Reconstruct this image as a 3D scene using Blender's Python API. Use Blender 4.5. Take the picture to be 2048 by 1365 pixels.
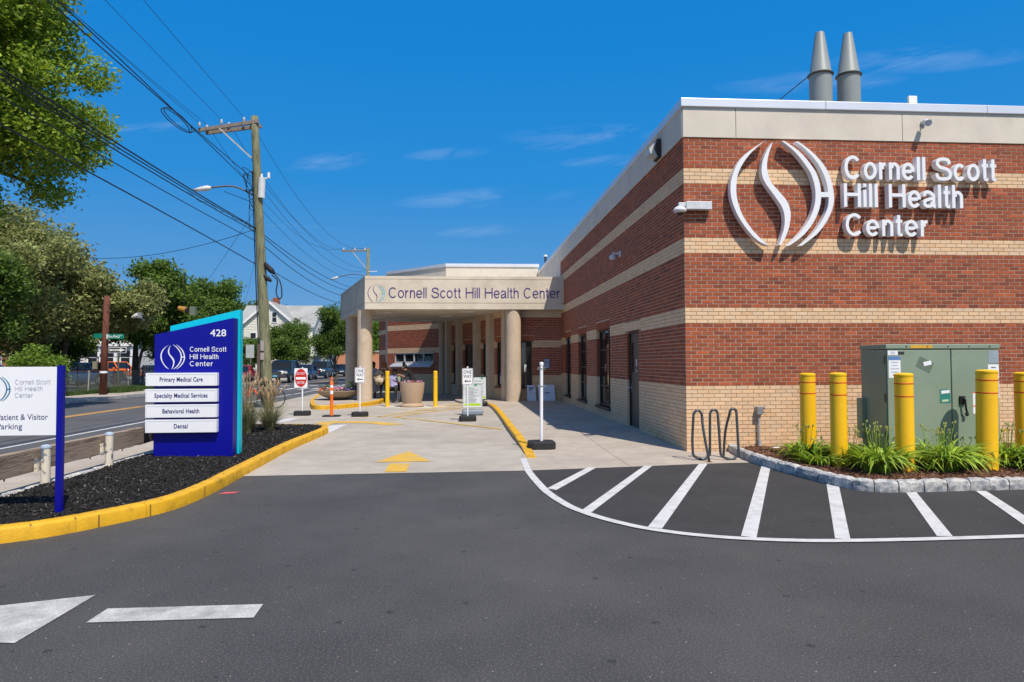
import bpy, math, random
import numpy as np
from mathutils import Vector, Matrix, noise as mnoise
SC = bpy.context.scene
for o_ in list(bpy.data.objects): bpy.data.objects.remove(o_)
COL = SC.collection
R_ = math.radians
# ---------------------------------------------------------------- camera
F_PX, CXP, CYP = 1365.0, 1024.0, 682.5
yaw = -math.atan(99 / F_PX); pitch = math.atan(42.5 / F_PX * math.cos(yaw)); roll = 0.004
fw = Vector((-math.sin(yaw) * math.cos(pitch), math.cos(yaw) * math.cos(pitch), math.sin(pitch)))
rt = Vector((math.cos(yaw), math.sin(yaw), 0)); up = rt.cross(fw)
c_, s_ = math.cos(roll), math.sin(roll)
rt, up = c_ * rt - s_ * up, s_ * rt + c_ * up
cam = bpy.data.cameras.new('camera'); cam.sensor_width = 36; cam.lens = F_PX / 2048 * 36
cam.clip_start = 0.05; cam.clip_end = 2000
cob = bpy.data.objects.new('camera', cam); COL.objects.link(cob)
m_ = Matrix((rt, up, -fw)).transposed().to_4x4(); m_.translation = Vector((0, 0, 1.6)); cob.matrix_world = m_
SC.camera = cob
# ---------------------------------------------------------------- world, sun, exposure
SUN = Vector((0.2368, -0.4961, 0.8353)).normalized()
W = bpy.data.worlds.new('World'); SC.world = W; W.use_nodes = True
nt = W.node_tree; nt.nodes.clear()
sky = nt.nodes.new('ShaderNodeTexSky'); sky.sky_type = 'NISHITA'; sky.sun_disc = False
sky.sun_elevation = R_(56.65); sky.sun_rotation = R_(154.5); sky.altitude = 0
sky.air_density = 1.0; sky.dust_density = 0.4; sky.ozone_density = 3.0
hs = nt.nodes.new('ShaderNodeHueSaturation'); hs.inputs['Saturation'].default_value = 0.95; hs.inputs['Value'].default_value = 1.0; hs.inputs['Hue'].default_value = 0.5
bg = nt.nodes.new('ShaderNodeBackground'); bg.inputs['Strength'].default_value = 0.125
out = nt.nodes.new('ShaderNodeOutputWorld')
nt.links.new(sky.outputs[0], hs.inputs['Color'])
# thin cirrus: stretched noise on the sky direction
tc = nt.nodes.new('ShaderNodeTexCoord')
sep = nt.nodes.new('ShaderNodeSeparateXYZ'); nt.links.new(tc.outputs['Generated'], sep.inputs[0])
def mth(op, a, b=None, tree=nt):
    n = tree.nodes.new('ShaderNodeMath'); n.operation = op
    for i, v in enumerate((a, b)):
        if v is None: continue
        if isinstance(v, (int, float)): n.inputs[i].default_value = v
        else: tree.links.new(v, n.inputs[i])
    return n.outputs[0]
zz = mth('ADD', mth('MAXIMUM', sep.outputs[2], 0.0), 0.12)
cx_ = mth('DIVIDE', sep.outputs[0], zz); cy_ = mth('DIVIDE', sep.outputs[1], zz)
cmb = nt.nodes.new('ShaderNodeCombineXYZ'); nt.links.new(cx_, cmb.inputs[0]); nt.links.new(cy_, cmb.inputs[1])
mp = nt.nodes.new('ShaderNodeMapping'); mp.inputs['Rotation'].default_value = (0, 0, R_(28)); mp.inputs['Scale'].default_value = (0.55, 2.2, 1)
mp.inputs['Location'].default_value = (3.1, 0.4, 0)
nt.links.new(cmb.outputs[0], mp.inputs[0])
nz = nt.nodes.new('ShaderNodeTexNoise'); nz.inputs['Scale'].default_value = 1.1; nz.inputs['Detail'].default_value = 7; nz.inputs['Roughness'].default_value = 0.55; nz.inputs['Distortion'].default_value = 0.5
nt.links.new(mp.outputs[0], nz.inputs['Vector'])
rp = nt.nodes.new('ShaderNodeValToRGB'); rp.color_ramp.elements[0].position = 0.66; rp.color_ramp.elements[1].position = 0.90
rp.color_ramp.elements[1].color = (0.55, 0.55, 0.55, 1)
nt.links.new(nz.outputs[0], rp.inputs[0])
mx = nt.nodes.new('ShaderNodeMixRGB'); 
# wisps standing in front of the view: direction windows filled with streaky noise
yy = mth('MAXIMUM', sep.outputs[1], 0.02); ra = mth('DIVIDE', sep.outputs[0], yy); rb = mth('DIVIDE', sep.outputs[2], yy)
acc = None
for a0, b0, sa, sb in [(0.1908, 0.3412, 0.0837, 0.0166), (0.153, 0.3224, 0.0377, 0.009), (-0.0216, 0.3071, 0.0404, 0.0104), (-0.1953, 0.2915, 0.0394, 0.0161), (0.0334, 0.2434, 0.0853, 0.0178), (0.0296, 0.1936, 0.0443, 0.0104), (0.217, 0.3009, 0.0457, 0.0106), (0.7195, 0.4685, 0.1071, 0.0237), (0.5332, 0.4281, 0.0961, 0.0202), (-0.4449, 0.3376, 0.0346, 0.0087)]:
    e1 = mth('DIVIDE', mth('SUBTRACT', ra, a0), sa * 1.7); u2 = mth('SUBTRACT', mth('SUBTRACT', rb, b0), mth('MULTIPLY', e1, sb * 0.55)); e2 = mth('DIVIDE', u2, sb * 0.95)
    q_ = mth('MAXIMUM', mth('SUBTRACT', 1.0, mth('ADD', mth('MULTIPLY', e1, e1), mth('MULTIPLY', e2, e2))), 0.0)
    acc = q_ if acc is None else mth('MAXIMUM', acc, q_)
cb2 = nt.nodes.new('ShaderNodeCombineXYZ'); nt.links.new(mth('MULTIPLY', mth('SUBTRACT', ra, mth('MULTIPLY', rb, -0.6)), 5.0), cb2.inputs[0]); nt.links.new(mth('MULTIPLY', mth('SUBTRACT', rb, mth('MULTIPLY', ra, 0.22)), 26.0), cb2.inputs[1])
n5 = nt.nodes.new('ShaderNodeTexNoise'); n5.inputs['Scale'].default_value = 1.3; n5.inputs['Detail'].default_value = 8; n5.inputs['Roughness'].default_value = 0.6; n5.inputs['Distortion'].default_value = 0.9
nt.links.new(cb2.outputs[0], n5.inputs['Vector'])
wsp = mth('MULTIPLY', mth('MULTIPLY', acc, mth('MAXIMUM', mth('MULTIPLY', mth('SUBTRACT', n5.outputs[0], 0.40), 2.6), 0.0)), 0.42)
rpo = mth('MINIMUM', mth('ADD', rp.outputs[0], wsp), 0.8)
sr = nt.nodes.new('ShaderNodeValToRGB'); e_ = sr.color_ramp.elements
e_[0].position = 0.0; e_[0].color = (0.150, 0.290, 0.50, 1); e_[1].position = 0.9; e_[1].color = (0.001, 0.138, 0.47, 1)
for p_, c3 in ((0.10, (0.075, 0.255, 0.53, 1)), (0.25, (0.012, 0.212, 0.56, 1)), (0.42, (0.001, 0.185, 0.55, 1))):
    k_ = e_.new(p_); k_.color = c3
nt.links.new(mth('MAXIMUM', sep.outputs[2], 0.0), sr.inputs[0])
sm = nt.nodes.new('ShaderNodeMixRGB'); sm.blend_type = 'MULTIPLY'; sm.inputs[0].default_value = 1; nt.links.new(sr.outputs[0], sm.inputs[1]); sm.inputs[2].default_value = (8.7, 8.7, 8.7, 1)
# the deep blue holds away from the sun; around the sun the physical sky's pale aureole takes over
dt_ = nt.nodes.new('ShaderNodeVectorMath'); dt_.operation = 'DOT_PRODUCT'; nt.links.new(tc.outputs['Generated'], dt_.inputs[0]); dt_.inputs[1].default_value = tuple(SUN)
mr_ = nt.nodes.new('ShaderNodeMapRange'); mr_.interpolation_type = 'SMOOTHSTEP'; mr_.inputs['From Min'].default_value = 0.15; mr_.inputs['From Max'].default_value = 0.95; mr_.inputs['To Min'].default_value = 0.95; mr_.inputs['To Max'].default_value = 0.15
nt.links.new(dt_.outputs['Value'], mr_.inputs['Value'])
s2 = nt.nodes.new('ShaderNodeMixRGB'); nt.links.new(mr_.outputs[0], s2.inputs[0]); nt.links.new(hs.outputs[0], s2.inputs[1]); nt.links.new(sm.outputs[0], s2.inputs[2])
nt.links.new(rpo, mx.inputs[0]); nt.links.new(s2.outputs[0], mx.inputs[1]); mx.inputs[2].default_value = (2.9, 4.1, 6.2, 1)
nt.links.new(mx.outputs[0], bg.inputs['Color']); nt.links.new(bg.outputs[0], out.inputs[0])
sl = bpy.data.lights.new('sun', 'SUN'); sl.energy = 4.6; sl.angle = R_(0.53); sl.color = (1.0, 0.91, 0.78)
so = bpy.data.objects.new('sun', sl); COL.objects.link(so); so.rotation_euler = SUN.to_track_quat('Z', 'Y').to_euler(); so.location = (5, -10, 30)
vs = SC.view_settings; vs.view_transform = 'Standard'; vs.look = 'None'; vs.gamma = 1; vs.exposure = 0.17; vs.use_curve_mapping = False

# ---------------------------------------------------------------- materials
MATS = {}
def mat(name, col, rough=0.7, var=0.12, scale=6.0, bump=0.0, bscale=60.0, metal=0.0, spec=0.4, rnd=0.0, stain=None, sscale=0.8, samt=0.5, trans=0.0, coat=0.0, speck=None, detail=6, smin=0.45, smax=0.7):
    """procedural material: base colour with noise variation, optional stains, random value per piece, grain bump"""
    if name in MATS: return MATS[name]
    m = bpy.data.materials.new(name); m.use_nodes = True; t = m.node_tree; N = t.nodes; Lk = t.links
    b = N['Principled BSDF']; b.inputs['Roughness'].default_value = rough; b.inputs['Metallic'].default_value = metal
    b.inputs['Specular IOR Level'].default_value = spec
    if coat: b.inputs['Coat Weight'].default_value = coat; b.inputs['Coat Roughness'].default_value = 0.08
    g = N.new('ShaderNodeNewGeometry')
    n1 = N.new('ShaderNodeTexNoise'); n1.inputs['Scale'].default_value = scale; n1.inputs['Detail'].default_value = detail; n1.inputs['Roughness'].default_value = 0.6
    Lk.new(g.outputs['Position'], n1.inputs['Vector'])
    mr = N.new('ShaderNodeMapRange'); mr.inputs['From Min'].default_value = 0.3; mr.inputs['From Max'].default_value = 0.7
    mr.inputs['To Min'].default_value = 1 - var; mr.inputs['To Max'].default_value = 1 + var
    Lk.new(n1.outputs[0], mr.inputs['Value'])
    cur = mr.outputs[0]
    if rnd:
        oi = N.new('ShaderNodeObjectInfo')
        ad = mth('FRACT', mth('ADD', g.outputs['Random Per Island'], mth('MULTIPLY', oi.outputs['Random'], 7.31, t), t), None, t)
        r2 = N.new('ShaderNodeMapRange'); r2.inputs['To Min'].default_value = 1 - rnd; r2.inputs['To Max'].default_value = 1 + rnd
        Lk.new(ad, r2.inputs['Value']); cur = mth('MULTIPLY', cur, r2.outputs[0], t)
    mu = N.new('ShaderNodeMixRGB'); mu.blend_type = 'MULTIPLY'; mu.inputs[0].default_value = 1
    cc = N.new('ShaderNodeCombineXYZ')
    for i in range(3): Lk.new(cur, cc.inputs[i])
    mu.inputs[1].default_value = (*col, 1); Lk.new(cc.outputs[0], mu.inputs[2]); colr = mu.outputs[0]
    if rnd and name in HUES:
        mh = N.new('ShaderNodeMixRGB'); rr = N.new('ShaderNodeValToRGB')
        rr.color_ramp.interpolation = 'CONSTANT'; e = rr.color_ramp.elements
        hs_ = HUES[name]; e[0].color = (*hs_[0][1], 1); e[0].position = 0; e[1].position = hs_[1][0]; e[1].color = (*hs_[1][1], 1)
        for p_, c2 in hs_[2:]:
            k = e.new(p_); k.color = (*c2, 1)
        Lk.new(mth('FRACT', mth('MULTIPLY', ad, 37.7, t), None, t), rr.inputs[0])
        mh.blend_type = 'MULTIPLY'; mh.inputs[0].default_value = 1; Lk.new(colr, mh.inputs[1]); Lk.new(rr.outputs[0], mh.inputs[2]); colr = mh.outputs[0]
    if stain:
        n2 = N.new('ShaderNodeTexNoise'); n2.inputs['Scale'].default_value = sscale; n2.inputs['Detail'].default_value = 8; n2.inputs['Roughness'].default_value = 0.65
        Lk.new(g.outputs['Position'], n2.inputs['Vector'])
        m2 = N.new('ShaderNodeMapRange'); m2.inputs['From Min'].default_value = smin; m2.inputs['From Max'].default_value = smax; m2.inputs['To Max'].default_value = samt
        Lk.new(n2.outputs[0], m2.inputs['Value'])
        ms = N.new('ShaderNodeMixRGB'); Lk.new(m2.outputs[0], ms.inputs[0]); Lk.new(colr, ms.inputs[1]); ms.inputs[2].default_value = (*stain, 1); colr = ms.outputs[0]
    if speck:
        for (sc_, th, amt, c3) in speck:
            v = N.new('ShaderNodeTexVoronoi'); v.voronoi_dimensions = '3D' if 'bollard' in name else '2D'; v.inputs['Scale'].default_value = sc_; Lk.new(g.outputs['Position'], v.inputs['Vector'])
            m3 = N.new('ShaderNodeMapRange'); m3.inputs['From Min'].default_value = th; m3.inputs['From Max'].default_value = th * 0.6
            m3.inputs['To Max'].default_value = amt
            Lk.new(v.outputs['Distance'], m3.inputs['Value'])
            ms = N.new('ShaderNodeMixRGB'); Lk.new(m3.outputs[0], ms.inputs[0]); Lk.new(colr, ms.inputs[1]); ms.inputs[2].default_value = (*c3, 1); colr = ms.outputs[0]
    Lk.new(colr, b.inputs['Base Color'])
    if bump:
        n3 = N.new('ShaderNodeTexNoise'); n3.inputs['Scale'].default_value = bscale; n3.inputs['Detail'].default_value = 4
        Lk.new(g.outputs['Position'], n3.inputs['Vector'])
        bp = N.new('ShaderNodeBump'); bp.inputs['Strength'].default_value = min(1, bump); bp.inputs['Distance'].default_value = 0.01
        Lk.new(n3.outputs[0], bp.inputs['Height']); Lk.new(bp.outputs[0], b.inputs['Normal'])
    if trans:
        tr = N.new('ShaderNodeBsdfTranslucent'); Lk.new(colr, tr.inputs[0]); mxs = N.new('ShaderNodeMixShader'); mxs.inputs[0].default_value = trans
        Lk.new(b.outputs[0], mxs.inputs[1]); Lk.new(tr.outputs[0], mxs.inputs[2]); Lk.new(mxs.outputs[0], N['Material Output'].inputs[0])
    MATS[name] = m
    return m
HUES = {'red brick': [(0, (1, 1, 1)), (0.45, (1.12, 1.02, 0.92)), (0.62, (0.82, 0.78, 0.82)), (0.74, (1.28, 1.2, 1.05)), (0.84, (0.9, 0.95, 1.0)), (0.95, (0.68, 0.7, 0.78))],
        'buff brick': [(0, (1, 1, 1)), (0.5, (1.05, 1.0, 0.95)), (0.8, (1.0, 1.03, 1.08)), (0.93, (0.95, 0.88, 0.8))]}
asphalt = mat('asphalt', (0.060, 0.0595, 0.061), 0.82, 0.20, 0.9, 0.9, 190, spec=0.5, stain=(0.100, 0.096, 0.093), sscale=0.28, samt=0.9,
              speck=[(1.15, 0.035, 0.8, (0.02, 0.02, 0.022)), (1.9, 0.026, 0.7, (0.022, 0.022, 0.022)), (38, 0.20, 0.6, (0.17, 0.165, 0.16)), (55, 0.24, 0.6, (0.022, 0.022, 0.023)), (2.6, 0.013, 0.9, (0.45, 0.44, 0.42)), (1.3, 0.01, 0.8, (0.3, 0.18, 0.08))])
seal = mat('fresh asphalt', (0.036, 0.035, 0.036), 0.85, 0.16, 2.0, 0.9, 190, spec=0.45, stain=(0.050, 0.049, 0.050), sscale=0.7, samt=0.8,
           speck=[(1.4, 0.04, 0.7, (0.018, 0.018, 0.018)), (50, 0.18, 0.4, (0.12, 0.12, 0.12)), (2.4, 0.016, 0.9, (0.4, 0.4, 0.38))])
roadm = mat('worn road', (0.098, 0.098, 0.103), 0.85, 0.14, 0.9, 0.5, 120, stain=(0.065, 0.065, 0.07), sscale=0.25, samt=0.6)
conc = mat('driveway concrete', (0.405, 0.37, 0.32), 0.88, 0.12, 2.6, 0.5, 90, stain=(0.30, 0.27, 0.235), sscale=0.45, samt=0.85,
           speck=[(1.7, 0.028, 0.7, (0.12, 0.10, 0.085)), (3.7, 0.03, 0.45, (0.18, 0.16, 0.13))])
walkc = mat('sidewalk concrete', (0.415, 0.365, 0.31), 0.9, 0.10, 3.4, 0.5, 90, stain=(0.27, 0.235, 0.20), sscale=0.8, samt=0.6,
            speck=[(2.1, 0.035, 0.75, (0.13, 0.10, 0.085)), (4.6, 0.035, 0.45, (0.18, 0.15, 0.12))])
stucco = mat('stucco', (0.66, 0.60, 0.51), 0.92, 0.05, 2.0, 0.35, 140, stain=(0.44, 0.39, 0.33), sscale=1.2, samt=0.35)
precast = mat('precast concrete', (0.66, 0.585, 0.48), 0.9, 0.06, 3.0, 0.5, 110, stain=(0.45, 0.38, 0.30), sscale=0.9, samt=0.6)
colm = mat('exposed aggregate', (0.57, 0.46, 0.345), 0.92, 0.08, 5.0, 0.8, 150, stain=(0.36, 0.29, 0.22), sscale=1.6, samt=0.4)
redb = mat('red brick', (0.318, 0.081, 0.031), 0.85, 0.12, 30, 0.5, 120, rnd=0.16)
creamb = mat('buff brick', (0.72, 0.50, 0.31), 0.8, 0.06, 30, 0.35, 120, rnd=0.07)
mort_r = mat('pale mortar', (0.50, 0.37, 0.295), 0.95, 0.12, 8, 0.4, 150)
mort_c = mat('brown mortar', (0.27, 0.205, 0.145), 0.95, 0.12, 8, 0.4, 150)
alum = mat('white aluminium coping', (0.74, 0.76, 0.80), 0.38, 0.03, 2, metal=0.35, spec=0.5)
darkmetal = mat('bronze metal', (0.035, 0.03, 0.028), 0.5, 0.1, 5, spec=0.4)
greymetal = mat('grey metal', (0.30, 0.32, 0.33), 0.5, 0.08, 6, metal=0.4)
galv = mat('galvanised steel', (0.26, 0.27, 0.28), 0.42, 0.1, 12, metal=0.7)
glass = mat('dark window glass', (0.012, 0.014, 0.016), 0.03, 0.02, 1, spec=1.0)
whitem = mat('white paint', (0.76, 0.77, 0.80), 0.45, 0.03, 4, spec=0.4)
signwhite = mat('sign white', (0.80, 0.81, 0.84), 0.4, 0.015, 3)
roadwhite = mat('white road paint', (0.57, 0.57, 0.575), 0.8, 0.09, 7, 0.5, 150, stain=(0.30, 0.30, 0.30), sscale=6.0, samt=0.6, smin=0.48, smax=0.75, speck=[(28, .12, .5, (.25, .25, .25))])
wornwhite = mat('worn white road paint', (0.50, 0.50, 0.49), 0.85, 0.16, 9, 0.6, 150, stain=(0.22, 0.22, 0.22), sscale=4.0, samt=0.75, smin=0.42, smax=0.66, speck=[(46, 0.22, 0.5, (0.16, 0.16, 0.16))])
roadyel = mat('yellow road paint', (0.62, 0.38, 0.055), 0.85, 0.08, 5, 0.5, 150, stain=(0.45, 0.33, 0.16), sscale=3.5, samt=0.8, smin=0.48, smax=0.68)
kerbyel = mat('yellow kerb paint', (0.68, 0.375, 0.014), 0.6, 0.14, 6, 0.6, 90, stain=(0.26, 0.14, 0.02), sscale=3.6, samt=0.85, smin=0.54, smax=0.70, speck=[(7, .09, .8, (.10, .06, .02)), (1.9, .045, .8, (.05, .04, .03))])
bolyel = mat('yellow bollard plastic', (0.90, 0.51, 0.008), 0.42, 0.05, 5, 0.2, 60, spec=0.5, stain=(0.70, 0.40, 0.01), sscale=5, samt=.5, smin=.5, smax=.75, speck=[(9, .05, .7, (.2, .15, .05))])
redst = mat('red stripe', (0.62, 0.05, 0.01), 0.5, 0.05)
blue = mat('royal blue panel', (0.001, 0.002, 0.26), 0.42, 0.02, 2, spec=0.35)
cyan = mat('cyan panel', (0.0, 0.52, 0.66), 0.42, 0.02, 2, spec=0.35)
navy = mat('navy lettering', (0.015, 0.015, 0.16), 0.5, 0.02)
purple = mat('purple lettering', (0.06, 0.035, 0.19), 0.5, 0.02)
teal = mat('teal lettering', (0.12, 0.52, 0.68), 0.5, 0.02)
tealdk = mat('dark teal lettering', (0.01, 0.17, 0.30), 0.5, 0.02)
greyt = mat('faded grey lettering', (0.36, 0.38, 0.46), 0.6, 0.25, 60)
black = mat('black rubber', (0.022, 0.022, 0.024), 0.8, 0.2, 20, 0.6, 80)
blackp = mat('black paint', (0.012, 0.012, 0.013), 0.5, 0.05)
txgreen = mat('utility green paint', (0.235, 0.30, 0.225), 0.5, 0.05, 3, 0.1, 60, spec=0.4, stain=(0.19, 0.25, 0.19), sscale=2.0, samt=0.4)
redm = mat('sign red', (0.50, 0.012, 0.012), 0.45, 0.03)
orange = mat('orange plastic', (0.95, 0.16, 0.01), 0.5, 0.04)
limeg = mat('lime green print', (0.42, 0.62, 0.02), 0.6, 0.02)
greenp = mat('green print', (0.03, 0.33, 0.08), 0.6, 0.02)
mulch = mat('black mulch', (0.016, 0.015, 0.015), 0.95, 0.5, 26, 1.0, 60, rnd=0.5)
mulchg = mat('grey wood chip', (0.13, 0.12, 0.11), 0.95, 0.3, 26, 0.5, 60, rnd=0.6)
bmulch = mat('brown mulch', (0.14, 0.065, 0.038), 0.95, 0.5, 22, 1.0, 60, rnd=0.5)
granite = mat('granite', (0.47, 0.46, 0.44), 0.9, 0.28, 22, 1.0, 22, stain=(0.20, 0.215, 0.25), sscale=9, samt=0.8, smin=0.48, smax=0.60, rnd=0.16)
timber = mat('weathered timber', (0.36, 0.28, 0.21), 0.9, 0.4, 5, 0.7, 40, stain=(0.10, 0.065, 0.045), sscale=5, samt=0.8, smin=0.48, smax=0.62)
polew = mat('treated pine', (0.19, 0.195, 0.115), 0.95, 0.4, 16, 0.9, 60, stain=(0.08, 0.068, 0.04), sscale=10, samt=0.7, smin=0.5, smax=0.65)
greywood = mat('grey timber', (0.22, 0.19, 0.165), 0.9, 0.25, 10, 0.6, 60)
brownwood = mat('brown timber', (0.13, 0.045, 0.028), 0.9, 0.25, 10, 0.6, 60)
cable = mat('black cable', (0.010, 0.010, 0.013), 0.6, 0.1)
grassm = mat('grass', (0.060, 0.105, 0.026), 0.9, 0.4, 1.5, rnd=0.4, trans=0.25)

# ---------------------------------------------------------------- mesh helpers
def tag(o, label=None, cat=None, group=None, kind=None):
    if label: o['label'] = label
    if cat: o['category'] = cat
    if group: o['group'] = group
    if kind: o['kind'] = kind
    return o
def thing(name, label, cat, loc=(0, 0, 0), group=None):
    o = bpy.data.objects.new(name, None); COL.objects.link(o); o.location = loc; o.empty_display_size = 0.1
    return tag(o, label, cat, group)
class MB:
    def __init__(s): s.v = []; s.f = []; s.mi = []; s.m = 0
    def add(s, vs, fs, m=None):
        b = len(s.v); s.v.extend([tuple(p) for p in vs]); k = s.m if m is None else m
        for f in fs: s.f.append([b + i for i in f]); s.mi.append(k)
        return s
    def box(s, x0, x1, y0, y1, z0, z1, m=None):
        return s.add([(x0, y0, z0), (x1, y0, z0), (x1, y1, z0), (x0, y1, z0), (x0, y0, z1), (x1, y0, z1), (x1, y1, z1), (x0, y1, z1)],
                     [(0, 3, 2, 1), (4, 5, 6, 7), (0, 1, 5, 4), (1, 2, 6, 5), (2, 3, 7, 6), (3, 0, 4, 7)], m)
    def obox(s, c, u, v, w, m=None):
        """box centred at c with half-vectors u, v, w"""
        c, u, v, w = Vector(c), Vector(u), Vector(v), Vector(w)
        P = [c + a * u + b * v + d * w for d in (-1, 1) for a, b in ((-1, -1), (1, -1), (1, 1), (-1, 1))]
        return s.add(P, [(0, 3, 2, 1), (4, 5, 6, 7), (0, 1, 5, 4), (1, 2, 6, 5), (2, 3, 7, 6), (3, 0, 4, 7)], m)
    def beam(s, p0, p1, w, h, m=None, upv=(0, 0, 1)):
        p0, p1 = Vector(p0), Vector(p1); d = (p1 - p0); a = d.cross(Vector(upv))
        if a.length < 1e-6: a = Vector((1, 0, 0))
        a.normalize(); b = a.cross(d).normalized()
        return s.obox((p0 + p1) / 2, d / 2, a * w / 2, b * h / 2, m)
    def prism(s, poly, z0, z1, m=None):
        n = len(poly); vs = [(x, y, z0) for x, y in poly] + [(x, y, z1) for x, y in poly]
        return s.add(vs, [list(range(n))[::-1], list(range(n, 2 * n))] + [(i, (i + 1) % n, n + (i + 1) % n, n + i) for i in range(n)], m)
    def extr(s, pts3, dv, m=None, cap=True):
        n = len(pts3); dv = Vector(dv); vs = [tuple(p) for p in pts3] + [tuple(Vector(p) + dv) for p in pts3]
        return s.add(vs, ([list(range(n)), list(range(n, 2 * n))[::-1]] if cap else []) + [(i, n + i, n + (i + 1) % n, (i + 1) % n) for i in range(n)], m)
    def tube(s, pts, r, n=8, m=None, caps=True):
        pts = [Vector(p) for p in pts]; K = len(pts); rr = r if isinstance(r, (list, tuple)) else [r] * K
        prev = None; rings = []
        for i, p in enumerate(pts):
            d = (pts[min(i + 1, K - 1)] - pts[max(i - 1, 0)])
            d = d.normalized() if d.length > 1e-9 else Vector((0, 0, 1))
            if prev is None:
                a = d.orthogonal().normalized()
            else:
                a = (prev - d * prev.dot(d)); a = a.normalized() if a.length > 1e-6 else d.orthogonal().normalized()
            prev = a; b = d.cross(a)
            rings.append([p + rr[i] * (math.cos(2 * math.pi * k / n) * a + math.sin(2 * math.pi * k / n) * b) for k in range(n)])
        vs = [q for ring in rings for q in ring]; fs = []
        for i in range(K - 1):
            for k in range(n): fs.append((i * n + k, i * n + (k + 1) % n, (i + 1) * n + (k + 1) % n, (i + 1) * n + k))
        if caps: fs.append(list(range(n))[::-1]); fs.append([(K - 1) * n + k for k in range(n)])
        return s.add(vs, fs, m)
    def cyl(s, p0, p1, r0, r1=None, n=16, m=None, caps=True): return s.tube([p0, p1], [r0, r0 if r1 is None else r1], n, m, caps)
    def lathe(s, c, prof, n=24, m=None, sx=1.0, sy=1.0):
        vs = []; fs = []; K = len(prof)
        for r, z in prof:
            for k in range(n): vs.append((c[0] + sx * r * math.cos(2 * math.pi * k / n), c[1] + sy * r * math.sin(2 * math.pi * k / n), c[2] + z))
        for i in range(K - 1):
            for k in range(n): fs.append((i * n + k, i * n + (k + 1) % n, (i + 1) * n + (k + 1) % n, (i + 1) * n + k))
        fs.append(list(range(n))[::-1]); fs.append([(K - 1) * n + k for k in range(n)])
        return s.add(vs, fs, m)
    def loft(s, rings, m=None, caps=True):
        n = len(rings[0]); vs = [q for r in rings for q in r]; fs = []
        for i in range(len(rings) - 1):
            for k in range(n): fs.append((i * n + k, i * n + (k + 1) % n, (i + 1) * n + (k + 1) % n, (i + 1) * n + k))
        if caps: fs.append(list(range(n))[::-1]); fs.append([(len(rings) - 1) * n + k for k in range(n)])
        return s.add(vs, fs, m)
    def blob(s, c, rx, ry, rz, m=None, n=8, k=5, jit=0.0, rng=random):
        prof = [(math.sin(math.pi * (i + .5) / k), -math.cos(math.pi * (i + .5) / k)) for i in range(k)]
        vs = []; fs = []
        for r, z in prof:
            for q in range(n):
                j = 1 + jit * rng.uniform(-1, 1)
                vs.append((c[0] + rx * r * j * math.cos(2 * math.pi * q / n), c[1] + ry * r * j * math.sin(2 * math.pi * q / n), c[2] + rz * z * j))
        for i in range(k - 1):
            for q in range(n): fs.append((i * n + q, i * n + (q + 1) % n, (i + 1) * n + (q + 1) % n, (i + 1) * n + q))
        fs.append(list(range(n))[::-1]); fs.append([(k - 1) * n + q for q in range(n)])
        return s.add(vs, fs, m)
    def build(s, name, mats, parent=None, smooth=False, bevel=0.0, level=1, kind=None, label=None):
        me = bpy.data.meshes.new(name); me.from_pydata(s.v, [], s.f)
        ml = mats if isinstance(mats, (list, tuple)) else [mats]
        for m in ml: me.materials.append(m)
        if len(ml) > 1: me.polygons.foreach_set('material_index', np.array(s.mi, dtype=np.int32))
        if smooth:
            me.polygons.foreach_set('use_smooth', np.ones(len(me.polygons), dtype=bool))
        me.update()
        o = bpy.data.objects.new(name, me); COL.objects.link(o)
        if smooth and smooth != 'all':
            try: me.set_sharp_from_angle(angle=R_(smooth if isinstance(smooth, (int, float)) and smooth > 1 else 40))
            except Exception: pass
        if bevel:
            bm = o.modifiers.new('edge', 'BEVEL'); bm.width = bevel; bm.segments = 2; bm.limit_method = 'ANGLE'; bm.angle_limit = R_(40)
        if parent is not None: setpar(o, parent)
        if kind: o['kind'] = kind
        if label: o['label'] = label
        return o
def setpar(o, parent):
    o.parent = parent
    if parent.parent is None and parent.type == 'EMPTY': o.matrix_parent_inverse = Matrix.Translation(-Vector(parent.location))
def np_mesh(name, V, Q, mats, parent=None, mi=None, kind=None, smooth=False):
    """mesh from numpy vertices and faces (all with the same vertex count)"""
    me = bpy.data.meshes.new(name); k = Q.shape[1]
    me.vertices.add(len(V)); me.vertices.foreach_set('co', np.ascontiguousarray(V, dtype=np.float32).ravel())
    me.loops.add(Q.size); me.loops.foreach_set('vertex_index', np.ascontiguousarray(Q, dtype=np.int32).ravel())
    me.polygons.add(len(Q)); me.polygons.foreach_set('loop_start', np.arange(len(Q), dtype=np.int32) * k)
    me.polygons.foreach_set('loop_total', np.full(len(Q), k, dtype=np.int32))
    ml = mats if isinstance(mats, (list, tuple)) else [mats]
    for m in ml: me.materials.append(m)
    if mi is not None: me.polygons.foreach_set('material_index', np.ascontiguousarray(mi, dtype=np.int32))
    me.polygons.foreach_set('use_smooth', np.full(len(Q), bool(smooth)))
    me.update(calc_edges=True)
    o = bpy.data.objects.new(name, me); COL.objects.link(o)
    if parent is not None: setpar(o, parent)
    if kind: o['kind'] = kind
    return o
def struct(name, mb, m, **k):
    o = mb.build(name, m, **k); o['kind'] = 'structure'; return o
def copy_tree(o, parent=None):
    c = o.copy(); COL.objects.link(c)
    if parent is not None:
        c.parent = parent; c.matrix_parent_inverse = o.matrix_parent_inverse.copy()
    for ch in [x for x in bpy.data.objects if x.parent == o]: copy_tree(ch, c)
    return c
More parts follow.
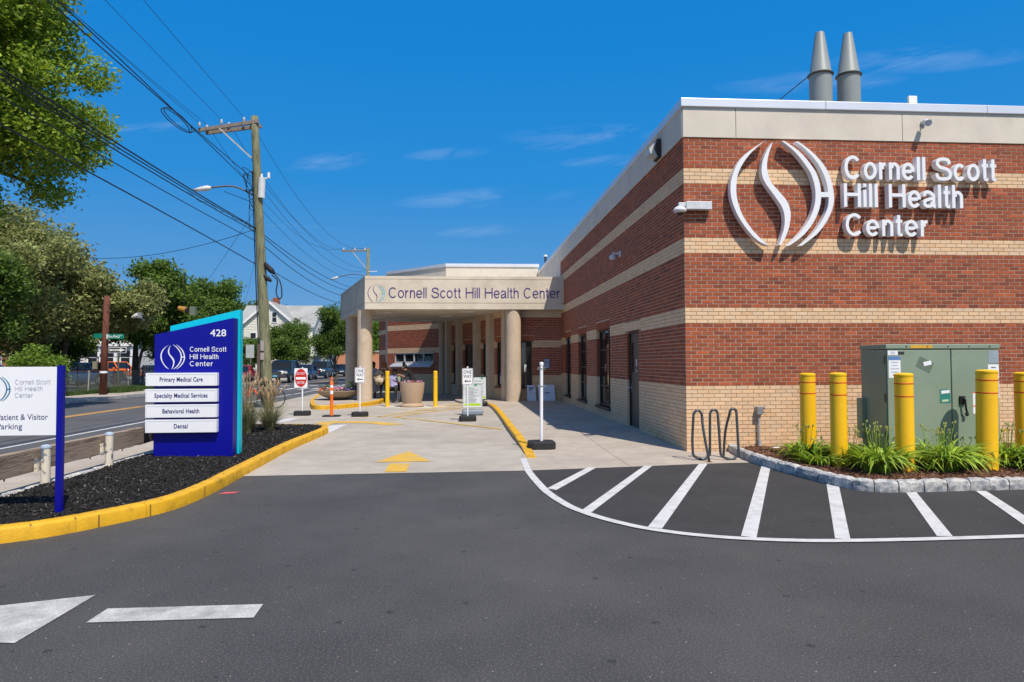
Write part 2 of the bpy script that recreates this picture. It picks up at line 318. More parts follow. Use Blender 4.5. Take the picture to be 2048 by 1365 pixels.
def catmull(P, n=5, closed=False):
    P = [Vector(p) for p in P]; out = []; K = len(P)
    for i in range(K if closed else K - 1):
        if closed: a, b, c, d = P[(i - 1) % K], P[i], P[(i + 1) % K], P[(i + 2) % K]
        else: a, b, c, d = P[max(i - 1, 0)], P[i], P[i + 1], P[min(i + 2, K - 1)]
        for j in range(n):
            t = j / n
            out.append(0.5 * ((2 * b) + (c - a) * t + (2 * a - 5 * b + 4 * c - d) * t * t + (3 * b - a - 3 * c + d) * t ** 3))
    if not closed: out.append(P[-1])
    return out
# ---------------------------------------------------------------- lettering
FONT = None
_tc = {}
def glyphs(txt, offset=0.0, spacing=1.0, extrude=0.0):
    key = (txt, offset, spacing, extrude)
    if key in _tc: return _tc[key]
    cu = bpy.data.curves.new('t', 'FONT'); cu.body = txt; cu.offset = offset; cu.space_character = spacing; cu.resolution_u = 3; cu.extrude = extrude
    if FONT: cu.font = FONT
    ob = bpy.data.objects.new('t', cu); me = bpy.data.meshes.new_from_object(ob)
    vs = np.array([v.co[:] for v in me.vertices]) if len(me.vertices) else np.zeros((0, 3))
    fs = [list(p.vertices) for p in me.polygons]
    bpy.data.objects.remove(ob); bpy.data.curves.remove(cu); bpy.data.meshes.remove(me)
    _tc[key] = (vs, fs); return vs, fs
CAPH = None
def text_on(mb, txt, org, right, upv, cap, width=None, offset=0.0, align='L', m=None, depth=0.0, spacing=1.0, xs=None):
    """lay text with baseline origin org; cap = cap height; width = total width (scales x)"""
    global CAPH
    if CAPH is None:
        v, _ = glyphs('H'); CAPH = v[:, 1].max() - v[:, 1].min()
    s = cap / CAPH
    vs, fs = glyphs(txt, offset, spacing, depth / 2 / s if depth else 0.0)
    if not len(vs): return
    x0, x1 = vs[:, 0].min(), vs[:, 0].max()
    sx = s if width is None else width / (x1 - x0)
    if xs: sx = s * xs
    wd = (x1 - x0) * sx
    sh = 0 if align == 'L' else (-wd / 2 if align == 'C' else -wd)
    right, upv, org = Vector(right), Vector(upv), Vector(org); nn = right.cross(upv)
    P = [org + right * ((a - x0) * sx + sh) + upv * (b * s) + nn * (c * s) for a, b, c in vs]
    mb.add(P, fs, m); return wd
def arc_(cx, cy, rx, ry, a0, a1, n=18): return [(cx + rx * math.cos(R_(a0 + (a1 - a0) * k / n)), cy + ry * math.sin(R_(a0 + (a1 - a0) * k / n))) for k in range(n + 1)]
def cm_(P, n=5): return [(p.x, p.y) for p in catmull([(x, y, 0) for x, y in P], n)]
XH = .735
def light_glyph(ch, t):
    """centre lines of a light grotesque letter (cap height 1, half stroke t); returns strokes and advance"""
    X = XH
    G = {'C': ([arc_(.37, .5, .37 - t, .5 - t + .01, 42, 318, 26)], .74),
         'S': ([cm_([(.60, .71), (.55, .87), (.34, 1 - t), (.13, .88), (.07, .73), (.17, .59), (.35, .53), (.55, .45), (.64, .28), (.57, .11), (.34, t), (.11, .11), (.03, .30)])], .68),
         'H': ([[(t, 0), (t, 1)], [(.72 - t, 0), (.72 - t, 1)], [(2 * t, .53), (.72 - 2 * t, .53)]], .72),
         'o': ([arc_(.28, X / 2, .28 - t, X / 2 - t + .01, 0, 360, 28)], .56),
         'c': ([arc_(.27, X / 2, .27 - t, X / 2 - t + .01, 42, 318, 22)], .50),
         'e': ([arc_(.28, X / 2, .28 - t, X / 2 - t + .01, -2, 322, 26), [(2 * t, X * .50), (.56 - 2 * t, X * .50)]], .56),
         'r': ([[(t, 0), (t, X)], cm_([(2 * t, X * .60), (t + .10, X * .86), (.29, X - t)])], .33),
         'n': ([[(t, 0), (t, X)], cm_([(2 * t, X * .66), (.14, X - t * 1.6), (.27, X - t + .01), (.39, X - t * 2.6), (.47 - t, X * .62)], 4) + [(.47 - t, 0)]], .47),
         'h': ([[(t, 0), (t, 1)], cm_([(2 * t, X * .66), (.14, X - t * 1.6), (.27, X - t + .01), (.39, X - t * 2.6), (.47 - t, X * .62)], 4) + [(.47 - t, 0)]], .47),
         'l': ([[(t, 0), (t, 1)]], 2 * t), 'i': ([[(t, 0), (t, X)], [(t, 1 - 2 * t), (t, 1)]], 2 * t),
         't': ([[(.13, .95)] + cm_([(.13, .2), (.15, .08), (.27, t)], 4), [(0, X - t), (.13 - t, X - t)], [(.13 + t, X - t), (.27, X - t)]], .27),
         'a': ([cm_([(.04, X * .70), (.10, X * .90), (.25, X - t + .01), (.40, X - t * 2.3), (.44, X * .70)], 4) + [(.44, .15), (.47, t * .9), (.53, t * .8)], cm_([(.44 - t, X * .56), (.25, X * .50), (.08, X * .40), (.03 + t * .4, X * .24), (.10, t * 1.4), (.22, t), (.36, .12), (.44 - t, X * .36)], 4)], .53)}
    return G[ch]
def light_text(line, width, t=.065, gap=.10, word=.46):
    """list of (char, strokes, x0) in units of cap height before x scaling, plus x scale"""
    x = 0; out = []
    for ch in line:
        if ch == ' ': x += word - gap; continue
        st, adv = light_glyph(ch, t); out.append((ch, st, x)); x += adv + gap
    return out, width / (x - gap)
def ribbon(mb, pts, t, org, right, upv, cap, sx, depth=0.0, lift=0.0, m=None):
    """flat or solid stroke: pts in cap units (x already placed), sx = metres per unit in x"""
    right, upv, org = Vector(right), Vector(upv), Vector(org); nn = right.cross(upv)
    P = [Vector((x * sx, y * cap)) for x, y in pts]; n = len(P); hw = t * cap; A = []; B = []
    closed = (P[0] - P[-1]).length < 1e-5
    for i in range(n):
        d0 = P[i] - P[i - 1] if i else (P[0] - P[-2] if closed else P[1] - P[0]); d1 = P[i + 1] - P[i] if i < n - 1 else (P[1] - P[0] if closed else P[-1] - P[-2])
        d = (d0.normalized() + d1.normalized()); d = d.normalized() if d.length > 1e-6 else d1.normalized()
        l = Vector((-d.y, d.x)) * hw; A.append(P[i] + l); B.append(P[i] - l)
    T = lambda p, z: org + right * p.x + upv * p.y + nn * z
    V = [T(p, lift) for p in A] + [T(p, lift) for p in B]; F = [(i, n + i, n + i + 1, i + 1) for i in range(n - 1)]
    if depth:
        k = 2 * n; V += [T(p, -depth) for p in A] + [T(p, -depth) for p in B]
        F += [(k + i, i, i + 1, k + i + 1) for i in range(n - 1)] + [(n + i, k + n + i, k + n + i + 1, n + i + 1) for i in range(n - 1)]
        F += [(0, k, k + n, n), (n - 1, 2 * n - 1, k + 2 * n - 1, k + n - 1), ]
    mb.add(V, F, m)
def light_line(parent, line, org, right, upv, cap, width, m, t=.065, depth=0.0, one=None):
    g, sx = light_text(line, width, t); sx_u = sx
    for ch, st, x0 in g:
        mb = one or MB()
        for k, s_ in enumerate(st):
            ribbon(mb, [(x + x0, y) for x, y in s_], t, org, right, upv, cap, sx_u, depth, 0.0006 * k if not depth else 0.0015 * k)
        if one is None: mb.build('letter', m, parent)
LOGO = {'arc': ([(480, 105), (300, 230), (190, 350), (125, 500), (108, 630), (125, 760), (190, 920), (300, 1080), (400, 1175), (500, 1220)],
                [(480, 105), (345, 222), (245, 350), (185, 480), (168, 620), (180, 750), (230, 900), (320, 1040), (420, 1150), (500, 1220)]),
        'ess': ([(560, 120), (490, 225), (445, 340), (438, 450), (470, 550), (560, 680), (640, 800), (670, 900), (665, 1020), (630, 1140), (605, 1212)],
                [(560, 120), (520, 230), (495, 350), (500, 450), (540, 555), (625, 655), (700, 750), (735, 870), (720, 1000), (680, 1120), (622, 1212)]),
        'inner': ([(655, 108), (780, 212), (880, 330), (960, 460), (1000, 620), (990, 780), (930, 940), (830, 1080), (740, 1170), (690, 1218)],
                  [(682, 108), (830, 210), (940, 330), (1020, 460), (1058, 620), (1050, 780), (990, 940), (890, 1080), (790, 1165), (712, 1218)]),
        'outer': ([(800, 112), (900, 190), (1010, 310), (1090, 450), (1135, 620), (1135, 780), (1080, 920), (980, 1070), (890, 1160), (818, 1218)],
                  [(830, 112), (950, 200), (1070, 320), (1150, 460), (1195, 640), (1190, 780), (1130, 930), (1030, 1070), (930, 1155), (845, 1218)]),
        'bar': ([(1048, 645), (1148, 645)], [(1048, 697), (1148, 697)])}
def logo_piece(mb, key, org, right, upv, size, depth=0.0, m=None, wide=1.0, sxx=1.0):
    a, b = LOGO[key]
    if key != 'bar': a = catmull([(x, y, 0) for x, y in a], 4); b = catmull([(x, y, 0) for x, y in b], 4)
    else: a = [Vector((x, y, 0)) for x, y in a]; b = [Vector((x, y, 0)) for x, y in b]
    right, upv, org = Vector(right), Vector(upv), Vector(org); nn = right.cross(upv)
    def T(p): return org + right * ((p[0] - 105) / 1115 * size * sxx) + upv * ((1220 - p[1]) / 1115 * size)
    n = len(a); F = [];
    for i in range(n):
        c = (a[i] + b[i]) / 2; a[i] = c + (a[i] - c) * wide; b[i] = c + (b[i] - c) * wide
    A = [T(p) for p in a]; B = [T(p) for p in b]
    V = [p + nn * depth for p in A + B]
    F = [(i, n + i, n + i + 1, i + 1) for i in range(n - 1)]
    if depth:
        V += [p for p in A + B]; k = 2 * n
        F += [(k + i, i, i + 1, k + i + 1) for i in range(n - 1)] + [(n + i, k + n + i, k + n + i + 1, n + i + 1) for i in range(n - 1)]
        F += [(0, k, k + n, n), (n - 1, 2 * n - 1, k + 2 * n - 1, k + n - 1)]
    mb.add(V, F, m)
# ---------------------------------------------------------------- masonry
CO, BL = 0.0692, 0.203
def is_cream(z, off=0.0):
    z -= off
    return z < 1.17 or 2.277 < z < 2.554 or 3.523 < z < 3.80 or 4.769 < z < 5.045
class Bricks:
    def __init__(s): s.V = []; s.mi = []; s.rects = []
    def brick(s, O, u, n, a0, a1, z0, z1, d, mi, w=Vector((0, 0, 1))):
        P = lambda a, z, dd: (O + u * a + w * z + n * dd)
        s.V.append([P(a0, z0, d), P(a1, z0, d), P(a1, z1, d), P(a0, z1, d), P(a0, z0, 0), P(a1, z0, 0), P(a1, z1, 0), P(a0, z1, 0)]); s.mi.append(mi)
    def wall(s, O, u, n, L, ztop, off=0.0, openings=(), phase=0.0, soldiers=(), forced=(), keep=None, zlow=0.0):
        rng = random.Random(int(L * 1000)); r = 0
        while True:
            z0 = -0.006 + off + r * CO; z1 = z0 + CO; r += 1
            if z0 > ztop - 0.02: break
            if z1 < zlow: continue
            zc = (z0 + z1) / 2; col = 1 if is_cream(zc, off) else 0
            iv = [(0.0, L)]
            for (a, b, c, d) in list(openings) + list(soldiers):
                if c - 0.02 < zc < d + 0.0:
                    nv = []
                    for p, q in iv:
                        if b <= p or a >= q: nv.append((p, q))
                        else:
                            if a > p: nv.append((p, a))
                            if b < q: nv.append((b, q))
                    iv = nv
            ph = phase + (BL / 2 if r % 2 else 0)
            j = 0.014 if col == 0 else 0.009
            for p, q in iv:
                k = math.floor((p - ph) / BL)
                while ph + k * BL < q:
                    a0 = max(p, ph + k * BL); a1 = min(q, ph + (k + 1) * BL); k += 1
                    if a1 - a0 < 0.03: continue
                    cc = col
                    for (fa, fb, fc, fd, fcol) in forced:
                        if fa < (a0 + a1) / 2 < fb and fc < zc < fd: cc = fcol
                    zb1 = min(z1, ztop)
                    dd = 0.005 + rng.uniform(-0.0014, 0.0014)
                    full = a1 - a0 > BL - 0.001
                    if keep is not None and full and keep(O + u * ((a0 + a1) / 2) + Vector((0, 0, zc))):
                        s.rects.append((O + u * ((a0 + a1) / 2) + Vector((0, 0, zc)), cc)); continue
                    s.brick(O, u, n, a0 + (j / 2 if a0 > 0.01 else 0), a1 - j / 2, z0 + j / 2, zb1 - j / 2, dd, cc)
        for (a, b, c, d) in soldiers:
            nb = max(1, round((b - a) / CO)); w = (b - a) / nb; cc = soldiers_col
            for k in range(nb): s.brick(O, u, n, a + k * w + .005, a + (k + 1) * w - .005, c + .005, d - .005, 0.006 + rng.uniform(-.001, .001), cc if not is_door(a) else 1)
    def build(s, name, parent):
        A = np.array([[tuple(p) for p in b] for b in s.V], dtype=np.float32); N_ = len(A); V = A.reshape(-1, 3)
        base = (np.arange(N_) * 8)[:, None]
        q = np.array([[0, 1, 2, 3], [0, 4, 5, 1], [1, 5, 6, 2], [2, 6, 7, 3], [3, 7, 4, 0]])
        Q = (base[:, :, None] + q[None]).reshape(-1, 4)
        return np_mesh(name, V, Q, [redb, creamb], parent, np.repeat(np.array(s.mi), 5), kind='stuff')
soldiers_col = 0
_door = [None]
def is_door(a): return _door[0] is not None and abs(a - _door[0]) < 0.5
def backing(mb, O, u, n, L, zs, openings, off=0.0, reveal=0.16):
    """mortar plane in strips, cut by openings; zs = (zmin, zmax)"""
    lv = [z + off for z in (1.17, 2.277, 2.554, 3.523, 3.80, 4.769, 5.045)]
    zb = sorted({zs[0], zs[1]} | {z for z in lv if zs[0] < z < zs[1]} | {z for op in openings for z in op[2:4]})
    ab = sorted({0.0, L} | {a for op in openings for a in op[:2]})
    P = lambda a, z, d=0: O + u * a + Vector((0, 0, z)) + n * d
    for i in range(len(ab) - 1):
        for j in range(len(zb) - 1):
            a, b, c, d = ab[i], ab[i + 1], zb[j], zb[j + 1]
            am, zm = (a + b) / 2, (c + d) / 2
            if any(o[0] < am < o[1] and o[2] < zm < o[3] for o in openings): continue
            mb.add([P(a, c), P(b, c), P(b, d), P(a, d)], [(0, 1, 2, 3)], 1 if is_cream(zm, off) else 0)
    for (a, b, c, d) in openings:
        zb2 = [c] + [z for z in lv if c < z < d] + [d]
        for k in range(len(zb2) - 1):
            z0, z1 = zb2[k], zb2[k + 1]; mm = 3 if is_cream((z0 + z1) / 2, off) else 2
            mb.add([P(a, z0), P(a, z0, -reveal), P(a, z1, -reveal), P(a, z1)], [(0, 1, 2, 3)], mm)
            mb.add([P(b, z0, -reveal), P(b, z0), P(b, z1), P(b, z1, -reveal)], [(0, 1, 2, 3)], mm)
        mb.add([P(a, d), P(a, d, -reveal), P(b, d, -reveal), P(b, d)], [(0, 1, 2, 3)], 2)
        mb.add([P(a, c), P(b, c), P(b, c, -reveal), P(a, c, -reveal)], [(0, 1, 2, 3)], 3)
# ================================================================ GROUND
def sheet(name, poly, z, m, kind='structure', parent=None, under=None):
    mb = MB(); mb.add([(x, y, z) for x, y in poly], [list(range(len(poly)))])
    o = mb.build(name, m, parent); 
    if kind and parent is None: o['kind'] = kind
    return o
dirt = mat('dry ground', (0.13, 0.11, 0.075), 0.95, 0.25, 1.0, 0.5, 30, stain=(0.06, 0.09, 0.03), sscale=0.15, samt=0.9)
sheet('ground', [(-700, -300), (600, -300), (600, 900), (-700, 900)], -0.03, dirt)
sheet('street', [(-16.15, -60), (-7.25, -60), (-7.25, 400), (-16.15, 400)], -0.012, roadm)
sheet('side_street', [(-90, 50), (-16.1, 42), (-16.1, 48), (-40, 51.5), (-30, 62), (-19.5, 80), (-24, 84), (-38, 84), (-90, 90)], -0.016, roadm)
sheet('parking_lot', [(-7.6, -40), (60, -40), (60, 10.9), (4.6, 10.5), (3.86, 10.48), (0.92, 10.07), (-2.97, 9.96), (-7.6, 9.9)], 0.0, asphalt)
# freshly sealed part inside the white curve
WC = [(1.0, 11.3), (0.96, 10.02), (1.0, 8.84), (1.05, 8.23), (1.16, 7.59), (1.27, 7.25), (1.4, 6.96), (1.59, 6.66), (1.78, 6.44), (2.09, 6.21), (2.49, 6.03), (2.99, 5.91), (3.43, 5.87), (4.13, 5.86), (5.09, 5.88), (6.2, 5.92), (8.0, 5.98)]
wc = [(p.x, p.y) for p in catmull([(x, y, 0) for x, y in WC], 5)]
sheet('sealed_asphalt', [p for p in wc if p[1] < 10.1] + [(12, 6.0), (12, 10.9), (4.6, 10.55), (3.86, 10.48), (0.96, 10.07)], 0.004, seal)
sheet('driveway', [(-7.6, 9.9), (-2.97, 9.96), (0.92, 10.07), (1.3, 10.12), (1.3, 45), (-7.6, 45)], 0.0045, conc)
# control joints of the driveway: narrow grooves laid dark
jm = mat('joint filler', (0.16, 0.14, 0.12), 0.95, 0.2, 9)
dj = MB()
for (a, b) in [((-3.0, 13.6), (1.05, 13.75)), ((-3.2, 17.3), (1.0, 17.2)), ((-7.6, 19.4), (1.0, 19.7)), ((-7.6, 23.3), (1.0, 23.3)), ((-3.3, 17.3), (-3.3, 24))]:
    a, b = Vector((*a, 0)), Vector((*b, 0)); d = (b - a).normalized(); w = d.cross(Vector((0, 0, 1))) * 0.0035
    dj.add([a - w + Vector((0, 0, .0062)), b - w + Vector((0, 0, .0062)), b + w + Vector((0, 0, .0062)), a + w + Vector((0, 0, .0062))], [(0, 1, 2, 3)])
struct('driveway_joint', dj, jm)
# ---- sidewalk along the clinic: separate slabs, ramping up from the lot
KR = [(1.07, 11.32), (1.08, 12.85), (1.06, 15.29), (1.06, 18.23), (1.05, 21.26), (0.97, 24.3), (0.72, 25.2), (0.2, 25.9), (-0.3, 27.6)]
kr = catmull([(x, y, 0) for x, y in KR], 6)
def kerb_x(y):
    for a, b in zip(kr[:-1], kr[1:]):
        if a.y <= y <= b.y: return a.x + (b.x - a.x) * (y - a.y) / max(1e-6, b.y - a.y)
    return 1.07 if y < 12 else kr[-1].x
def walk_z(y): return 0.006 + 0.075 * min(1, max(0, (y - 11.3) / 3.2))
walk = thing('sidewalk', None, None, (0, 0, 0)); walk['kind'] = 'structure'
ys = [10.05, 11.75, 13.6, 15.5, 17.4, 19.3, 21.2, 23.1, 25.0, 27.0, 30.5, 37]
for i in range(len(ys) - 1):
    for side in (0, 1):
        y0, y1 = ys[i] + .004, ys[i + 1] - .004
        xm0, xm1 = 2.55, 2.55
        def xl(y): return (kerb_x(y) + 0.0 if y > 11.3 else 1.0 + 0.02)
        xr = 4.05 if y1 > 11.8 else 4.9
        pts = []
        n = 4
        for k in range(n + 1):
            y = y0 + (y1 - y0) * k / n; pts.append((xl(y) if side == 0 else xm0 + .004, y))
        for k in range(n, -1, -1):
            y = y0 + (y1 - y0) * k / n; pts.append((xm0 - .004 if side == 0 else xr, y))
        if i == 0:
            pts = [((1.0, 10.075), (1.0, 11.0), (1.02, 11.746), (2.546, 11.746), (2.546, 10.28)), ((2.554, 10.28), (2.554, 11.746), (4.95, 11.746), (4.95, 10.55), (3.86, 10.48))][side]
        mb = MB(); N = len(pts); zt = [walk_z(p[1]) for p in pts]
        mb.add([(x, y, z) for (x, y), z in zip(pts, zt)] + [(x, y, -0.02) for x, y in pts], [list(range(N))] + [(j, N + j, N + (j + 1) % N, (j + 1) % N) for j in range(N)])
        mb.build('slab', walkc, walk)
# yellow kerb along it: swept profile, worn, ramps out of the ground
def sweep(mb, path, prof, zf=lambda p: 0.0, m=None, wob=0.0):
    """prof: list of (offset to the left of travel, z)"""
    rings = []; K = len(path); rr = random.Random(7)
    for i, p in enumerate(path):
        d = (path[min(i + 1, K - 1)] - path[max(i - 1, 0)]); d.z = 0; d.normalize(); l = Vector((-d.y, d.x, 0))
        w_ = rr.uniform(-wob, wob)
        rings.append([Vector((p.x, p.y, 0)) + l * (o + w_) + Vector((0, 0, zf(p, z) if callable(zf) else z)) for o, z in prof])
    n = len(prof); vs = [tuple(q) for r in rings for q in r]; fs = []
    for i in range(K - 1):
        for k in range(n): fs.append((i * n + k, (i + 1) * n + k, (i + 1) * n + (k + 1) % n, i * n + (k + 1) % n))
    fs.append(list(range(n))); fs.append([(K - 1) * n + k for k in range(n)][::-1])
    mb.add(vs, fs, m)
mb = MB()
krs = [p for p in catmull([(x, y, 0) for x, y in KR[:-1]], 12)]
prof = [(0.0, -0.02), (0.006, 0.088), (-0.012, 0.102), (-0.135, 0.103), (-0.15, 0.095), (-0.15, -0.02)]
def kerb_run(path, prof, zf, per, wob):
    '''kerb in cast lengths with open joints'''
    i = 0
    while i < len(path) - 1:
        j = min(len(path) - 1, i + per)
        if len(path) - 1 - j < 3: j = len(path) - 1
        seg_ = [p.copy() for p in path[i:j + 1]]; d = (seg_[1] - seg_[0]).normalized(); seg_[0] += d * .004; d = (seg_[-1] - seg_[-2]).normalized(); seg_[-1] -= d * .004
        mb = MB(); sweep(mb, seg_, prof, zf, wob=wob); struct('kerb', mb, kerbyel, smooth=35); i = j
kerb_run(krs, prof, lambda p, z: z if z < 0 else 0.012 + z * min(1, max(0.02, (p.y - 11.2) / 3.0)), 14, .006)
# ---- left planting bed: yellow kerb, mulch mound
KL = [(-6.4, 5.4), (-5.2, 5.85), (-4.12, 6.45), (-3.80, 6.68), (-3.53, 7.04), (-3.27, 7.47), (-3.13, 7.9), (-3.07, 8.62), (-3.09, 9.6), (-3.11, 10.81), (-3.14, 12.93), (-3.05, 15.32), (-3.1, 16.1), (-3.32, 16.5), (-3.75, 16.75), (-4.5, 16.85), (-5.1, 16.9)]
kl = catmull([(x, y, 0) for x, y in KL], 9)
kerb_run(kl, [(-0.0, -0.02), (0.0, 0.115), (0.010, 0.134), (0.022, 0.141), (0.14, 0.144), (0.15, 0.138), (0.15, -0.02)], lambda p, z: z, 44, .005)
# inner polygon of the bed
def inner(path, off):
    o = []
    K = len(path)
    for i, p in enumerate(path):
        d = (path[min(i + 1, K - 1)] - path[max(i - 1, 0)]); d.z = 0; d.normalize(); o.append((p.x - d.y * off, p.y + d.x * off))
    return o
bedin = inner(kl, 0.15)
BEDX = -5.06
bedpoly = [p for p in bedin if p[0] > BEDX] + [(BEDX, 16.7), (BEDX, 5.9)]
def inpoly(x, y, P):
    c = False; j = len(P) - 1
    for i in range(len(P)):
        if (P[i][1] > y) != (P[j][1] > y) and x < (P[j][0] - P[i][0]) * (y - P[i][1]) / (P[j][1] - P[i][1]) + P[i][0]: c = not c
        j = i
    return c
def bed_z(x, y): return 0.125 + 0.02 * mnoise.noise(Vector((x * 1.3, y * 1.3, 0))) + 0.012 * mnoise.noise(Vector((x * 7, y * 7, 3)))
def chips(name, poly, zf, N, mats, size, seed, parent=None, tilt=0.7, weights=None, near=None):
    rg = np.random.default_rng(seed); xs = [p[0] for p in poly]; ys_ = [p[1] for p in poly]; P = []
    while len(P) < N:
        x = rg.uniform(min(xs), max(xs)); y = rg.uniform(min(ys_), max(ys_))
        if near is not None and rg.random() > near(x, y): continue
        if inpoly(x, y, poly): P.append((x, y, zf(x, y)))
    P = np.array(P); n = len(P)
    a = rg.uniform(0, 2 * np.pi, n); ln = size[0] * rg.uniform(0.4, 1.5, n); wd = size[1] * rg.uniform(0.5, 1.4, n)
    t1 = rg.normal(0, tilt * 0.45, n); t2 = rg.normal(0, tilt * 0.45, n)
    U = np.stack([np.cos(a), np.sin(a), t1], 1); Wv = np.stack([-np.sin(a), np.cos(a), t2], 1)
    C = P + np.array([0, 0, 0.006]) + np.stack([np.zeros(n), np.zeros(n), rg.uniform(0, .012, n)], 1)
    u = U * ln[:, None] / 2; w = Wv * wd[:, None] / 2; h = np.array([0, 0, 1.0]) * (size[2])
    V = np.stack([C - u - w, C + u - w * .6, C + u * .9 + w, C - u * 1.1 + w * .7, C - u * .9 - w + h, C + u - w * .5 + h, C + u * .8 + w + h, C - u + w * .6 + h], 1).reshape(-1, 3)
    q = np.array([[4, 5, 6, 7], [0, 1, 5, 4], [1, 2, 6, 5], [2, 3, 7, 6], [3, 0, 4, 7]]); Q = ((np.arange(n) * 8)[:, None, None] + q[None]).reshape(-1, 4)
    mi = np.repeat(rg.choice(len(mats), n, p=weights), 5)
    return np_mesh(name, V, Q, mats, parent, mi, kind='stuff')
def mound(name, poly, zf, step, m):
    xs = [p[0] for p in poly]; ys_ = [p[1] for p in poly]; vs = []; idx = {}; fs = []
    nx = int((max(xs) - min(xs)) / step) + 2; ny = int((max(ys_) - min(ys_)) / step) + 2
    for i in range(nx):
        for j in range(ny):
            x, y = min(xs) + i * step, min(ys_) + j * step
            idx[i, j] = len(vs); vs.append((x, y, zf(x, y)))
    for i in range(nx - 1):
        for j in range(ny - 1):
            if inpoly(min(xs) + (i + .5) * step, min(ys_) + (j + .5) * step, poly): fs.append((idx[i, j], idx[i + 1, j], idx[i + 1, j + 1], idx[i, j + 1]))
    mb = MB(); mb.add(vs, fs); return mb.build(name, m, smooth='all')
big = inner(kl, 0.08); big = [p for p in big if p[0] > BEDX - .02] + [(BEDX, 16.8), (BEDX, 5.9)]
o = mound('mulch_bed', big, bed_z, 0.07, mulch); o['kind'] = 'structure'
chips('mulch', bedpoly, bed_z, 46000, [mulch, mulchg], (0.050, 0.013, 0.004), 3, weights=[0.95, 0.05], near=lambda x, y: 1.0 if y < 12.5 else .55)
tag(bpy.data.objects['mulch'], 'black shredded mulch covering the bed round the tall blue sign', 'mulch')
# pebbles and litter in the bed
# sidewalk behind the bed, kerb of the street, rough stone edge
mb = MB(); mb.box(-7.13, -5.13, -30, 16.9, -0.02, 0.10); struct('far_sidewalk', mb, walkc)
mb = MB(); mb.box(-7.30, -7.13, -30, 16.9, -0.02, 0.102); struct('street_kerb', mb, granite)
edge = thing('stone_edging', 'rough grey stone edging strip between sidewalk and black mulch bed', 'edging', (-5.1, 8, 0))
rg = random.Random(4)
y = 5.0
while y < 16.8:
    L_ = rg.uniform(0.28, 0.5); mb = MB(); x0 = -5.15; x1 = -5.045
    vs = []
    for zz_ in (0.0, 0.145):
        for (a, b) in ((x0, y + .006), (x1, y + .006), (x1, y + L_ / 2), (x1, y + L_ - .006), (x0, y + L_ - .006), (x0, y + L_ / 2)):
            vs.append((a + rg.uniform(-.014, .014), b, zz_ + rg.uniform(-.012, .012)))
    mb.add(vs, [(5, 4, 3, 2, 1, 0), (6, 7, 8, 9, 10, 11)] + [(i, (i + 1) % 6, 6 + (i + 1) % 6, 6 + i) for i in range(6)])
    mb.build('stone', granite, edge, bevel=0.012); y += L_
# ---- small island under the canopy
IS = [(-5.16, 24.1), (-4.9, 23.75), (-4.45, 23.9), (-3.96, 24.6), (-3.45, 25.7), (-3.22, 26.7), (-3.22, 28.2), (-3.5, 30.0), (-4.4, 33.5), (-6.6, 33.5), (-6.2, 29), (-5.75, 26.5), (-5.35, 24.8)]
isl = [(p.x, p.y) for p in catmull([(x, y, 0) for x, y in IS], 5, True)]
mb = MB(); mb.prism(isl, -0.02, 0.140); struct('island', mb, walkc)
mb = MB(); ip = [Vector((x, y, 0)) for x, y in isl]; ip = ip + [ip[0], ip[1]]
# kerb of the island: band on its outside
sweep(mb, ip, [(-0.03, -0.02), (-0.03, 0.135), (-0.015, 0.152), (0.12, 0.152), (0.12, -0.02)], lambda p, z: z)
struct('kerb', mb, kerbyel, smooth=35)
# ---- opposite side of the street
mb = MB(); mb.box(-18.3, -16.15, -30, 41.5, -0.02, 0.11); mb.box(-18.6, -16.15, 49.0, 300, -0.02, 0.11); struct('opposite_sidewalk', mb, walkc)
mb = MB(); mb.box(-16.15, -15.98, -30, 41.8, -0.02, 0.115); mb.box(-16.15, -15.98, 48.8, 300, -0.02, 0.115); struct('opposite_kerb', mb, granite)
mb = MB(); mb.box(-7.25, -6.0, 45.5, 300, -0.02, 0.10); struct('near_sidewalk', mb, walkc)
# ================================================================ PAINT
def flat(mb, pts, z=0.010): mb.add([(x, y, z) for x, y in pts], [list(range(len(pts)))])
mb = MB(); w = 0.052
A = [(-p[0], p[1]) for p in wc]
L_ = []; Rr = []
for i, p in enumerate(wc):
    a = wc[max(i - 1, 0)]; b = wc[min(i + 1, len(wc) - 1)]; dx, dy = b[0] - a[0], b[1] - a[1]; q = math.hypot(dx, dy)
    L_.append((p[0] - dy / q * w, p[1] + dx / q * w)); Rr.append((p[0] + dy / q * w, p[1] - dx / q * w))
N = len(wc); mb.add([(x, y, 0.0105) for x, y in L_] + [(x, y, 0.0105) for x, y in Rr], [(i, i + 1, N + i + 1, N + i) for i in range(N - 1)])
for q in [[(1.88, 10.24), (2.02, 10.24), (1.16, 8.48), (1.06, 8.6)], [(2.76, 10.3), (2.89, 10.3), (1.36, 7.2), (1.27, 7.3)], [(3.66, 10.42), (3.80, 10.43), (1.89, 6.43), (1.78, 6.52)],
          [(4.54, 10.15), (4.68, 10.14), (2.64, 6.03), (2.53, 6.11)], [(4.69, 8.56), (4.83, 8.52), (3.45, 5.91), (3.33, 5.95)], [(5.34, 7.93), (5.47, 7.93), (4.42, 5.92), (4.29, 5.95)], [(6.23, 7.93), (6.36, 7.93), (5.40, 5.94), (5.25, 5.95)], [(7.1, 7.93), (7.23, 7.93), (6.3, 5.96), (6.15, 5.97)]]:
    flat(mb, q, 0.0100)
struct('parking_marking', mb, roadwhite)
mb = MB(); flat(mb, [(-2.53, 4.96), (-3.30, 4.72), (-3.5, 4.55), (-3.3, 4.2), (-2.54, 4.17)], .005)
mb.v = []; mb.f = []; mb.mi = []
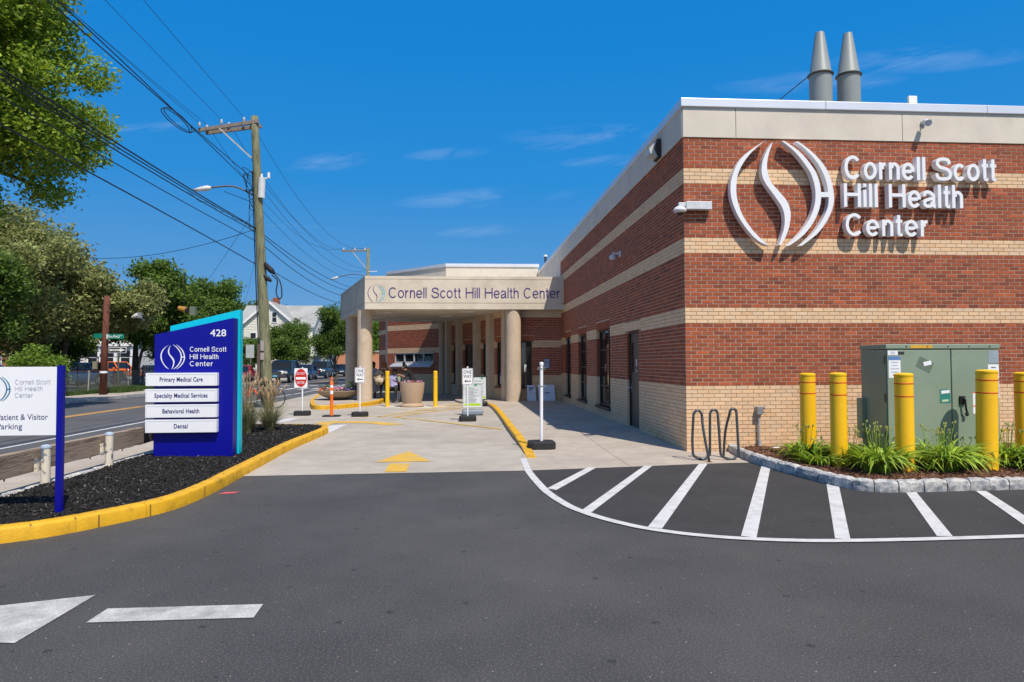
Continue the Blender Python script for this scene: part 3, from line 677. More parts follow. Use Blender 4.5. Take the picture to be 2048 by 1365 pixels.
flat(mb, [(-2.53, 4.96), (-3.55, 4.64), (-3.2, 4.27), (-2.56, 4.15)], .006); flat(mb, [(-2.31, 4.68), (-1.32, 4.68), (-1.31, 4.44), (-2.32, 4.44)], .006)
struct('arrow_marking', mb, wornwhite)
mb = MB()
flat(mb, [(-0.97, 12.43), (-0.51, 11.11), (-1.41, 11.11)]); flat(mb, [(-1.15, 10.95), (-0.83, 10.92), (-0.82, 10.1), (-1.14, 10.11)])
flat(mb, [(-3.95, 18.57), (-3.39, 19.15), (-3.41, 17.69)]); flat(mb, [(-3.45, 18.95), (-2.9, 18.95), (-2.34, 18.68), (-1.46, 17.82), (-1.96, 17.61), (-2.5, 18.28), (-3.0, 18.42), (-3.42, 18.42)], .011)
def line(p, q, w=0.06, z=.010):
    p, q = Vector((*p, 0)), Vector((*q, 0)); d = (q - p).normalized(); l = Vector((-d.y, d.x, 0)) * w
    mb.add([tuple(v + Vector((0, 0, z))) for v in (p - l, q - l, q + l, p + l)], [(0, 1, 2, 3)])
line((-2.5, 20.3), (0.06, 26.6)); line((-2.04, 20.25), (0.5, 25.2), z=.0115); line((-1.56, 23.0), (-0.76, 22.8), z=.013); line((-1.1, 24.2), (-0.1, 24.0), z=.013); line((-0.6, 25.4), (0.5, 25.2), z=.013); line((-1.95, 21.8), (-1.2, 21.8), z=.013)
line((-2.04, 20.25), (-1.21, 19.27), z=.0145); line((-1.21, 19.27), (0.93, 16.25), z=.0145); line((-3.3, 20.45), (-2.2, 20.4)); line((-4.9, 16.98), (-3.3, 16.86), .05)
struct('yellow_marking', mb, roadyel)
mb = MB()
flat(mb, [(-5.35, 17.5), (-5.01, 20.14), (-4.66, 20.21), (-4.95, 17.53)]); flat(mb, [(-3.9, 17.3), (-2.98, 18.0), (-3.02, 15.7), (-3.25, 16.9)])
for a, b in ((-3.71, -3.39), (-3.25, -2.93), (-2.77, -2.45)): flat(mb, [(a, 20.0), (b, 19.95), (b, 20.12), (a, 20.17)])
for a, b in ((-2.0, -1.7), (-1.6, -1.3)): flat(mb, [(a, 19.55), (b, 19.2), (b, 19.35), (a, 19.7)])
# patches of lighter cement at the bollards
struct('driveway_marking', mb, roadwhite)
mb = MB()
flat(mb, [(-3.2, 24.6), (-2.2, 24.4), (-2.3, 25.6), (-3.0, 25.6)], .008); flat(mb, [(-2.4, 24.0), (-0.6, 23.9), (-0.5, 25.4), (-1.3, 25.6), (-2.1, 25.6)], .0075)
struct('cement_patch', mb, mat('light cement', (0.52, 0.49, 0.44), 0.9, 0.1, 4, stain=(0.36, 0.33, 0.29), sscale=2, samt=.6))
mb = MB()
def rect(x0, x1, y0, y1, z=-0.006): mb.add([(x0, y0, z), (x1, y0, z), (x1, y1, z), (x0, y1, z)], [(0, 1, 2, 3)])
rect(-8.85, -8.72, -30, 36); rect(-8.75, -8.62, 36, 56)
for k in range(9): rect(-15.6 + k * 0.78, -15.25 + k * 0.78, 42.5, 44.8)
for k in range(5): rect(-12.9 + k * 1.0, -12.3 + k * 1.0, 49.2, 50.0)
struct('street_marking', mb, roadwhite)
mb = MB(); rect(-12.17, -12.05, -20, 26.8); rect(-12.0, -11.88, -20, 26.8, -0.007); rect(-12.2, -12.08, 38, 46); rect(-12.2, -12.08, 52, 200); rect(-11.98, -11.86, 38, 43); rect(-11.98, -11.86, 52, 200)
mb2 = mb; struct('centre_line', mb, mat('orange road paint', (0.62, 0.33, 0.09), 0.85, 0.12, 4))
# ================================================================ CLINIC (front block)
X0, Y0, YE = 3.93, 11.8, 27.0
clinic = thing('clinic_building', 'large flat-roofed clinic block of red brick with buff brick bands and grey fascia', 'building', (X0, Y0, 0))
Of, uf, nf = Vector((X0, Y0, 0)), Vector((1, 0, 0)), Vector((0, -1, 0)); LF = 12.0
Ol, ul, nl = Vector((X0, YE, 0)), Vector((0, -1, 0)), Vector((-1, 0, 0)); LL = YE - Y0
def ow(y0, y1, z0, z1): return (YE - y1, YE - y0, z0, z1)
wins = [ow(24.62, 26.02, 0.36, 2.52), ow(21.42, 22.98, 0.36, 2.52), ow(17.98, 19.82, 0.36, 2.52)]; door = ow(15.02, 16.08, 0.05, 2.32)
mb = MB()
backing(mb, Of, uf, nf, LF, (-0.05, 5.6), [])
backing(mb, Ol, ul, nl, LL, (-0.05, 5.6), wins + [door])
mb.box(X0 + .02, X0 + LF, Y0 + .02, Y0 + 0.1, -0.05, 5.6, 0)
mb.add([(X0 + LF, Y0, -.05), (X0 + LF, 27, -.05), (X0 + LF, 27, 6.1), (X0 + LF, Y0, 6.1)], [(0, 1, 2, 3)], 0)
mb.build('wall', [mort_r, mort_c, redb, creamb], clinic)
BR = Bricks()
cam_p = Vector((0, 0, 1.6))
cand = []
thr = [0]
def keep(p): return X0 < p.x < X0 + 4.35 and 2.554 < p.z < 3.50
_door[0] = None
BR.wall(Of, uf, nf, LF, 5.6, keep=keep)
sold = [(a, b, d, d + 3 * CO) for (a, b, c, d) in wins]
dl = (door[0] - 0.2, door[1] + 0.2, door[3], door[3] + 3 * CO)
BR.wall(Ol, ul, nl, LL, 5.6, openings=wins + [door, dl], phase=0.06, soldiers=sold)
nb = round((dl[1] - dl[0]) / CO)
for k in range(nb): BR.brick(Ol, ul, nl, dl[0] + k * (dl[1] - dl[0]) / nb + .003, dl[0] + (k + 1) * (dl[1] - dl[0]) / nb - .003, dl[2] + .004, dl[3] - .004, .011, 1)
BR.build('brickwork', clinic)
# the bricks that can be picked out one by one: children of their wall panel
wallp = MB(); wallp.box(X0 + .03, X0 + .05, Y0 + .03, Y0 + .05, 2.6, 3.4)
bm_ = MB(); h_, l_ = (CO - .014) / 2, (BL - .014) / 2
bm_.add([(-l_, -.005, -h_), (l_, -.005, -h_), (l_, -.005, h_), (-l_, -.005, h_), (-l_, 0, -h_), (l_, 0, -h_), (l_, 0, h_), (-l_, 0, h_)], [(0, 1, 2, 3), (0, 4, 5, 1), (1, 5, 6, 2), (2, 6, 7, 3), (3, 7, 4, 0)])
b0 = None; rr = random.Random(5)
assert len(BR.rects) <= 300, len(BR.rects)
for p, cc in BR.rects:
    if b0 is None: b0 = bm_.build('brick', redb, clinic); ob = b0
    else: ob = b0.copy(); COL.objects.link(ob)
    ob.location = (p.x, p.y - rr.uniform(-.0015, .0015), p.z)
# fascia: grey stucco panels with joints, coping in lengths
def seg(a, b, n): return [(a + (b - a) * i / n, a + (b - a) * (i + 1) / n) for i in range(n)]
fx = [X0 - .012, X0 + 0.96, X0 + 4.08, X0 + 7.2, X0 + 12]
for a, b in zip(fx[:-1], fx[1:]):
    mb = MB(); mb.box(a + .006, b - .006, Y0 - .022, Y0 + .2, 5.6, 6.15); mb.build('fascia_panel', stucco, clinic)
fy = [Y0 - .012, 15.6, 19.4, 23.2, 27.0, 31.5, 36.0]
for k, (a, b) in enumerate(zip(fy[:-1], fy[1:])):
    mb = MB(); mb.box(X0 - .022, X0 + .2, a + (.006 if k else 0.012), b - .006, 5.6 if k < 4 else 4.4, 6.15); mb.build('fascia_panel', stucco, clinic)
mb = MB(); mb.box(X0 + .0, X0 + 12, Y0 + .01, 36, 5.59, 5.62); mb.box(X0 + .21, X0 + 12, Y0 + .21, 36, 5.9, 6.05)
mb.build('roof', stucco, clinic)
for a, b in ((X0 - .05, X0 + 2.62), (X0 + 2.62, X0 + 5.7), (X0 + 5.7, X0 + 8.8), (X0 + 8.8, X0 + 12)):
    mb = MB(); mb.box(a + (.004 if a > X0 else 0), b - .004, Y0 - .06, Y0 + .3, 6.14, 6.29); mb.build('coping', alum, clinic, bevel=.008)
for a, b in zip([Y0 + .302, 15, 18.2, 21.4, 24.6, 27.8, 31.9], [15, 18.2, 21.4, 24.6, 27.8, 31.9, 36.0]):
    mb = MB(); mb.box(X0 - .05, X0 + .28, a + .004, b - .004, 6.14, 6.288); mb.build('coping', alum, clinic, bevel=.008)
# windows on the side wall
for (a, b, c, d) in wins:
    y0, y1 = YE - b, YE - a; xr = X0 + .115
    f = MB()
    for (p, q, r, s_) in ((y0, y0 + .06, c, d), (y1 - .06, y1, c, d), (y0 + .06, y1 - .06, c, c + .06), (y0 + .06, y1 - .06, d - .07, d)): f.box(xr - .03, xr + .05, p, q, r, s_)
    w_ = y1 - y0; ym = y0 + w_ * 0.33
    f.box(xr - .024, xr + .044, ym - .03, ym + .03, c + .06, d - .07)
    hs_ = [c + .06 + (d - c - .13) * k / 4 for k in (1, 2, 3)]
    for h in hs_:
        f.box(xr - .018, xr + .04, y0 + .06, ym - .03, h - .02, h + .02); f.box(xr - .018, xr + .04, ym + .03, y1 - .06, h - .02, h + .02)
    fo = f.build('window', darkmetal, clinic)
    zs = [c + .06] + hs_ + [d - .07]
    for k in range(4):
        for (p, q) in ((y0 + .06, ym - .03), (ym + .03, y1 - .06)):
            g_ = MB(); g_.box(xr + .01, xr + .018, p, q, zs[k] + .02, zs[k + 1] - .02); g_.build('pane', glass, fo)
    s_ = MB(); s_.box(X0 - .06, X0 + .1, y0 - .04, y1 + .04, c - .07, c + .0); s_.build('sill', darkmetal, fo, bevel=.006)
    bk = MB(); bk.box(xr + .4, xr + .42, y0 - .3, y1 + .3, c - .1, d + .1); bk.build('dark_backing', mat('interior dark', (0.03, 0.028, 0.026), 0.9), fo)  # dark sheet added behind the panes, its colour standing for the unlit room
a, b, c, d = door; y0, y1 = YE - b, YE - a
doorm = mat('brown door paint', (0.085, 0.070, 0.060), 0.5, 0.06, 2)
mb = MB(); mb.box(X0 + .08, X0 + .13, y0 + .05, y1 - .05, 0.075, d - .05); dob = mb.build('door', doorm, clinic, bevel=.004)
mb = MB(); mb.box(X0 + .04, X0 + .14, y0, y0 + .05, .05, d); mb.box(X0 + .04, X0 + .14, y1 - .05, y1, .05, d); mb.box(X0 + .04, X0 + .14, y0 + .05, y1 - .05, d - .05, d); mb.build('frame', darkmetal, dob)
mb = MB(); mb.box(X0 + .072, X0 + .079, y1 - .28, y1 - .16, 1.35, 2.05); mb.build('pane', glass, dob)
mb = MB(); mb.cyl((X0 + .08, y1 - .11, .98), (X0 + .02, y1 - .11, .98), .03, n=12); mb.blob((X0 + .01, y1 - .11, .98), .035, .035, .035); mb.box(X0 + .070, X0 + .079, y1 - .14, y1 - .08, .9, 1.08); mb.build('handle', mat('steel', (.5, .5, .5), .3, metal=.9), dob)
mb = MB(); mb.box(X0 + .073, X0 + .079, y1 - .6, y1 - .53, 1.50, 1.66); mb.box(X0 + .073, X0 + .079, y1 - .58, y1 - .54, 1.36, 1.42); mb.build('notice', signwhite, dob)
mb = MB(); mb.box(X0 - .03, X0 + .14, y0, y1, .02, .07); mb.build('threshold', mat('aluminium threshold', (.5, .53, .58), .35, metal=.6), dob)
# ================================================================ ENTRANCE WING with canopy
wing = thing('entrance_wing', 'low entrance wing with columned drive-under canopy and lettered concrete fascia', 'building', (0, 27, 0))
OFB = -0.09
# short front wall between column and clinic wall
Ow, uw, nw = Vector((1.85, 27.0, 0)), Vector((1, 0, 0)), Vector((0, -1, 0)); LWF = X0 - 1.85
opW = [(0.46, 0.90, 0.62, 2.44)]
mb = MB(); backing(mb, Ow, uw, nw, LWF, (-.05, 3.4), opW, OFB)
BW = Bricks(); BW.wall(Ow, uw, nw, LWF, 3.38, OFB, openings=opW, soldiers=[(0.40, 0.96, 2.44, 2.645)])
# long entrance wall running back
Pa, Pb = Vector((-0.78, 35.0, 0)), Vector((1.85, 27.0, 0)); ue = (Pb - Pa).normalized(); ne = ue.cross(Vector((0, 0, 1))); LE = (Pb - Pa).length
def aE(Y): return (Vector((Pa.x + (Pa.y - Y) * 0.328, Y, 0)) - Pa).length
pierY = [28.75, 30.35, 32.75, 34.45]
opE = []
spans = [(34.15, 33.05), (32.45, 30.65), (30.05, 29.05), (28.45, 27.3)]
for k, (yb, ya) in enumerate(spans):
    a0, a1 = aE(yb) + .1, aE(ya) - .1
    opE.append((a0, a1, 0.10 if k == 1 else 0.62, 2.44))
backing(mb, Pa, ue, ne, LE, (-.05, 3.66), opE, OFB)
BW.wall(Pa, ue, ne, LE, 3.64, OFB, openings=opE, soldiers=[(a - .05, b + .05, d, d + .205) for a, b, c, d in opE])
# rear wall facing the drive
Oz, uz = Vector((-4.15, 38.3, 0)), Vector((1, -1, 0)).normalized(); nz_ = uz.cross(Vector((0, 0, 1))); LZ = 4.72
opZ = [(0.62, 3.72, 1.60, 2.12)]
backing(mb, Oz, uz, nz_, LZ, (-.05, 5.43), opZ, -0.17)
BW.wall(Oz, uz, nz_, LZ, 5.42, -0.17, openings=opZ)
Oy, uy = Vector((-5.35, 44.4, 0)), Vector((.65, -2.1, 0)).normalized()
backing(mb, Oy, uy, uy.cross(Vector((0, 0, 1))), 2.25, (-.05, 5.2), [], -0.17); BW.wall(Oy, uy, uy.cross(Vector((0, 0, 1))), 2.25, 5.2, -0.17)
mb.add([(-4.7, 42.3, 0), (-4.15, 38.3, 0), (-4.15, 38.3, 5.4), (-4.7, 42.3, 5.4)], [(0, 1, 2, 3)], 0)
mb.build('wall', [mort_r, mort_c, redb, creamb], wing)
BW.build('brickwork', wing)
# concrete beam over the short wall
mb = MB(); mb.box(1.6, X0 - .003, 26.93, 27.2, 3.385, 3.638); mb.build('beam', precast, wing)
# canopy
CP = [(-3.70, 26.2), (X0 - .004, 26.2), (X0 - .004, 27.3), (1.95, 27.3), (-0.75, 34.9), (-1.2, 35.0), (-5.85, 33.3)]
def inset(P, d):
    out = []; n = len(P)
    for i in range(n):
        a, b, c = Vector(P[i - 1]), Vector(P[i]), Vector(P[(i + 1) % n]); e1 = (b - a).normalized(); e2 = (c - b).normalized()
        n1 = Vector((-e1.y, e1.x)); n2 = Vector((-e2.y, e2.x)); k = (n1 + n2); k = k / max(.2, k.dot(n1)); out.append(tuple(b + k * d))
    return out
mb = MB(); cin = inset(CP, .018)
mb.prism(CP, 3.64, 3.865); mb.prism(cin, 3.865, 3.885); mb.prism(CP, 3.885, 4.775); mb.prism(cin, 4.775, 4.795); mb.prism(CP, 4.795, 4.905)
mb.build('canopy', precast, wing)
for (x, y) in ((-3.13, 27.86), (-0.72, 29.93), (0.2, 27.25), (-1.69, 33.0), (-3.92, 30.97)):
    mb = MB(); mb.box(x - .28, x + .28, y - .12, y + .12, 3.60, 3.638); lo = mb.build('ceiling_light', whitem, wing, bevel=.006)
for (x, y, r, zb) in ((1.97, 26.53, .30, .0), (-3.80, 26.92, .295, .1), (-5.0, 31.3, .27, .1)):
    mb = MB(); mb.cyl((x, y, zb), (x, y, 3.64), r, n=40); mb.build('column', colm, wing, smooth=40)
mb = MB(); mb.cyl((-1.05, 34.95, 0), (-1.05, 34.95, 3.64), .15, n=24); mb.build('column', colm, wing, smooth=40)
for Y in pierY + [27.05]:
    c = Pa + ue * aE(Y); 
    mb = MB(); hw = .18
    mb.obox(c + ne * .06 + Vector((0, 0, 1.84)), ue * hw, ne * .2, Vector((0, 0, 1.8))); mb.build('pier', colm, wing, bevel=.01)
for k, (a, b, c, d) in enumerate(opE):
    f = MB(); cc = lambda t, z, dd: Pa + ue * t + Vector((0, 0, z)) + ne * dd
    for (p, q, r, s_) in ((a, a + .05, c, d), (b - .05, b, c, d), (a + .05, b - .05, c, c + .05), (a + .05, b - .05, d - .06, d)):
        f.obox(cc((p + q) / 2, (r + s_) / 2, -.08), ue * (q - p) / 2, ne * .035, Vector((0, 0, (s_ - r) / 2)))
    if k == 1: f.obox(cc((a + b) / 2, (c + d) / 2, -.08), ue * .035, ne * .03, Vector((0, 0, (d - c) / 2 - .06)))
    fo = f.build('door' if k == 1 else 'window', darkmetal, wing)
    g_ = MB(); g_.obox(cc((a + b) / 2, (c + d) / 2, -.085), ue * ((b - a) / 2 - .05), ne * .004, Vector((0, 0, (d - c) / 2 - .055))); g_.build('pane', glass, fo)
    if k != 1:
        s_ = MB(); s_.obox(cc((a + b) / 2, c - .04, .02), ue * ((b - a) / 2 + .03), ne * .06, Vector((0, 0, .035))); s_.build('sill', mat('brick sill', (0.20, 0.06, 0.035), .8, .1, 20), fo)
f = MB(); x0, x1 = 1.85 + .46, 1.85 + .90
for (p, q, r, s_) in ((x0, x0 + .045, .62, 2.44), (x1 - .045, x1, .62, 2.44), (x0 + .045, x1 - .045, .62, .67), (x0 + .045, x1 - .045, 2.38, 2.44)): f.box(p, q, 27.05, 27.12, r, s_)
fo = f.build('window', darkmetal, wing); g_ = MB(); g_.box(x0 + .045, x1 - .045, 27.08, 27.088, .67, 2.38); g_.build('pane', glass, fo)
s_ = MB(); s_.box(x0 - .03, x1 + .03, 26.95, 27.05, .55, .62); s_.build('sill', darkmetal, fo)
# rear strip window: four white-framed lights and sloping sill
a, b, c, d = opZ[0]; f = MB(); cc = lambda t, z, dd: Oz + uz * t + Vector((0, 0, z)) + nz_ * dd
def zb(mbx, p, q, r, s_, dd, th): mbx.obox(cc((p + q) / 2, (r + s_) / 2, dd), uz * (q - p) / 2, nz_ * th / 2, Vector((0, 0, (s_ - r) / 2)))
zb(f, a, b, c, c + .06, -.06, .08); zb(f, a, b, d - .06, d, -.06, .08)
ww = (b - a) / 4
for k in range(5): zb(f, a + k * ww - .04 if k else a, a + k * ww + .04 if k < 4 else b, c + .06, d - .06, -.06, .08)
fo = f.build('window', mat('pale grey frame', (.50, .53, .55), .5), wing)
for k in range(4):
    g_ = MB(); zb(g_, a + k * ww + .04, a + (k + 1) * ww - .04, c + .06, d - .06, -.07, .008); g_.build('pane', glass, fo)
s_ = MB(); q = [cc(a - .08, c - .02, .0), cc(b, c - .02, .0), cc(b, c - .20, .22), cc(a - .25, c - .20, .22)]
s_.add([tuple(v) for v in q] + [tuple(v - Vector((0, 0, .04))) for v in q], [(0, 1, 2, 3), (7, 6, 5, 4), (3, 2, 6, 7), (0, 3, 7, 4), (1, 5, 6, 2)]); s_.build('sill', mat('zinc sill', (.50, .54, .58), .35, metal=.3), fo)
# upper roof block
RB = [(-0.83, 34.95), (3.9, 34.95), (3.9, 45), (-4.7, 45), (-4.2, 38.3)]
mb = MB(); mb.prism(RB, 5.43, 6.50); mb.build('upper_wall', stucco, wing)
mb = MB(); mb.box(-.8, 3.9, 34.97, 35.2, 3.6, 5.43); mb.build('upper_wall', stucco, wing)
RB2 = inset(RB, -.05); mb = MB(); mb.prism(RB2, 6.50, 6.66); mb.build('coping', alum, wing)
mb = MB(); mb.prism([(2.0, 27.31), (3.9, 27.31), (3.9, 34.9), (-.7, 34.9)], 4.5, 4.9); mb.build('roof', stucco, wing)
# ================================================================ SIGNS ON THE BUILDINGS
XR, ZR = Vector((1, 0, 0)), Vector((0, 0, 1))
ws = thing('wall_sign', 'big white raised letters and curved emblem on the clinic brick front wall', 'sign', (6.8, Y0 - .15, 4.6))
YS = Y0 - 0.17
def fx_(x): return x * YS / 11.85      # position read at depth 11.85, carried to the sign's own depth
def fz_(z): return 1.6 + (z - 1.6) * YS / 11.85
for key in ('arc', 'ess', 'inner', 'outer', 'bar'):
    mb = MB(); logo_piece(mb, key, (fx_(4.80), YS - (0.001 if key == 'bar' else 0), fz_(3.675)), XR, ZR, fz_(5.59) - fz_(3.675), 0.0 if key == 'bar' else 0.0, sxx=1.03)
    # give the stroke its thickness towards the wall
    n = len(mb.v); V = list(mb.v); mb2 = MB(); half = n // 2
    F = [tuple(f) for f in mb.f]; back = [(x, y + 0.13, z) for x, y, z in V]
    F2 = [tuple(reversed([i + n for i in f])) for f in F]
    loop = list(range(half)) + list(range(n - 1, half - 1, -1))
    F3 = [(loop[i], loop[(i + 1) % n], loop[(i + 1) % n] + n, loop[i] + n) for i in range(n)]
    mb2.add(V + back, F + F2 + F3); mb2.build('emblem_stroke', signwhite, ws)
pin = mat('sign stand-off', (.4, .4, .4), .5)
for line, zb_, cap, xl_, xr_ in (('Cornell Scott', 4.91, .43, 6.94, 9.86), ('Hill Health', 4.40, .43, 6.92, 9.20), ('Center', 3.87, .41, 6.94, 8.52)):
    light_line(ws, line, (fx_(xl_), YS, fz_(zb_)), XR, ZR, cap * YS / 11.85, (xr_ - xl_) * YS / 11.85, signwhite, t=.070, depth=.12)
cs = thing('canopy_sign', 'purple and teal clinic name and emblem lettered along the canopy fascia', 'sign', (0, 26.2, 4.2))
light_line(cs, 'Cornell Scott Hill Health Center', (-2.80, 26.19, 4.07), XR, ZR, .40, 6.58, purple, t=.048, depth=.009)
for key, m in (('arc', purple), ('ess', purple), ('inner', teal), ('outer', teal), ('bar', teal)):
    mb = MB(); logo_piece(mb, key, (-3.60, 26.188, 3.90), XR, ZR, .68, 0.0, wide=.62); mb.build('emblem_stroke', m, cs)
# ---- cameras, lamps on the clinic
camw = mat('camera housing', (.62, .63, .66), .4)
t = thing('security_camera', 'white dome camera on a long box bracket at the clinic corner', 'camera', (X0, Y0, 4.3))
mb = MB(); mb.box(X0 + .0, X0 + .46, Y0 - .14, Y0 - .02, 4.28, 4.42); mb.build('bracket', camw, t, bevel=.006)
mb = MB(); mb.box(X0 - .13, X0 + .0, Y0 - .12, Y0 - .04, 4.33, 4.40); mb.build('arm', camw, t, bevel=.01)
mb = MB(); mb.lathe((X0 - .10, Y0 - .08, 4.22), [(.07, 0), (.115, .025), (.12, .05), (.085, .1), (.03, .125)], 20); mb.build('housing', camw, t, smooth=40)
mb = MB(); mb.lathe((X0 - .10, Y0 - .08, 4.18), [(.02, 0), (.055, .02), (.068, .04)], 16); mb.build('lens', darkmetal, t, smooth=60)
t = thing('security_camera', 'small white dome camera on a short arm halfway along the shaded side wall', 'camera', (X0, 16.7, 4.2))
mb = MB(); mb.box(X0 - .02, X0 - .0, 16.62, 16.78, 4.22, 4.36); mb.box(X0 - .2, X0 - .02, 16.67, 16.73, 4.27, 4.32); mb.build('bracket', camw, t)
mb = MB(); mb.lathe((X0 - .2, 16.7, 4.14), [(.05, 0), (.085, .03), (.08, .09), (.04, .13)], 16); mb.build('housing', camw, t, smooth=40)
t = thing('wall_lamp', 'dark wedge-shaped lamp with clear lens on the side fascia', 'lamp', (X0, 13.2, 5.8))
mb = MB(); mb.extr([(X0 - .022, 13.05, 5.62), (X0 - .022, 13.05, 5.98), (X0 - .10, 13.05, 5.99), (X0 - .16, 13.05, 5.80), (X0 - .08, 13.05, 5.62)], (0, .34, 0)); mb.build('housing', darkmetal, t, bevel=.006)
mb = MB(); mb.extr([(X0 - .10, 13.07, 5.97), (X0 - .26, 13.07, 5.80), (X0 - .24, 13.07, 5.70), (X0 - .10, 13.07, 5.64), (X0 - .162, 13.07, 5.80)], (0, .30, 0)); mb.build('lens', mat('frosted lens', (.55, .55, .55), .25, spec=.6), t)
t = thing('wall_lamp', 'small white flood lamp on the front fascia above the lettering', 'lamp', (fx_(8.53), Y0, 5.85))
x = fx_(8.56); mb = MB(); mb.cyl((x, Y0 - .02, 5.93), (x, Y0 - .05, 5.93), .05, n=14); mb.tube([(x, Y0 - .05, 5.93), (x, Y0 - .11, 5.98), (x - .02, Y0 - .16, 5.90)], .012, 6); mb.build('arm', greymetal, t)
mb = MB(); mb.cyl((x - .02, Y0 - .12, 5.94), (x - .06, Y0 - .26, 5.86), .045, .06, 14); mb.build('housing', camw, t, smooth=40)
t = thing('wall_lamp', 'small white flood lamp on the front fascia beyond the wing of letters', 'lamp', (9.9, Y0, 5.85)) if False else None
# conduit post by the wall
t = thing('electrical_box', 'small grey outlet box on a conduit against the buff brick base', 'electrical box', (5.22, 11.72, 0))
mb = MB(); mb.cyl((5.22, 11.74, .05), (5.22, 11.74, .70), .021, n=10); mb.cyl((5.22, 11.74, .05), (5.22, 11.74, .22), .034, n=10); mb.build('conduit', mat('pvc grey', (.38, .38, .38), .6), t)
mb = MB(); mb.box(5.17, 5.27, 11.68, 11.79, .66, .80); mb.build('box', greymetal, t, bevel=.006)
mb = MB(); mb.cyl((5.27, 11.72, .76), (5.31, 11.70, .78), .022, n=8); mb.cyl((5.27, 11.72, .70), (5.30, 11.70, .71), .018, n=8); mb.build('cover', greymetal, t)
# roof stacks
stm = mat('stack paint', (.22, .25, .25), .5, .05, 3, spec=.4)
for x, lab in ((8.80, 'grey roof exhaust stack with tapered top, left of the pair'), (9.52, 'grey roof exhaust stack with tapered top, right of the pair')):
    t = thing('exhaust_stack', lab, 'exhaust stack', (x, 16, 6.1), 'exhaust stacks on the clinic roof')
    mb = MB(); mb.cyl((x, 16, 6.05), (x, 16, 8.62), .265, n=32); mb.build('barrel', stm, t, smooth=40)
    mb = MB(); mb.lathe((x, 16, 8.66), [(.27, 0), (.25, .03), (.105, 1.02), (.10, 1.03)], 32); mb.build('nozzle', stm, t, smooth=40)
    mb = MB(); mb.lathe((x, 16, 8.58), [(.28, .02), (.305, .04), (.305, .055), (.27, .07)], 32); mb.build('collar', darkmetal, t)
guy = MB(); guy.tube([(8.5, 16.0, 8.60), (5.6, 20, 6.3)], .012, 5); guy.build('guy_wire', cable, bpy.data.objects['exhaust_stack'])
t = thing('antenna', 'small white panel antenna box on a stub above the coping', 'antenna', (8.1, Y0 + .5, 6.2))
x = 8.28 * 12.2 / 11.85; mb = MB(); mb.box(x - .085, x + .085, 12.2, 12.26, 6.45, 6.62); mb.build('panel', mat('antenna white', (.75, .75, .70), .5), t, bevel=.012)
mb = MB(); mb.cyl((x, 12.24, 6.05), (x, 12.24, 6.46), .015, n=8); mb.build('mast', darkmetal, t)
t = thing('roof_vent', 'tiny dark vent pipe with white cap on the far clinic roof edge', 'vent', (4.3, 33.5, 6.2))
mb = MB(); mb.cyl((4.05, 33, 6.2), (4.05, 33, 6.75), .06, n=10); mb.build('pipe', darkmetal, t); mb = MB(); mb.cyl((4.05, 33, 6.75), (4.05, 33, 6.83), .09, n=10); mb.build('cap', whitem, t)
# no smoking sign, sanitizer, notices, posters
t = thing('notice_sign', 'small white and blue no-smoking notice on the brick beside the entrance', 'sign', (3.33, 26.98, 1.5))
mb = MB(); mb.box(3.22, 3.46, 26.965, 26.985, 1.36, 1.72); mb.build('plate', mat('notice blue', (.10, .16, .45), .5), t)
mb = MB(); mb.box(3.235, 3.42, 26.958, 26.964, 1.375, 1.705); mb.build('face', mat('notice face', (.55, .6, .72), .5), t)
mb = MB(); ring = [(3.325 + .06 * math.cos(a), 26.955, 1.60 + .06 * math.sin(a)) for a in [k * math.pi / 8 for k in range(17)]]; mb.tube(ring, .009, 5); mb.tube([(3.29, 26.955, 1.64), (3.36, 26.955, 1.56)], .009, 5); mb.box(3.26, 3.39, 26.953, 26.957, 1.43, 1.45); mb.box(3.26, 3.39, 26.953, 26.957, 1.47, 1.485); mb.build('symbol', navy, t)
t = thing('hand_sanitizer_stand', 'white hand sanitizer dispenser on a pole inside the entrance window', 'sanitizer stand', (2.5, 26.93, 0))
mb = MB(); mb.cyl((2.475, 26.93, .55), (2.475, 26.93, 1.25), .02, n=8); mb.build('pole', greymetal, t); mb = MB(); mb.box(2.42, 2.53, 26.88, 26.96, 1.2, 1.5); mb.build('dispenser', mat('dispenser', (.45, .5, .52), .4), t, bevel=.01)
posm = mat('poster board', (.62, .70, .82), .6, .03)
def printed(parent, x0, x1, y, z0, z1, rows, seed, m=None, lean=0.0):
    rg = random.Random(seed); mb = MB()
    for k in range(rows):
        z = z1 - (z1 - z0) * (k + .5) / rows; w = (x1 - x0) * rg.uniform(.45, .98)
        h = (z1 - z0) / rows * .28
        mb.add([(x0, y + lean * (z - z0), z - h), (x0 + w, y + lean * (z - z0), z - h), (x0 + w, y + lean * (z - z0), z + h), (x0, y + lean * (z - z0), z + h)], [(0, 1, 2, 3)])
    return mb.build('print', m or mat('print grey', (.30, .30, .38), .6), parent)
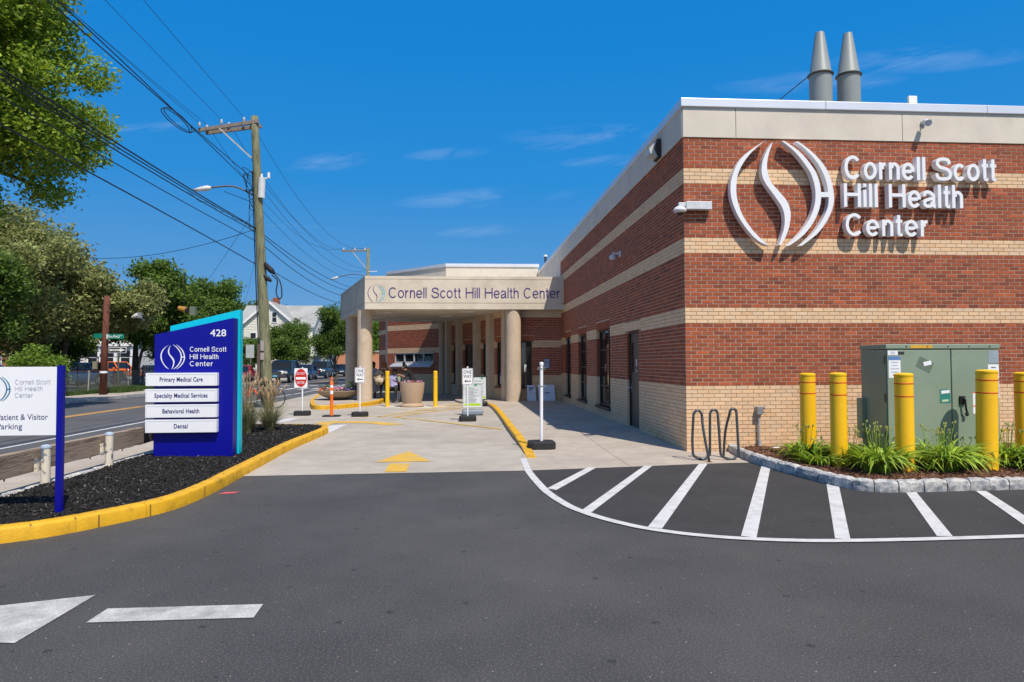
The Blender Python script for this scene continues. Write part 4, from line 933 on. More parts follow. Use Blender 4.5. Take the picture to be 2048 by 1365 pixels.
for (x0, x1, lab, k) in ((2.52, 2.88, 'narrow white poster board with two sheets leaning on the entrance wall', 0), (2.97, 3.63, 'wide blank white board with a small mark leaning on the entrance wall', 1)):
    t = thing('poster_board', lab, 'poster', ((x0 + x1) / 2, 26.7, .08), 'boards leaning by the entrance')
    mb = MB(); P = [(x0, 26.62, .085), (x1, 26.62, .085), (x1 - .02, 26.8, .70 if k else .68), (x0, 26.8, .70)]
    mb.add(P + [(a, b + .02, c) for a, b, c in P], [(0, 1, 2, 3), (7, 6, 5, 4), (0, 4, 5, 1), (1, 5, 6, 2), (2, 6, 7, 3), (3, 7, 4, 0)]); mb.build('board', posm, t)
    if k == 0:
        printed(t, x0 + .08, x1 - .08, 26.72, .45, .62, 4, 2, lean=.29, m=mat('print dark', (.10, .12, .25), .6)); printed(t, x0 + .1, x1 - .12, 26.64, .14, .24, 3, 5, lean=.29)
        mb = MB(); mb.add([(x0, 26.70, .385), (x1, 26.70, .385), (x1, 26.70, .395), (x0, 26.70, .395)], [(0, 1, 2, 3)]); mb.build('seam', greyt, t)
        mb = MB(); mb.box(x1 - .06, x1 - .03, 26.78, 26.79, .64, .67); mb.box(x1 - .06, x1 - .03, 26.69, 26.70, .33, .36); mb.build('sticker', redm, t)
    else:
        mb = MB(); mb.box(3.24, 3.28, 26.66, 26.70, .38, .42); mb.box(3.31, 3.40, 26.66, 26.70, .39, .41); mb.build('mark', navy, t)
t = thing('door_notice', 'blue and white printed notice in the entrance window next to the column', 'notice', (1.6, 27.6, 1))
cpt = Pa + ue * aE(27.75) + ne * .02
mb = MB(); mb.obox(cpt + Vector((0, 0, .95)), ue * .16, ne * .004, Vector((0, 0, .22))); mb.build('sheet', mat('notice pale', (.5, .5, .58), .6), t)
mb = MB(); mb.obox(cpt + Vector((0, 0, 1.10)) + ne * .006, ue * .14, ne * .002, Vector((0, 0, .07))); mb.build('heading', mat('notice navy', (.10, .11, .35), .6), t)
# ================================================================ TRANSFORMER CABINET
tx0, tx1, ty0, ty1, tzt = 6.14, 7.87, 9.50, 10.14, 1.84
t = thing('transformer_cabinet', 'large green steel electrical cabinet behind yellow bollards by the brick wall', 'electrical cabinet', (7, 9.8, 0))
mb = MB(); mb.box(tx0 - .04, tx1 + .06, ty0 - .08, ty1 + .15, -.02, .13); mb.build('plinth', mat('plinth concrete', (.30, .29, .27), .9, .1, 5), t)
mb = MB(); mb.box(tx0, tx1, ty0 + .02, ty1, .13, tzt - .075); mb.box(tx0 - .07, tx0, ty0 + .52, ty1 + .02, .42, 1.03); mb.build('body', txgreen, t, bevel=.008)
mb = MB(); mb.box(tx0 - .012, tx1 + .012, ty0 - .012, ty1 + .01, tzt - .07, tzt); mb.build('lid', txgreen, t, bevel=.01)
xm = tx0 + 0.985
for a, b in ((tx0 + .012, xm - .008), (xm + .008, tx1 - .012)):
    mb = MB(); mb.box(a, b, ty0 - .004, ty0 + .018, .17, tzt - .085); d_ = mb.build('door', txgreen, t, bevel=.006)
mb = MB(); mb.tube([(xm + .16, ty0 - .02, 1.06), (xm + .16, ty0 - .06, 1.03), (xm + .17, ty0 - .06, .90), (xm + .20, ty0 - .05, .82)], .014, 8); mb.box(xm + .11, xm + .19, ty0 - .03, ty0 - .005, .96, 1.08); mb.blob((xm + .19, ty0 - .05, .82), .03, .02, .035); mb.build('handle', blackp, d_)
for k in range(5):
    mb = MB(); x = tx0 + .3 + k * .32; mb.blob((x, ty0 - .014, tzt - .035), .012, .006, .012, n=6, k=3); mb.build('rivet', darkmetal, t)
for z in (.45, 1.0, 1.55):
    mb = MB(); mb.cyl((tx0 - .006, ty0 + .03, z), (tx0 - .006, ty0 + .03, z + .12), .013, n=8); mb.build('hinge', darkmetal, t)
def sticker(x0, x1, z0, z1, m, lines=0, lm=None, rot=0, dy=0.0):
    mb = MB(); c = Vector(((x0 + x1) / 2, ty0 - .0065 - dy, (z0 + z1) / 2)); hw, hh = (x1 - x0) / 2, (z1 - z0) / 2
    P = [(-hw, -hh), (hw, -hh), (hw, hh), (-hw, hh)]; ca, sa = math.cos(rot), math.sin(rot)
    mb.add([(c.x + a * ca - b * sa, c.y, c.z + a * sa + b * ca) for a, b in P], [(0, 1, 2, 3)]); mb.m = 1
    rg = random.Random(int(x0 * 100))
    for k in range(lines):
        z = z1 - (z1 - z0) * (k + .8) / (lines + .6); w = (x1 - x0) * rg.uniform(.4, .8); xx = (x0 + x1) / 2
        mb.add([(xx - w / 2, c.y - .001, z - .006), (xx + w / 2, c.y - .001, z - .006), (xx + w / 2, c.y - .001, z + .006), (xx - w / 2, c.y - .001, z + .006)], [(0, 1, 2, 3)])
    return mb.build('sticker', [m, lm or greyt], t)
sticker(tx0 + .02, tx0 + .17, 1.68, 1.745, signwhite, 2); sticker(tx0 + .18, tx0 + .27, 1.69, 1.73, darkmetal)
sticker(tx0 + .03, tx0 + .21, 1.35, 1.66, signwhite, 6); sticker(tx0 + .03, tx0 + .21, 1.61, 1.66, mat('label blue', (.10, .22, .5), .5), 0, dy=.002)
sticker(tx0 + .46, tx0 + .70, 1.46, 1.62, mat('old label ghost', (.13, .17, .13), .6), 0, rot=-.45); sticker(tx0 + .56, tx0 + .68, 1.53, 1.59, signwhite, 0, rot=.2, dy=.002)
sticker(tx0 + .80, tx0 + .96, .98, 1.18, mat('label teal', (.03, .22, .19), .5), 0); sticker(tx0 + .82, tx0 + .95, 1.12, 1.165, signwhite, 0, rot=.1, dy=.002); sticker(tx0 + .83, tx0 + .93, 1.0, 1.03, mat('label pale', (.5, .6, .4), .5), 0, rot=.1, dy=.002)
sticker(xm + .32, xm + .50, .82, 1.13, signwhite, 6, blackp); sticker(xm + .32, xm + .50, 1.12, 1.135, orange, 0, dy=.002); sticker(xm + .32, xm + .50, .925, .94, orange, 0, dy=.002)
sticker(tx1 - .17, tx1 - .01, 1.56, 1.74, mat('label blue grey', (.30, .37, .42), .5), 3); sticker(tx1 - .18, tx1 - .01, 1.33, 1.54, signwhite, 3, blackp); sticker(tx1 - .10, tx1 - .01, 1.19, 1.30, mat('label light', (.55, .6, .7), .5)); sticker(tx1 - .10, tx1 - .01, 1.05, 1.17, mat('label light', (.55, .6, .7), .5))
mb = MB(); mb.add([(tx0 + .36, ty0 - .0145, tzt - .06), (tx0 + .70, ty0 - .0145, tzt - .06), (tx0 + .70, ty0 - .0145, tzt - .012), (tx0 + .36, ty0 - .0145, tzt - .012)], [(0, 1, 2, 3)]); mb.build('warning_strip', mat('strip amber', (.62, .36, .04), .5), t)
# ================================================================ BOLLARDS
def bollard(x, y, h, r, lab, grp, base=0.0, stripes=True, tilt=(0, 0)):
    t = thing('bollard', lab, 'bollard', (x, y, base), grp)
    mb = MB(); mb.lathe((x, y, base), [(r, 0), (r, h - .055)], 28); mb.build('sleeve', bolyel, t, smooth=40)
    mb = MB(); mb.lathe((x, y, base), [(r + .001, h - .055), (r + .004, h - .05), (r + .003, h - .02), (r * .88, h - .006), (r * .6, h), (r * .1, h + .002)], 28); mb.build('cap', bolyel, t, smooth=40)
    if stripes:
        for z in (h - .155, h - .33) if h > 1.35 else (h - .15, h - .3):
            mb = MB(); mb.lathe((x, y, base), [(r + .0005, z), (r + .0025, z + .003), (r + .0025, z + .014), (r + .0005, z + .017)], 28); mb.build('stripe', redst if stripes is True else stripes, t, smooth=40)
    if tilt != (0, 0): t.rotation_euler = (tilt[0], tilt[1], 0)
    return t
G1 = 'yellow bollards guarding the green cabinet'
bollard(5.47, 10.50, 1.36, .118, 'yellow bollard with red stripes, farthest left beside the buff brick wall', G1, .05)
bollard(5.45, 9.58, 1.38, .114, 'yellow bollard with red stripes at the left corner of the green cabinet', G1, .05)
bollard(6.08, 9.03, 1.38, .118, 'yellow bollard standing before the left door of the green cabinet', G1, .05)
bollard(7.265, 9.03, 1.42, .132, 'thickest yellow bollard, in front of the right door of the green cabinet', G1, .05, tilt=(0, R_(1.2)))
bollard(8.93, 10.3, 1.36, .125, 'yellow bollard right of the green cabinet at the picture edge', G1, .05)
G2 = 'yellow bollards by the tall concrete planter'
thin = mat('dull yellow line', (.50, .30, .02), .5)
bollard(-2.72, 25.05, 1.29, .075, 'slim yellow bollard just left of the tall flower planter', G2, .005, stripes=thin)
bollard(-0.98, 24.85, 1.29, .075, 'slim yellow bollard just right of the tall flower planter', G2, .005, stripes=thin)
# ================================================================ GRANITE KERB and cabinet bed
GP = [(4.72, 12.0), (4.60, 11.3), (4.54, 10.57), (4.56, 9.91), (4.63, 9.14), (4.72, 8.49), (4.86, 8.12), (5.16, 7.97), (5.6, 7.96), (6.13, 7.98), (6.91, 8.0), (8.2, 8.02), (10.5, 8.05)]
gp = catmull([(x, y, 0) for x, y in GP], 16)
gk = thing('granite_kerb', 'curved kerb of rough pale granite blocks round the cabinet bed', 'kerb', (4.7, 9, 0))
D = [0]
for a, b in zip(gp[:-1], gp[1:]): D.append(D[-1] + (b - a).length)
def at(d):
    for i in range(len(D) - 1):
        if D[i + 1] >= d: f_ = (d - D[i]) / (D[i + 1] - D[i]); return gp[i].lerp(gp[i + 1], f_), (gp[i + 1] - gp[i]).normalized()
    return gp[-1], (gp[-1] - gp[-2]).normalized()
rg = random.Random(11); d = 0.0
while d < D[-1] - .3:
    ln = rg.uniform(.24, .33) if 3.2 < d else rg.uniform(.38, .55); NS = 6
    mb = MB(); rings = []
    for k in range(NS):
        f_ = k / (NS - 1); p, tg = at(d + .006 + (ln - .012) * f_); l = Vector((-tg.y, tg.x, 0))   # l points into the bed
        end = .010 if k in (0, NS - 1) else 0
        ring = []
        for (o_, z_) in ((0.0 + end, -.02), (-.008 + end, .07), (-.002 + end, .125 - end), (.03, .145 - end), (.10, .148 - end), (.13, .13 - end), (.135, -.02)):
            q = p + l * (o_ + rg.uniform(-.011, .008)); ring.append((q.x, q.y, z_ + rg.uniform(-.007, .007)))
        rings.append(ring)
    mb.loft(rings); mb.build('stone', granite, gk, bevel=.004); d += ln
bp = [(p.x + .0, p.y) for p in gp]; bed2 = [(p.x + .06, p.y + .05) if p.x < 5 else (p.x, p.y + .08) for p in gp if p.y < 11.7] + [(11, 11.78), (4.75, 11.78)]
def bed2_z(x, y): return 0.085 + .02 * mnoise.noise(Vector((x * 2, y * 2, 9))) + .012 * mnoise.noise(Vector((x * 8, y * 8, 3)))
o = mound('cabinet_bed', bed2, bed2_z, .08, bmulch); o['kind'] = 'structure'
o = chips('bark_mulch', [p for p in bed2], bed2_z, 15000, [bmulch, mat('pale bark', (.32, .22, .15), .9, .2, rnd=.4)], (.05, .012, .004), 8, weights=[.9, .1]); tag(o, 'reddish brown bark mulch in the bed round the green cabinet', 'mulch')
t = tag(MB().box(5.33, 5.46, 11.45, 11.55, .105, .112).build('paper_scrap', signwhite), 'scrap of white paper lying on the bark mulch by the conduit', 'litter')
# ================================================================ BIKE RACK (serpentine tube)
rk = mat('rack enamel', (.075, .085, .095), .32, .05, metal=.4, spec=.6)
path = []
yb = 10.72
XS = [3.80, 4.07, 4.34]
pts = [(3.90, 10.66, -.01), (3.86, 10.69, .40), (3.83, 10.72, .68)]
def arch(xc, w, ztop, y, flip):
    return [(xc + w * math.cos(a), y, ztop - w * 1.4 + w * 1.4 * math.sin(a)) for a in ([math.pi * k / 8 for k in range(9)] if flip else [math.pi - math.pi * k / 8 for k in range(9)])]
y = 10.78
P = [(3.90, 10.62, 0.0), (3.845, 10.72, .5)] + arch(3.775, .07, .81, y, True)
P += [(3.69, y + .02, .35)] + [(3.70 + .14 * (1 - math.cos(a)) , y + .03, .13 - .10 * math.sin(a)) for a in [math.pi * k / 8 for k in range(9)]]
P += [(3.985, y + .03, .45)] + arch(4.055, .065, .82, y + .03, False) + [(4.135, y + .02, .42)]
P += [(4.145 + .15 * (1 - math.cos(a)), y, .13 - .10 * math.sin(a)) for a in [math.pi * k / 8 for k in range(9)]]
P += [(4.445, y + .03, .42)] + arch(4.385, .058, .83, y + .06, True) + [(4.315, 11.0, .45), (4.30, 11.06, 0.0)]
mb = MB(); mb.tube(catmull(P, 3), .021, 12)
t = thing('bike_rack', 'dark wavy steel tube bike rack at the clinic corner', 'bike rack', (4.07, 10.8, 0)); mb.build('tube', rk, t, smooth='all')
for p in ((3.90, 10.62), (4.30, 11.06)):
    mb = MB(); mb.lathe((p[0], p[1], .005), [(.045, 0), (.045, .008), (.02, .012)], 14); mb.build('foot_plate', mat('rusty steel', (.16, .06, .03), .8, .2, 20), t)
# ================================================================ PORTABLE SIGNS
def octbase(mb, x, y, w, d, z0, h, ch=.3):
    P = [(x - w, y - d * (1 - ch)), (x - w * (1 - ch), y - d), (x + w * (1 - ch), y - d), (x + w, y - d * (1 - ch)), (x + w, y + d * (1 - ch)), (x + w * (1 - ch), y + d), (x - w * (1 - ch), y + d), (x - w, y + d * (1 - ch))]
    mb.loft([[(a, b, z0) for a, b in P], [(a, b, z0 + h * .8) for a, b in P], [(x + (a - x) * .93, y + (b - y) * .93, z0 + h) for a, b in P]])
def rrect(w, h, r, n=4):
    P = []
    for cx0, cz, a0 in ((w - r, h - r, 0), (-w + r, h - r, 90), (-w + r, -h + r, 180), (w - r, -h + r, 270)):
        for k in range(n + 1): a = R_(a0 + 90 * k / n); P.append((cx0 + r * math.cos(a), cz + r * math.sin(a)))
    return P
def plate(parent, name, x, y, zc, w, h, r, m, th=.006, dy=0.0, border=None):
    mb = MB(); P = rrect(w, h, r); mb.extr([(x + a, y - dy, zc + b) for a, b in P], (0, th, 0)); return mb.build(name, m, parent)
def portable(x, y, z0, lab, grp, ptop, hub, name='portable_sign', bw=.235, bh=.14):
    t = thing(name, lab, 'sign', (x, y, z0), grp)
    mb = MB(); octbase(mb, x, y, bw, bw * .8, z0, bh); mb.build('base', black, t, bevel=.008)
    mb = MB(); mb.cyl((x, y, z0 + bh * .9), (x, y, ptop), .022, n=12); mb.cyl((x, y, ptop), (x, y, ptop + .02), .026, n=12); mb.build('post', whitem, t, smooth=40)
    return t
t = portable(-4.87, 21.25, .005, 'red and white DO NOT ENTER sign on a rubber base', 'portable traffic signs in the drive', 1.45, 0)
plate(t, 'plate', -4.91, 21.25, 1.145, .195, .295, .02, signwhite, dy=.032)
mb = MB(); mb.extr([(-4.91 + .178 * math.cos(a), 21.212, 1.15 + .272 * math.sin(a)) for a in [2 * math.pi * k / 32 for k in range(32)]], (0, .004, 0)); mb.build('disc', redm, t)
mb = MB(); mb.box(-5.06, -4.76, 21.207, 21.211, 1.10, 1.17); text_on(mb, 'DO NOT', (-4.91, 21.208, 1.245), XR, ZR, .078, width=.255, align='C', offset=.004, spacing=1.12); text_on(mb, 'ENTER', (-4.91, 21.208, .965), XR, ZR, .078, width=.225, align='C', offset=.004, spacing=1.12); mb.build('lettering', signwhite, t)
def oneway(x, y, lab, zt):
    t = portable(x, y, .005, lab, 'portable traffic signs in the drive', zt + .03, 0)
    zc = zt - .225
    plate(t, 'plate', x, y, zc, .148, .225, .03, signwhite, dy=.032)
    mb = MB(); Po = rrect(.138, .215, .027); Pi = rrect(.130, .207, .024); n = len(Po)
    mb.add([(x + a, y - .0335, zc + b) for a, b in Po] + [(x + a, y - .0335, zc + b) for a, b in Pi], [(i, (i + 1) % n, n + (i + 1) % n, n + i) for i in range(n)])
    text_on(mb, 'ONE', (x, y - .0335, zc + .080), XR, ZR, .088, width=.215, align='C', offset=.010, spacing=1.08); text_on(mb, 'WAY', (x, y - .0335, zc - .040), XR, ZR, .088, width=.225, align='C', offset=.010, spacing=1.08)
    z = zc - .125
    mb.add([(x - .09, y - .0335, z), (x - .03, y - .0335, z + .042), (x - .04, y - .0335, z + .013), (x + .09, y - .0335, z + .013), (x + .09, y - .0335, z - .013), (x - .04, y - .0335, z - .013), (x - .03, y - .0335, z - .042)], [(0, 1, 2), (0, 6, 5), (0, 2, 3, 4, 5)]) ; mb.build('lettering', blackp, t)
oneway(-3.045, 20.62, 'ONE WAY sign with left arrow standing before the canopy column', 1.46)
oneway(0.135, 18.65, 'ONE WAY sign with left arrow in front of the white notice stand', 1.44)
# orange delineator
t = thing('delineator_post', 'orange plastic delineator post with two white bands on a black base', 'traffic post', (-3.9, 20.75, 0))
mb = MB(); octbase(mb, -3.9, 20.75, .255, .2, .006, .035); mb.build('base', black, t)
x, y = -3.9, 20.75
mb = MB(); mb.lathe((x, y, .03), [(.056, 0), (.05, .02), (.045, .74), (.056, .76), (.056, .80), (.045, .82), (.045, .90), (.057, .93), (.057, .96), (.04, 1.0), (.022, 1.02), (.026, 1.08), (.022, 1.14), (.008, 1.16)], 18); mb.build('post', orange, t, smooth=40)
for z in (.64, .83):
    mb = MB(); mb.lathe((x, y, .03), [(.0475, z), (.0485, z + .002), (.0485, z + .105), (.0475, z + .107)], 18); mb.build('band', signwhite, t)
# white pole on black base by the sidewalk
t = thing('barrier_post', 'white steel post with two rings on a black eight-sided base beside the yellow kerb', 'post', (1.43, 12.42, 0))
zb_ = walk_z(12.4)
mb = MB(); octbase(mb, 1.43, 12.42, .245, .22, zb_, .135); mb.build('base', black, t, bevel=.012)
mb = MB(); mb.cyl((1.43, 12.42, zb_ + .12), (1.44, 12.42, 1.60), .030, n=18); mb.build('post', whitem, t, smooth=40)
mb = MB(); mb.lathe((1.44, 12.42, 1.53), [(.034, 0), (.036, .004), (.036, .06), (.03, .07)], 18); mb.build('cap', whitem, t, smooth=40)
for z in (1.47, 1.15):
    mb = MB(); mb.lathe((1.44, 12.42, z), [(.031, 0), (.038, .004), (.038, .018), (.031, .022)], 18); mb.build('ring', greymetal, t)
    for sx_ in (-1, 1):
        mb = MB(); mb.tube([(1.44 + sx_ * (.055 + .018 * math.cos(a)), 12.42, z + .012 + .018 * math.sin(a)) for a in [k * math.pi / 6 for k in range(13)]], .0045, 6); mb.build('eyelet', greymetal, t)
# A-frame notice stands
def aframe(x, y, z0, w, h, lab, frame, basec, ang):
    t = thing('notice_stand', lab, 'notice stand', (x, y, z0), 'printed notice stands by the entrance')
    ca, sa = math.cos(ang), math.sin(ang); u_ = Vector((ca, sa, 0)); n_ = Vector((sa, -ca, 0)); O = Vector((x, y, z0))
    mb = MB(); mb.obox(O + Vector((0, 0, .09)), u_ * (w * .57), n_ * .19, Vector((0, 0, .085))); mb.build('base', basec, t, bevel=.05)
    zb2 = z0 + .24
    mb = MB()
    for s_ in (-1, 1): mb.obox(O + u_ * s_ * w / 2 + Vector((0, 0, .24 + h / 2)), u_ * .018, n_ * .02, Vector((0, 0, h / 2)))
    for zz2 in (.24, .24 + h): mb.obox(O + Vector((0, 0, zz2)), u_ * (w / 2 + .018), n_ * .021, Vector((0, 0, .018)))
    for s_ in (-1, 1): mb.obox(O + u_ * s_ * w * .25 + Vector((0, 0, .2)), u_ * .02, n_ * .02, Vector((0, 0, .06)))
    mb.build('frame', frame, t, bevel=.008)
    mb = MB(); mb.obox(O + Vector((0, 0, .24 + h / 2)), u_ * (w / 2 - .02), n_ * .006, Vector((0, 0, h / 2 - .02))); mb.build('poster', mat('poster white', (.60, .64, .66), .5), t)
    def strip(name, a0, a1, c0, c1, m):
        mb = MB(); Q = [O + u_ * a + n_ * .008 + Vector((0, 0, .24 + c)) for a, c in ((a0, c0), (a1, c0), (a1, c1), (a0, c1))]; mb.add(Q, [(0, 1, 2, 3)]); return mb.build(name, m, t)
    strip('footer', -w / 2 + .04, w / 2 - .04, .04, .115, limeg)
    mb = MB(); c0 = O + u_ * (w * .16) + n_ * .009 + Vector((0, 0, .24 + h * .92)); mb.add([c0 + u_ * .045 * math.cos(a) + Vector((0, 0, .028 * math.sin(a))) for a in [k * math.pi / 6 for k in range(12)]], [list(range(12))]); mb.build('logo', greenp, t)
    rg = random.Random(int(x * 10) + 5); mb = MB(); k = 0; zz2 = h * .80
    while zz2 > .15:
        head = k in (0, 7); ww2 = rg.uniform(.5, .95) * (w - .12); hh = .007 if not head else .009
        Q = [O + u_ * a + n_ * .009 + Vector((0, 0, .24 + c)) for a, c in ((-w / 2 + .06, zz2 - hh), (-w / 2 + .06 + ww2, zz2 - hh), (-w / 2 + .06 + ww2, zz2 + hh), (-w / 2 + .06, zz2 + hh))]
        mb.add(Q, [(0, 1, 2, 3)], 1 if head else 0); zz2 -= .036 + (.02 if head or k == 6 else 0); k += 1
    mb.build('print', [mat('print grey', (.30, .30, .38), .6), greenp], t)
    return t
aframe(.30, 20.75, .005, .56, .72, 'white-framed printed notice stand with lime footer standing in the drive', mat('silver frame', (.62, .64, .66), .35, metal=.3), mat('grey base', (.22, .26, .32), .4), .02)
aframe(.62, 24.9, .005, .50, .84, 'black-framed printed notice stand nearer the entrance doors', blackp, blackp, .02)
# ================================================================ PLANTERS
def blossoms(parent, x, y, z, rx, ry, seed, cols, n=160, h=.12, sz=.028):
    rg = random.Random(seed); gm = mat('planter foliage', (.05, .11, .03), .8, .3, rnd=.4, trans=.2)
    mb = MB()
    for k in range(n * 3):
        a = rg.uniform(0, 2 * math.pi); q = math.sqrt(rg.random()) * .98; px, py = x + rx * q * math.cos(a), y + ry * q * math.sin(a); pz = z + rg.uniform(-.02, h)
        v = Vector((rg.uniform(-1, 1), rg.uniform(-1, 1), rg.uniform(.1, 1))).normalized() * rg.uniform(.03, .06); w_ = v.orthogonal().normalized() * .014
        c = Vector((px, py, pz)); mb.add([c - w_, c + v * .5 - w_ * 1.3, c + v, c + v * .5 + w_ * 1.3], [(0, 1, 2, 3)])
    mb.build('foliage', gm, parent, kind='stuff')
    for ci, (cname, c, pos) in enumerate(cols):
        mb = MB()
        for k in range(n // len(cols)):
            a = rg.gauss(pos[0], pos[1]); b = rg.uniform(-.9, .9); px = x + rx * max(-.95, min(.95, a)); py = y + ry * b * math.sqrt(max(.05, 1 - min(.95, abs(a)) ** 2)); pz = z + rg.uniform(.03, h * 1.15)
            s_ = sz * rg.uniform(.6, 1.3)
            for j in range(2):
                nrm = Vector((rg.uniform(-.6, .6), rg.uniform(-1, .3), rg.uniform(.2, 1))).normalized(); u_ = nrm.orthogonal().normalized() * s_; v_ = nrm.cross(u_)
                cc = Vector((px, py, pz)); mb.add([cc + u_ * math.cos(t_) + v_ * math.sin(t_) for t_ in [q * math.pi / 3 for q in range(6)]], [list(range(6))])
        mb.build('blossom', mat(cname, c, .7, .1, rnd=.3, trans=.25), parent, kind='stuff')
plm = mat('planter aggregate', (.44, .315, .215), .92, .1, 25, .7, 120)
t = thing('flower_planter', 'tall round tan concrete planter with pink and red flowers between two bollards', 'planter', (-1.82, 24.9, 0))
mb = MB(); mb.lathe((-1.82, 24.9, .008), [(.40, 0), (.425, .03), (.42, .07), (.355, .10), (.33, .13), (.385, .36), (.43, .62), (.445, .84), (.445, .875), (.41, .88), (.40, .80)], 40); mb.build('pot', plm, t, smooth=35)
mb = MB(); mb.lathe((-1.82, 24.9, .78), [(.40, 0), (.40, .03)], 24); mb.build('soil', bmulch, t)
blossoms(t, -1.82, 24.9, .83, .36, .36, 4, [('pink petals', (.75, .22, .42), (.35, .45)), ('pale pink petals', (.8, .45, .6), (-.2, .5)), ('violet petals', (.18, .09, .40), (.4, .3)), ('scarlet petals', (.80, .03, .01), (.08, .10))], 150, h=.09, sz=.03)
t = thing('flower_bowl', 'wide shallow concrete bowl of mixed petunias beside the canopy column', 'planter', (-4.92, 27.7, .15))
mb = MB(); mb.lathe((-4.92, 27.7, .15), [(.22, 0), (.32, .02), (.60, .12), (.80, .24), (.90, .335), (.905, .36), (.86, .365), (.82, .30)], 40); mb.build('bowl', mat('bowl concrete', (.36, .28, .20), .92, .1, 20, .6, 120), t, smooth=35)
mb = MB(); mb.lathe((-4.92, 27.7, .42), [(.80, 0), (.80, .04)], 24); mb.build('soil', bmulch, t)
blossoms(t, -4.92, 27.7, .49, .78, .6, 9, [('coral petals', (.85, .16, .10), (-.55, .2)), ('pink petals', (.75, .22, .42), (-.1, .2)), ('white petals', (.7, .7, .72), (.1, .6)), ('purple petals', (.16, .03, .32), (.45, .25)), ('violet petals', (.18, .09, .40), (.7, .2))], 260, h=.12, sz=.032)
mb = MB(); rg = random.Random(2)
for (cx0, n_, hh) in ((-5.35, 160, .22), (-4.42, 220, .34)):
    for k in range(n_):
        c = Vector((cx0 + rg.gauss(0, .11), 27.7 + rg.gauss(0, .1), .5 + rg.uniform(0, hh))); v = Vector((rg.uniform(-1, 1), rg.uniform(-1, 1), rg.uniform(0, 1))).normalized() * .05; w_ = v.orthogonal().normalized() * .018
        mb.add([c - w_, c + v * .6 - w_, c + v, c + v * .6 + w_], [(0, 1, 2, 3)])
mb.build('leaves', mat('planter foliage', (.05, .11, .03)), t, kind='stuff')
# ================================================================ TOTEM SIGN (in the mulch bed)
def q9(x): return x * .925
def qz(z): return 1.6 + (z - 1.6) * .925
TY = 11.1; tb = .10
t = thing('totem_sign', 'tall slanted royal blue and cyan clinic directory sign in the mulch bed', 'sign', (-4.2, TY, tb))
xl_, xr_ = q9(-5.22), q9(-3.915)
mb = MB(); mb.extr([(xl_, TY, tb), (xr_, TY, tb), (xr_, TY, qz(2.38)), (xl_, TY, qz(2.09))], (0, .22, 0)); mb.build('blue_panel', blue, t, bevel=.004)
mb = MB(); mb.extr([(-4.70, TY + .26, tb), (-3.605, TY + .26, tb + .02), (-3.605, TY + .26, qz(2.51) + .03), (-4.70, TY + .26, qz(2.22) + .03)], (0, .16, 0)); mb.build('cyan_panel', cyan, t, bevel=.004)
mb = MB(); mb.box(xl_ + .2, xr_ - .02, TY + .215, TY + .265, tb, 1.9); mb.build('core', mat('cyan edge', (0, .30, .42), .4), t)
for k, (s_, z1_, z0_) in enumerate((('Primary Medical Care', 746, 771), ('Specialty Medical Services', 777, 802), ('Behavioral Health', 807, 832), ('Dental', 836, 861))):
    Yp = TY - .10
    zt = qz(1.6 + (725.5 - z1_) / 1365 * 12.03 * .99 + .02 ); zb3 = qz(1.6 + (725.5 - z0_) / 1365 * 12.03 * .99 + .02)
    xa, xb = q9(-5.36) * .991, q9(-4.185) * .991
    mb = MB(); mb.box(xa, xb, Yp, TY - .002, zb3, zt); po = mb.build('directory_panel', signwhite, t, bevel=.004)
    zc = (zb3 + zt) / 2; hh = (zt - zb3) / 2
    mb = MB(); gm_ = mat('panel groove', (.42, .44, .50), .6)
    mb.box(xa + .02, xb - .02, Yp - .002, Yp, zt - .024, zt - .020); mb.box(xa + .02, xa + .023, Yp - .002, Yp, zb3 + .01, zt - .024); mb.box(xb - .023, xb - .02, Yp - .002, Yp, zb3 + .01, zt - .024); mb.build('trim', gm_, po)
    wd = {'Primary Medical Care': .66, 'Specialty Medical Services': .815, 'Behavioral Health': .565, 'Dental': .21}[s_] * .985
    mb = MB(); text_on(mb, s_, ((xa + xb) / 2, Yp - .003, zc - .032), XR, ZR, .066, width=wd, align='C', offset=.018, spacing=1.05); mb.build('lettering', navy, po)
mb = MB(); text_on(mb, '428', (q9(-4.30), TY - .004, qz(2.065)), XR, ZR, .105, width=.245, offset=.010); mb.build('lettering', signwhite, t)
for s_, zz2, w_ in (('Cornell Scott', 1.80, .565), ('Hill Health', 1.675, .445), ('Center', 1.555, .36)): light_line(t, s_, (q9(-4.635), TY - .004, qz(zz2)), XR, ZR, .078, w_ * .99, signwhite, t=.062)
for key in LOGO:
    mb = MB(); logo_piece(mb, key, (q9(-5.12), TY - .004, qz(1.505)), XR, ZR, .385, 0, wide=.9); mb.build('emblem_stroke', signwhite, t)
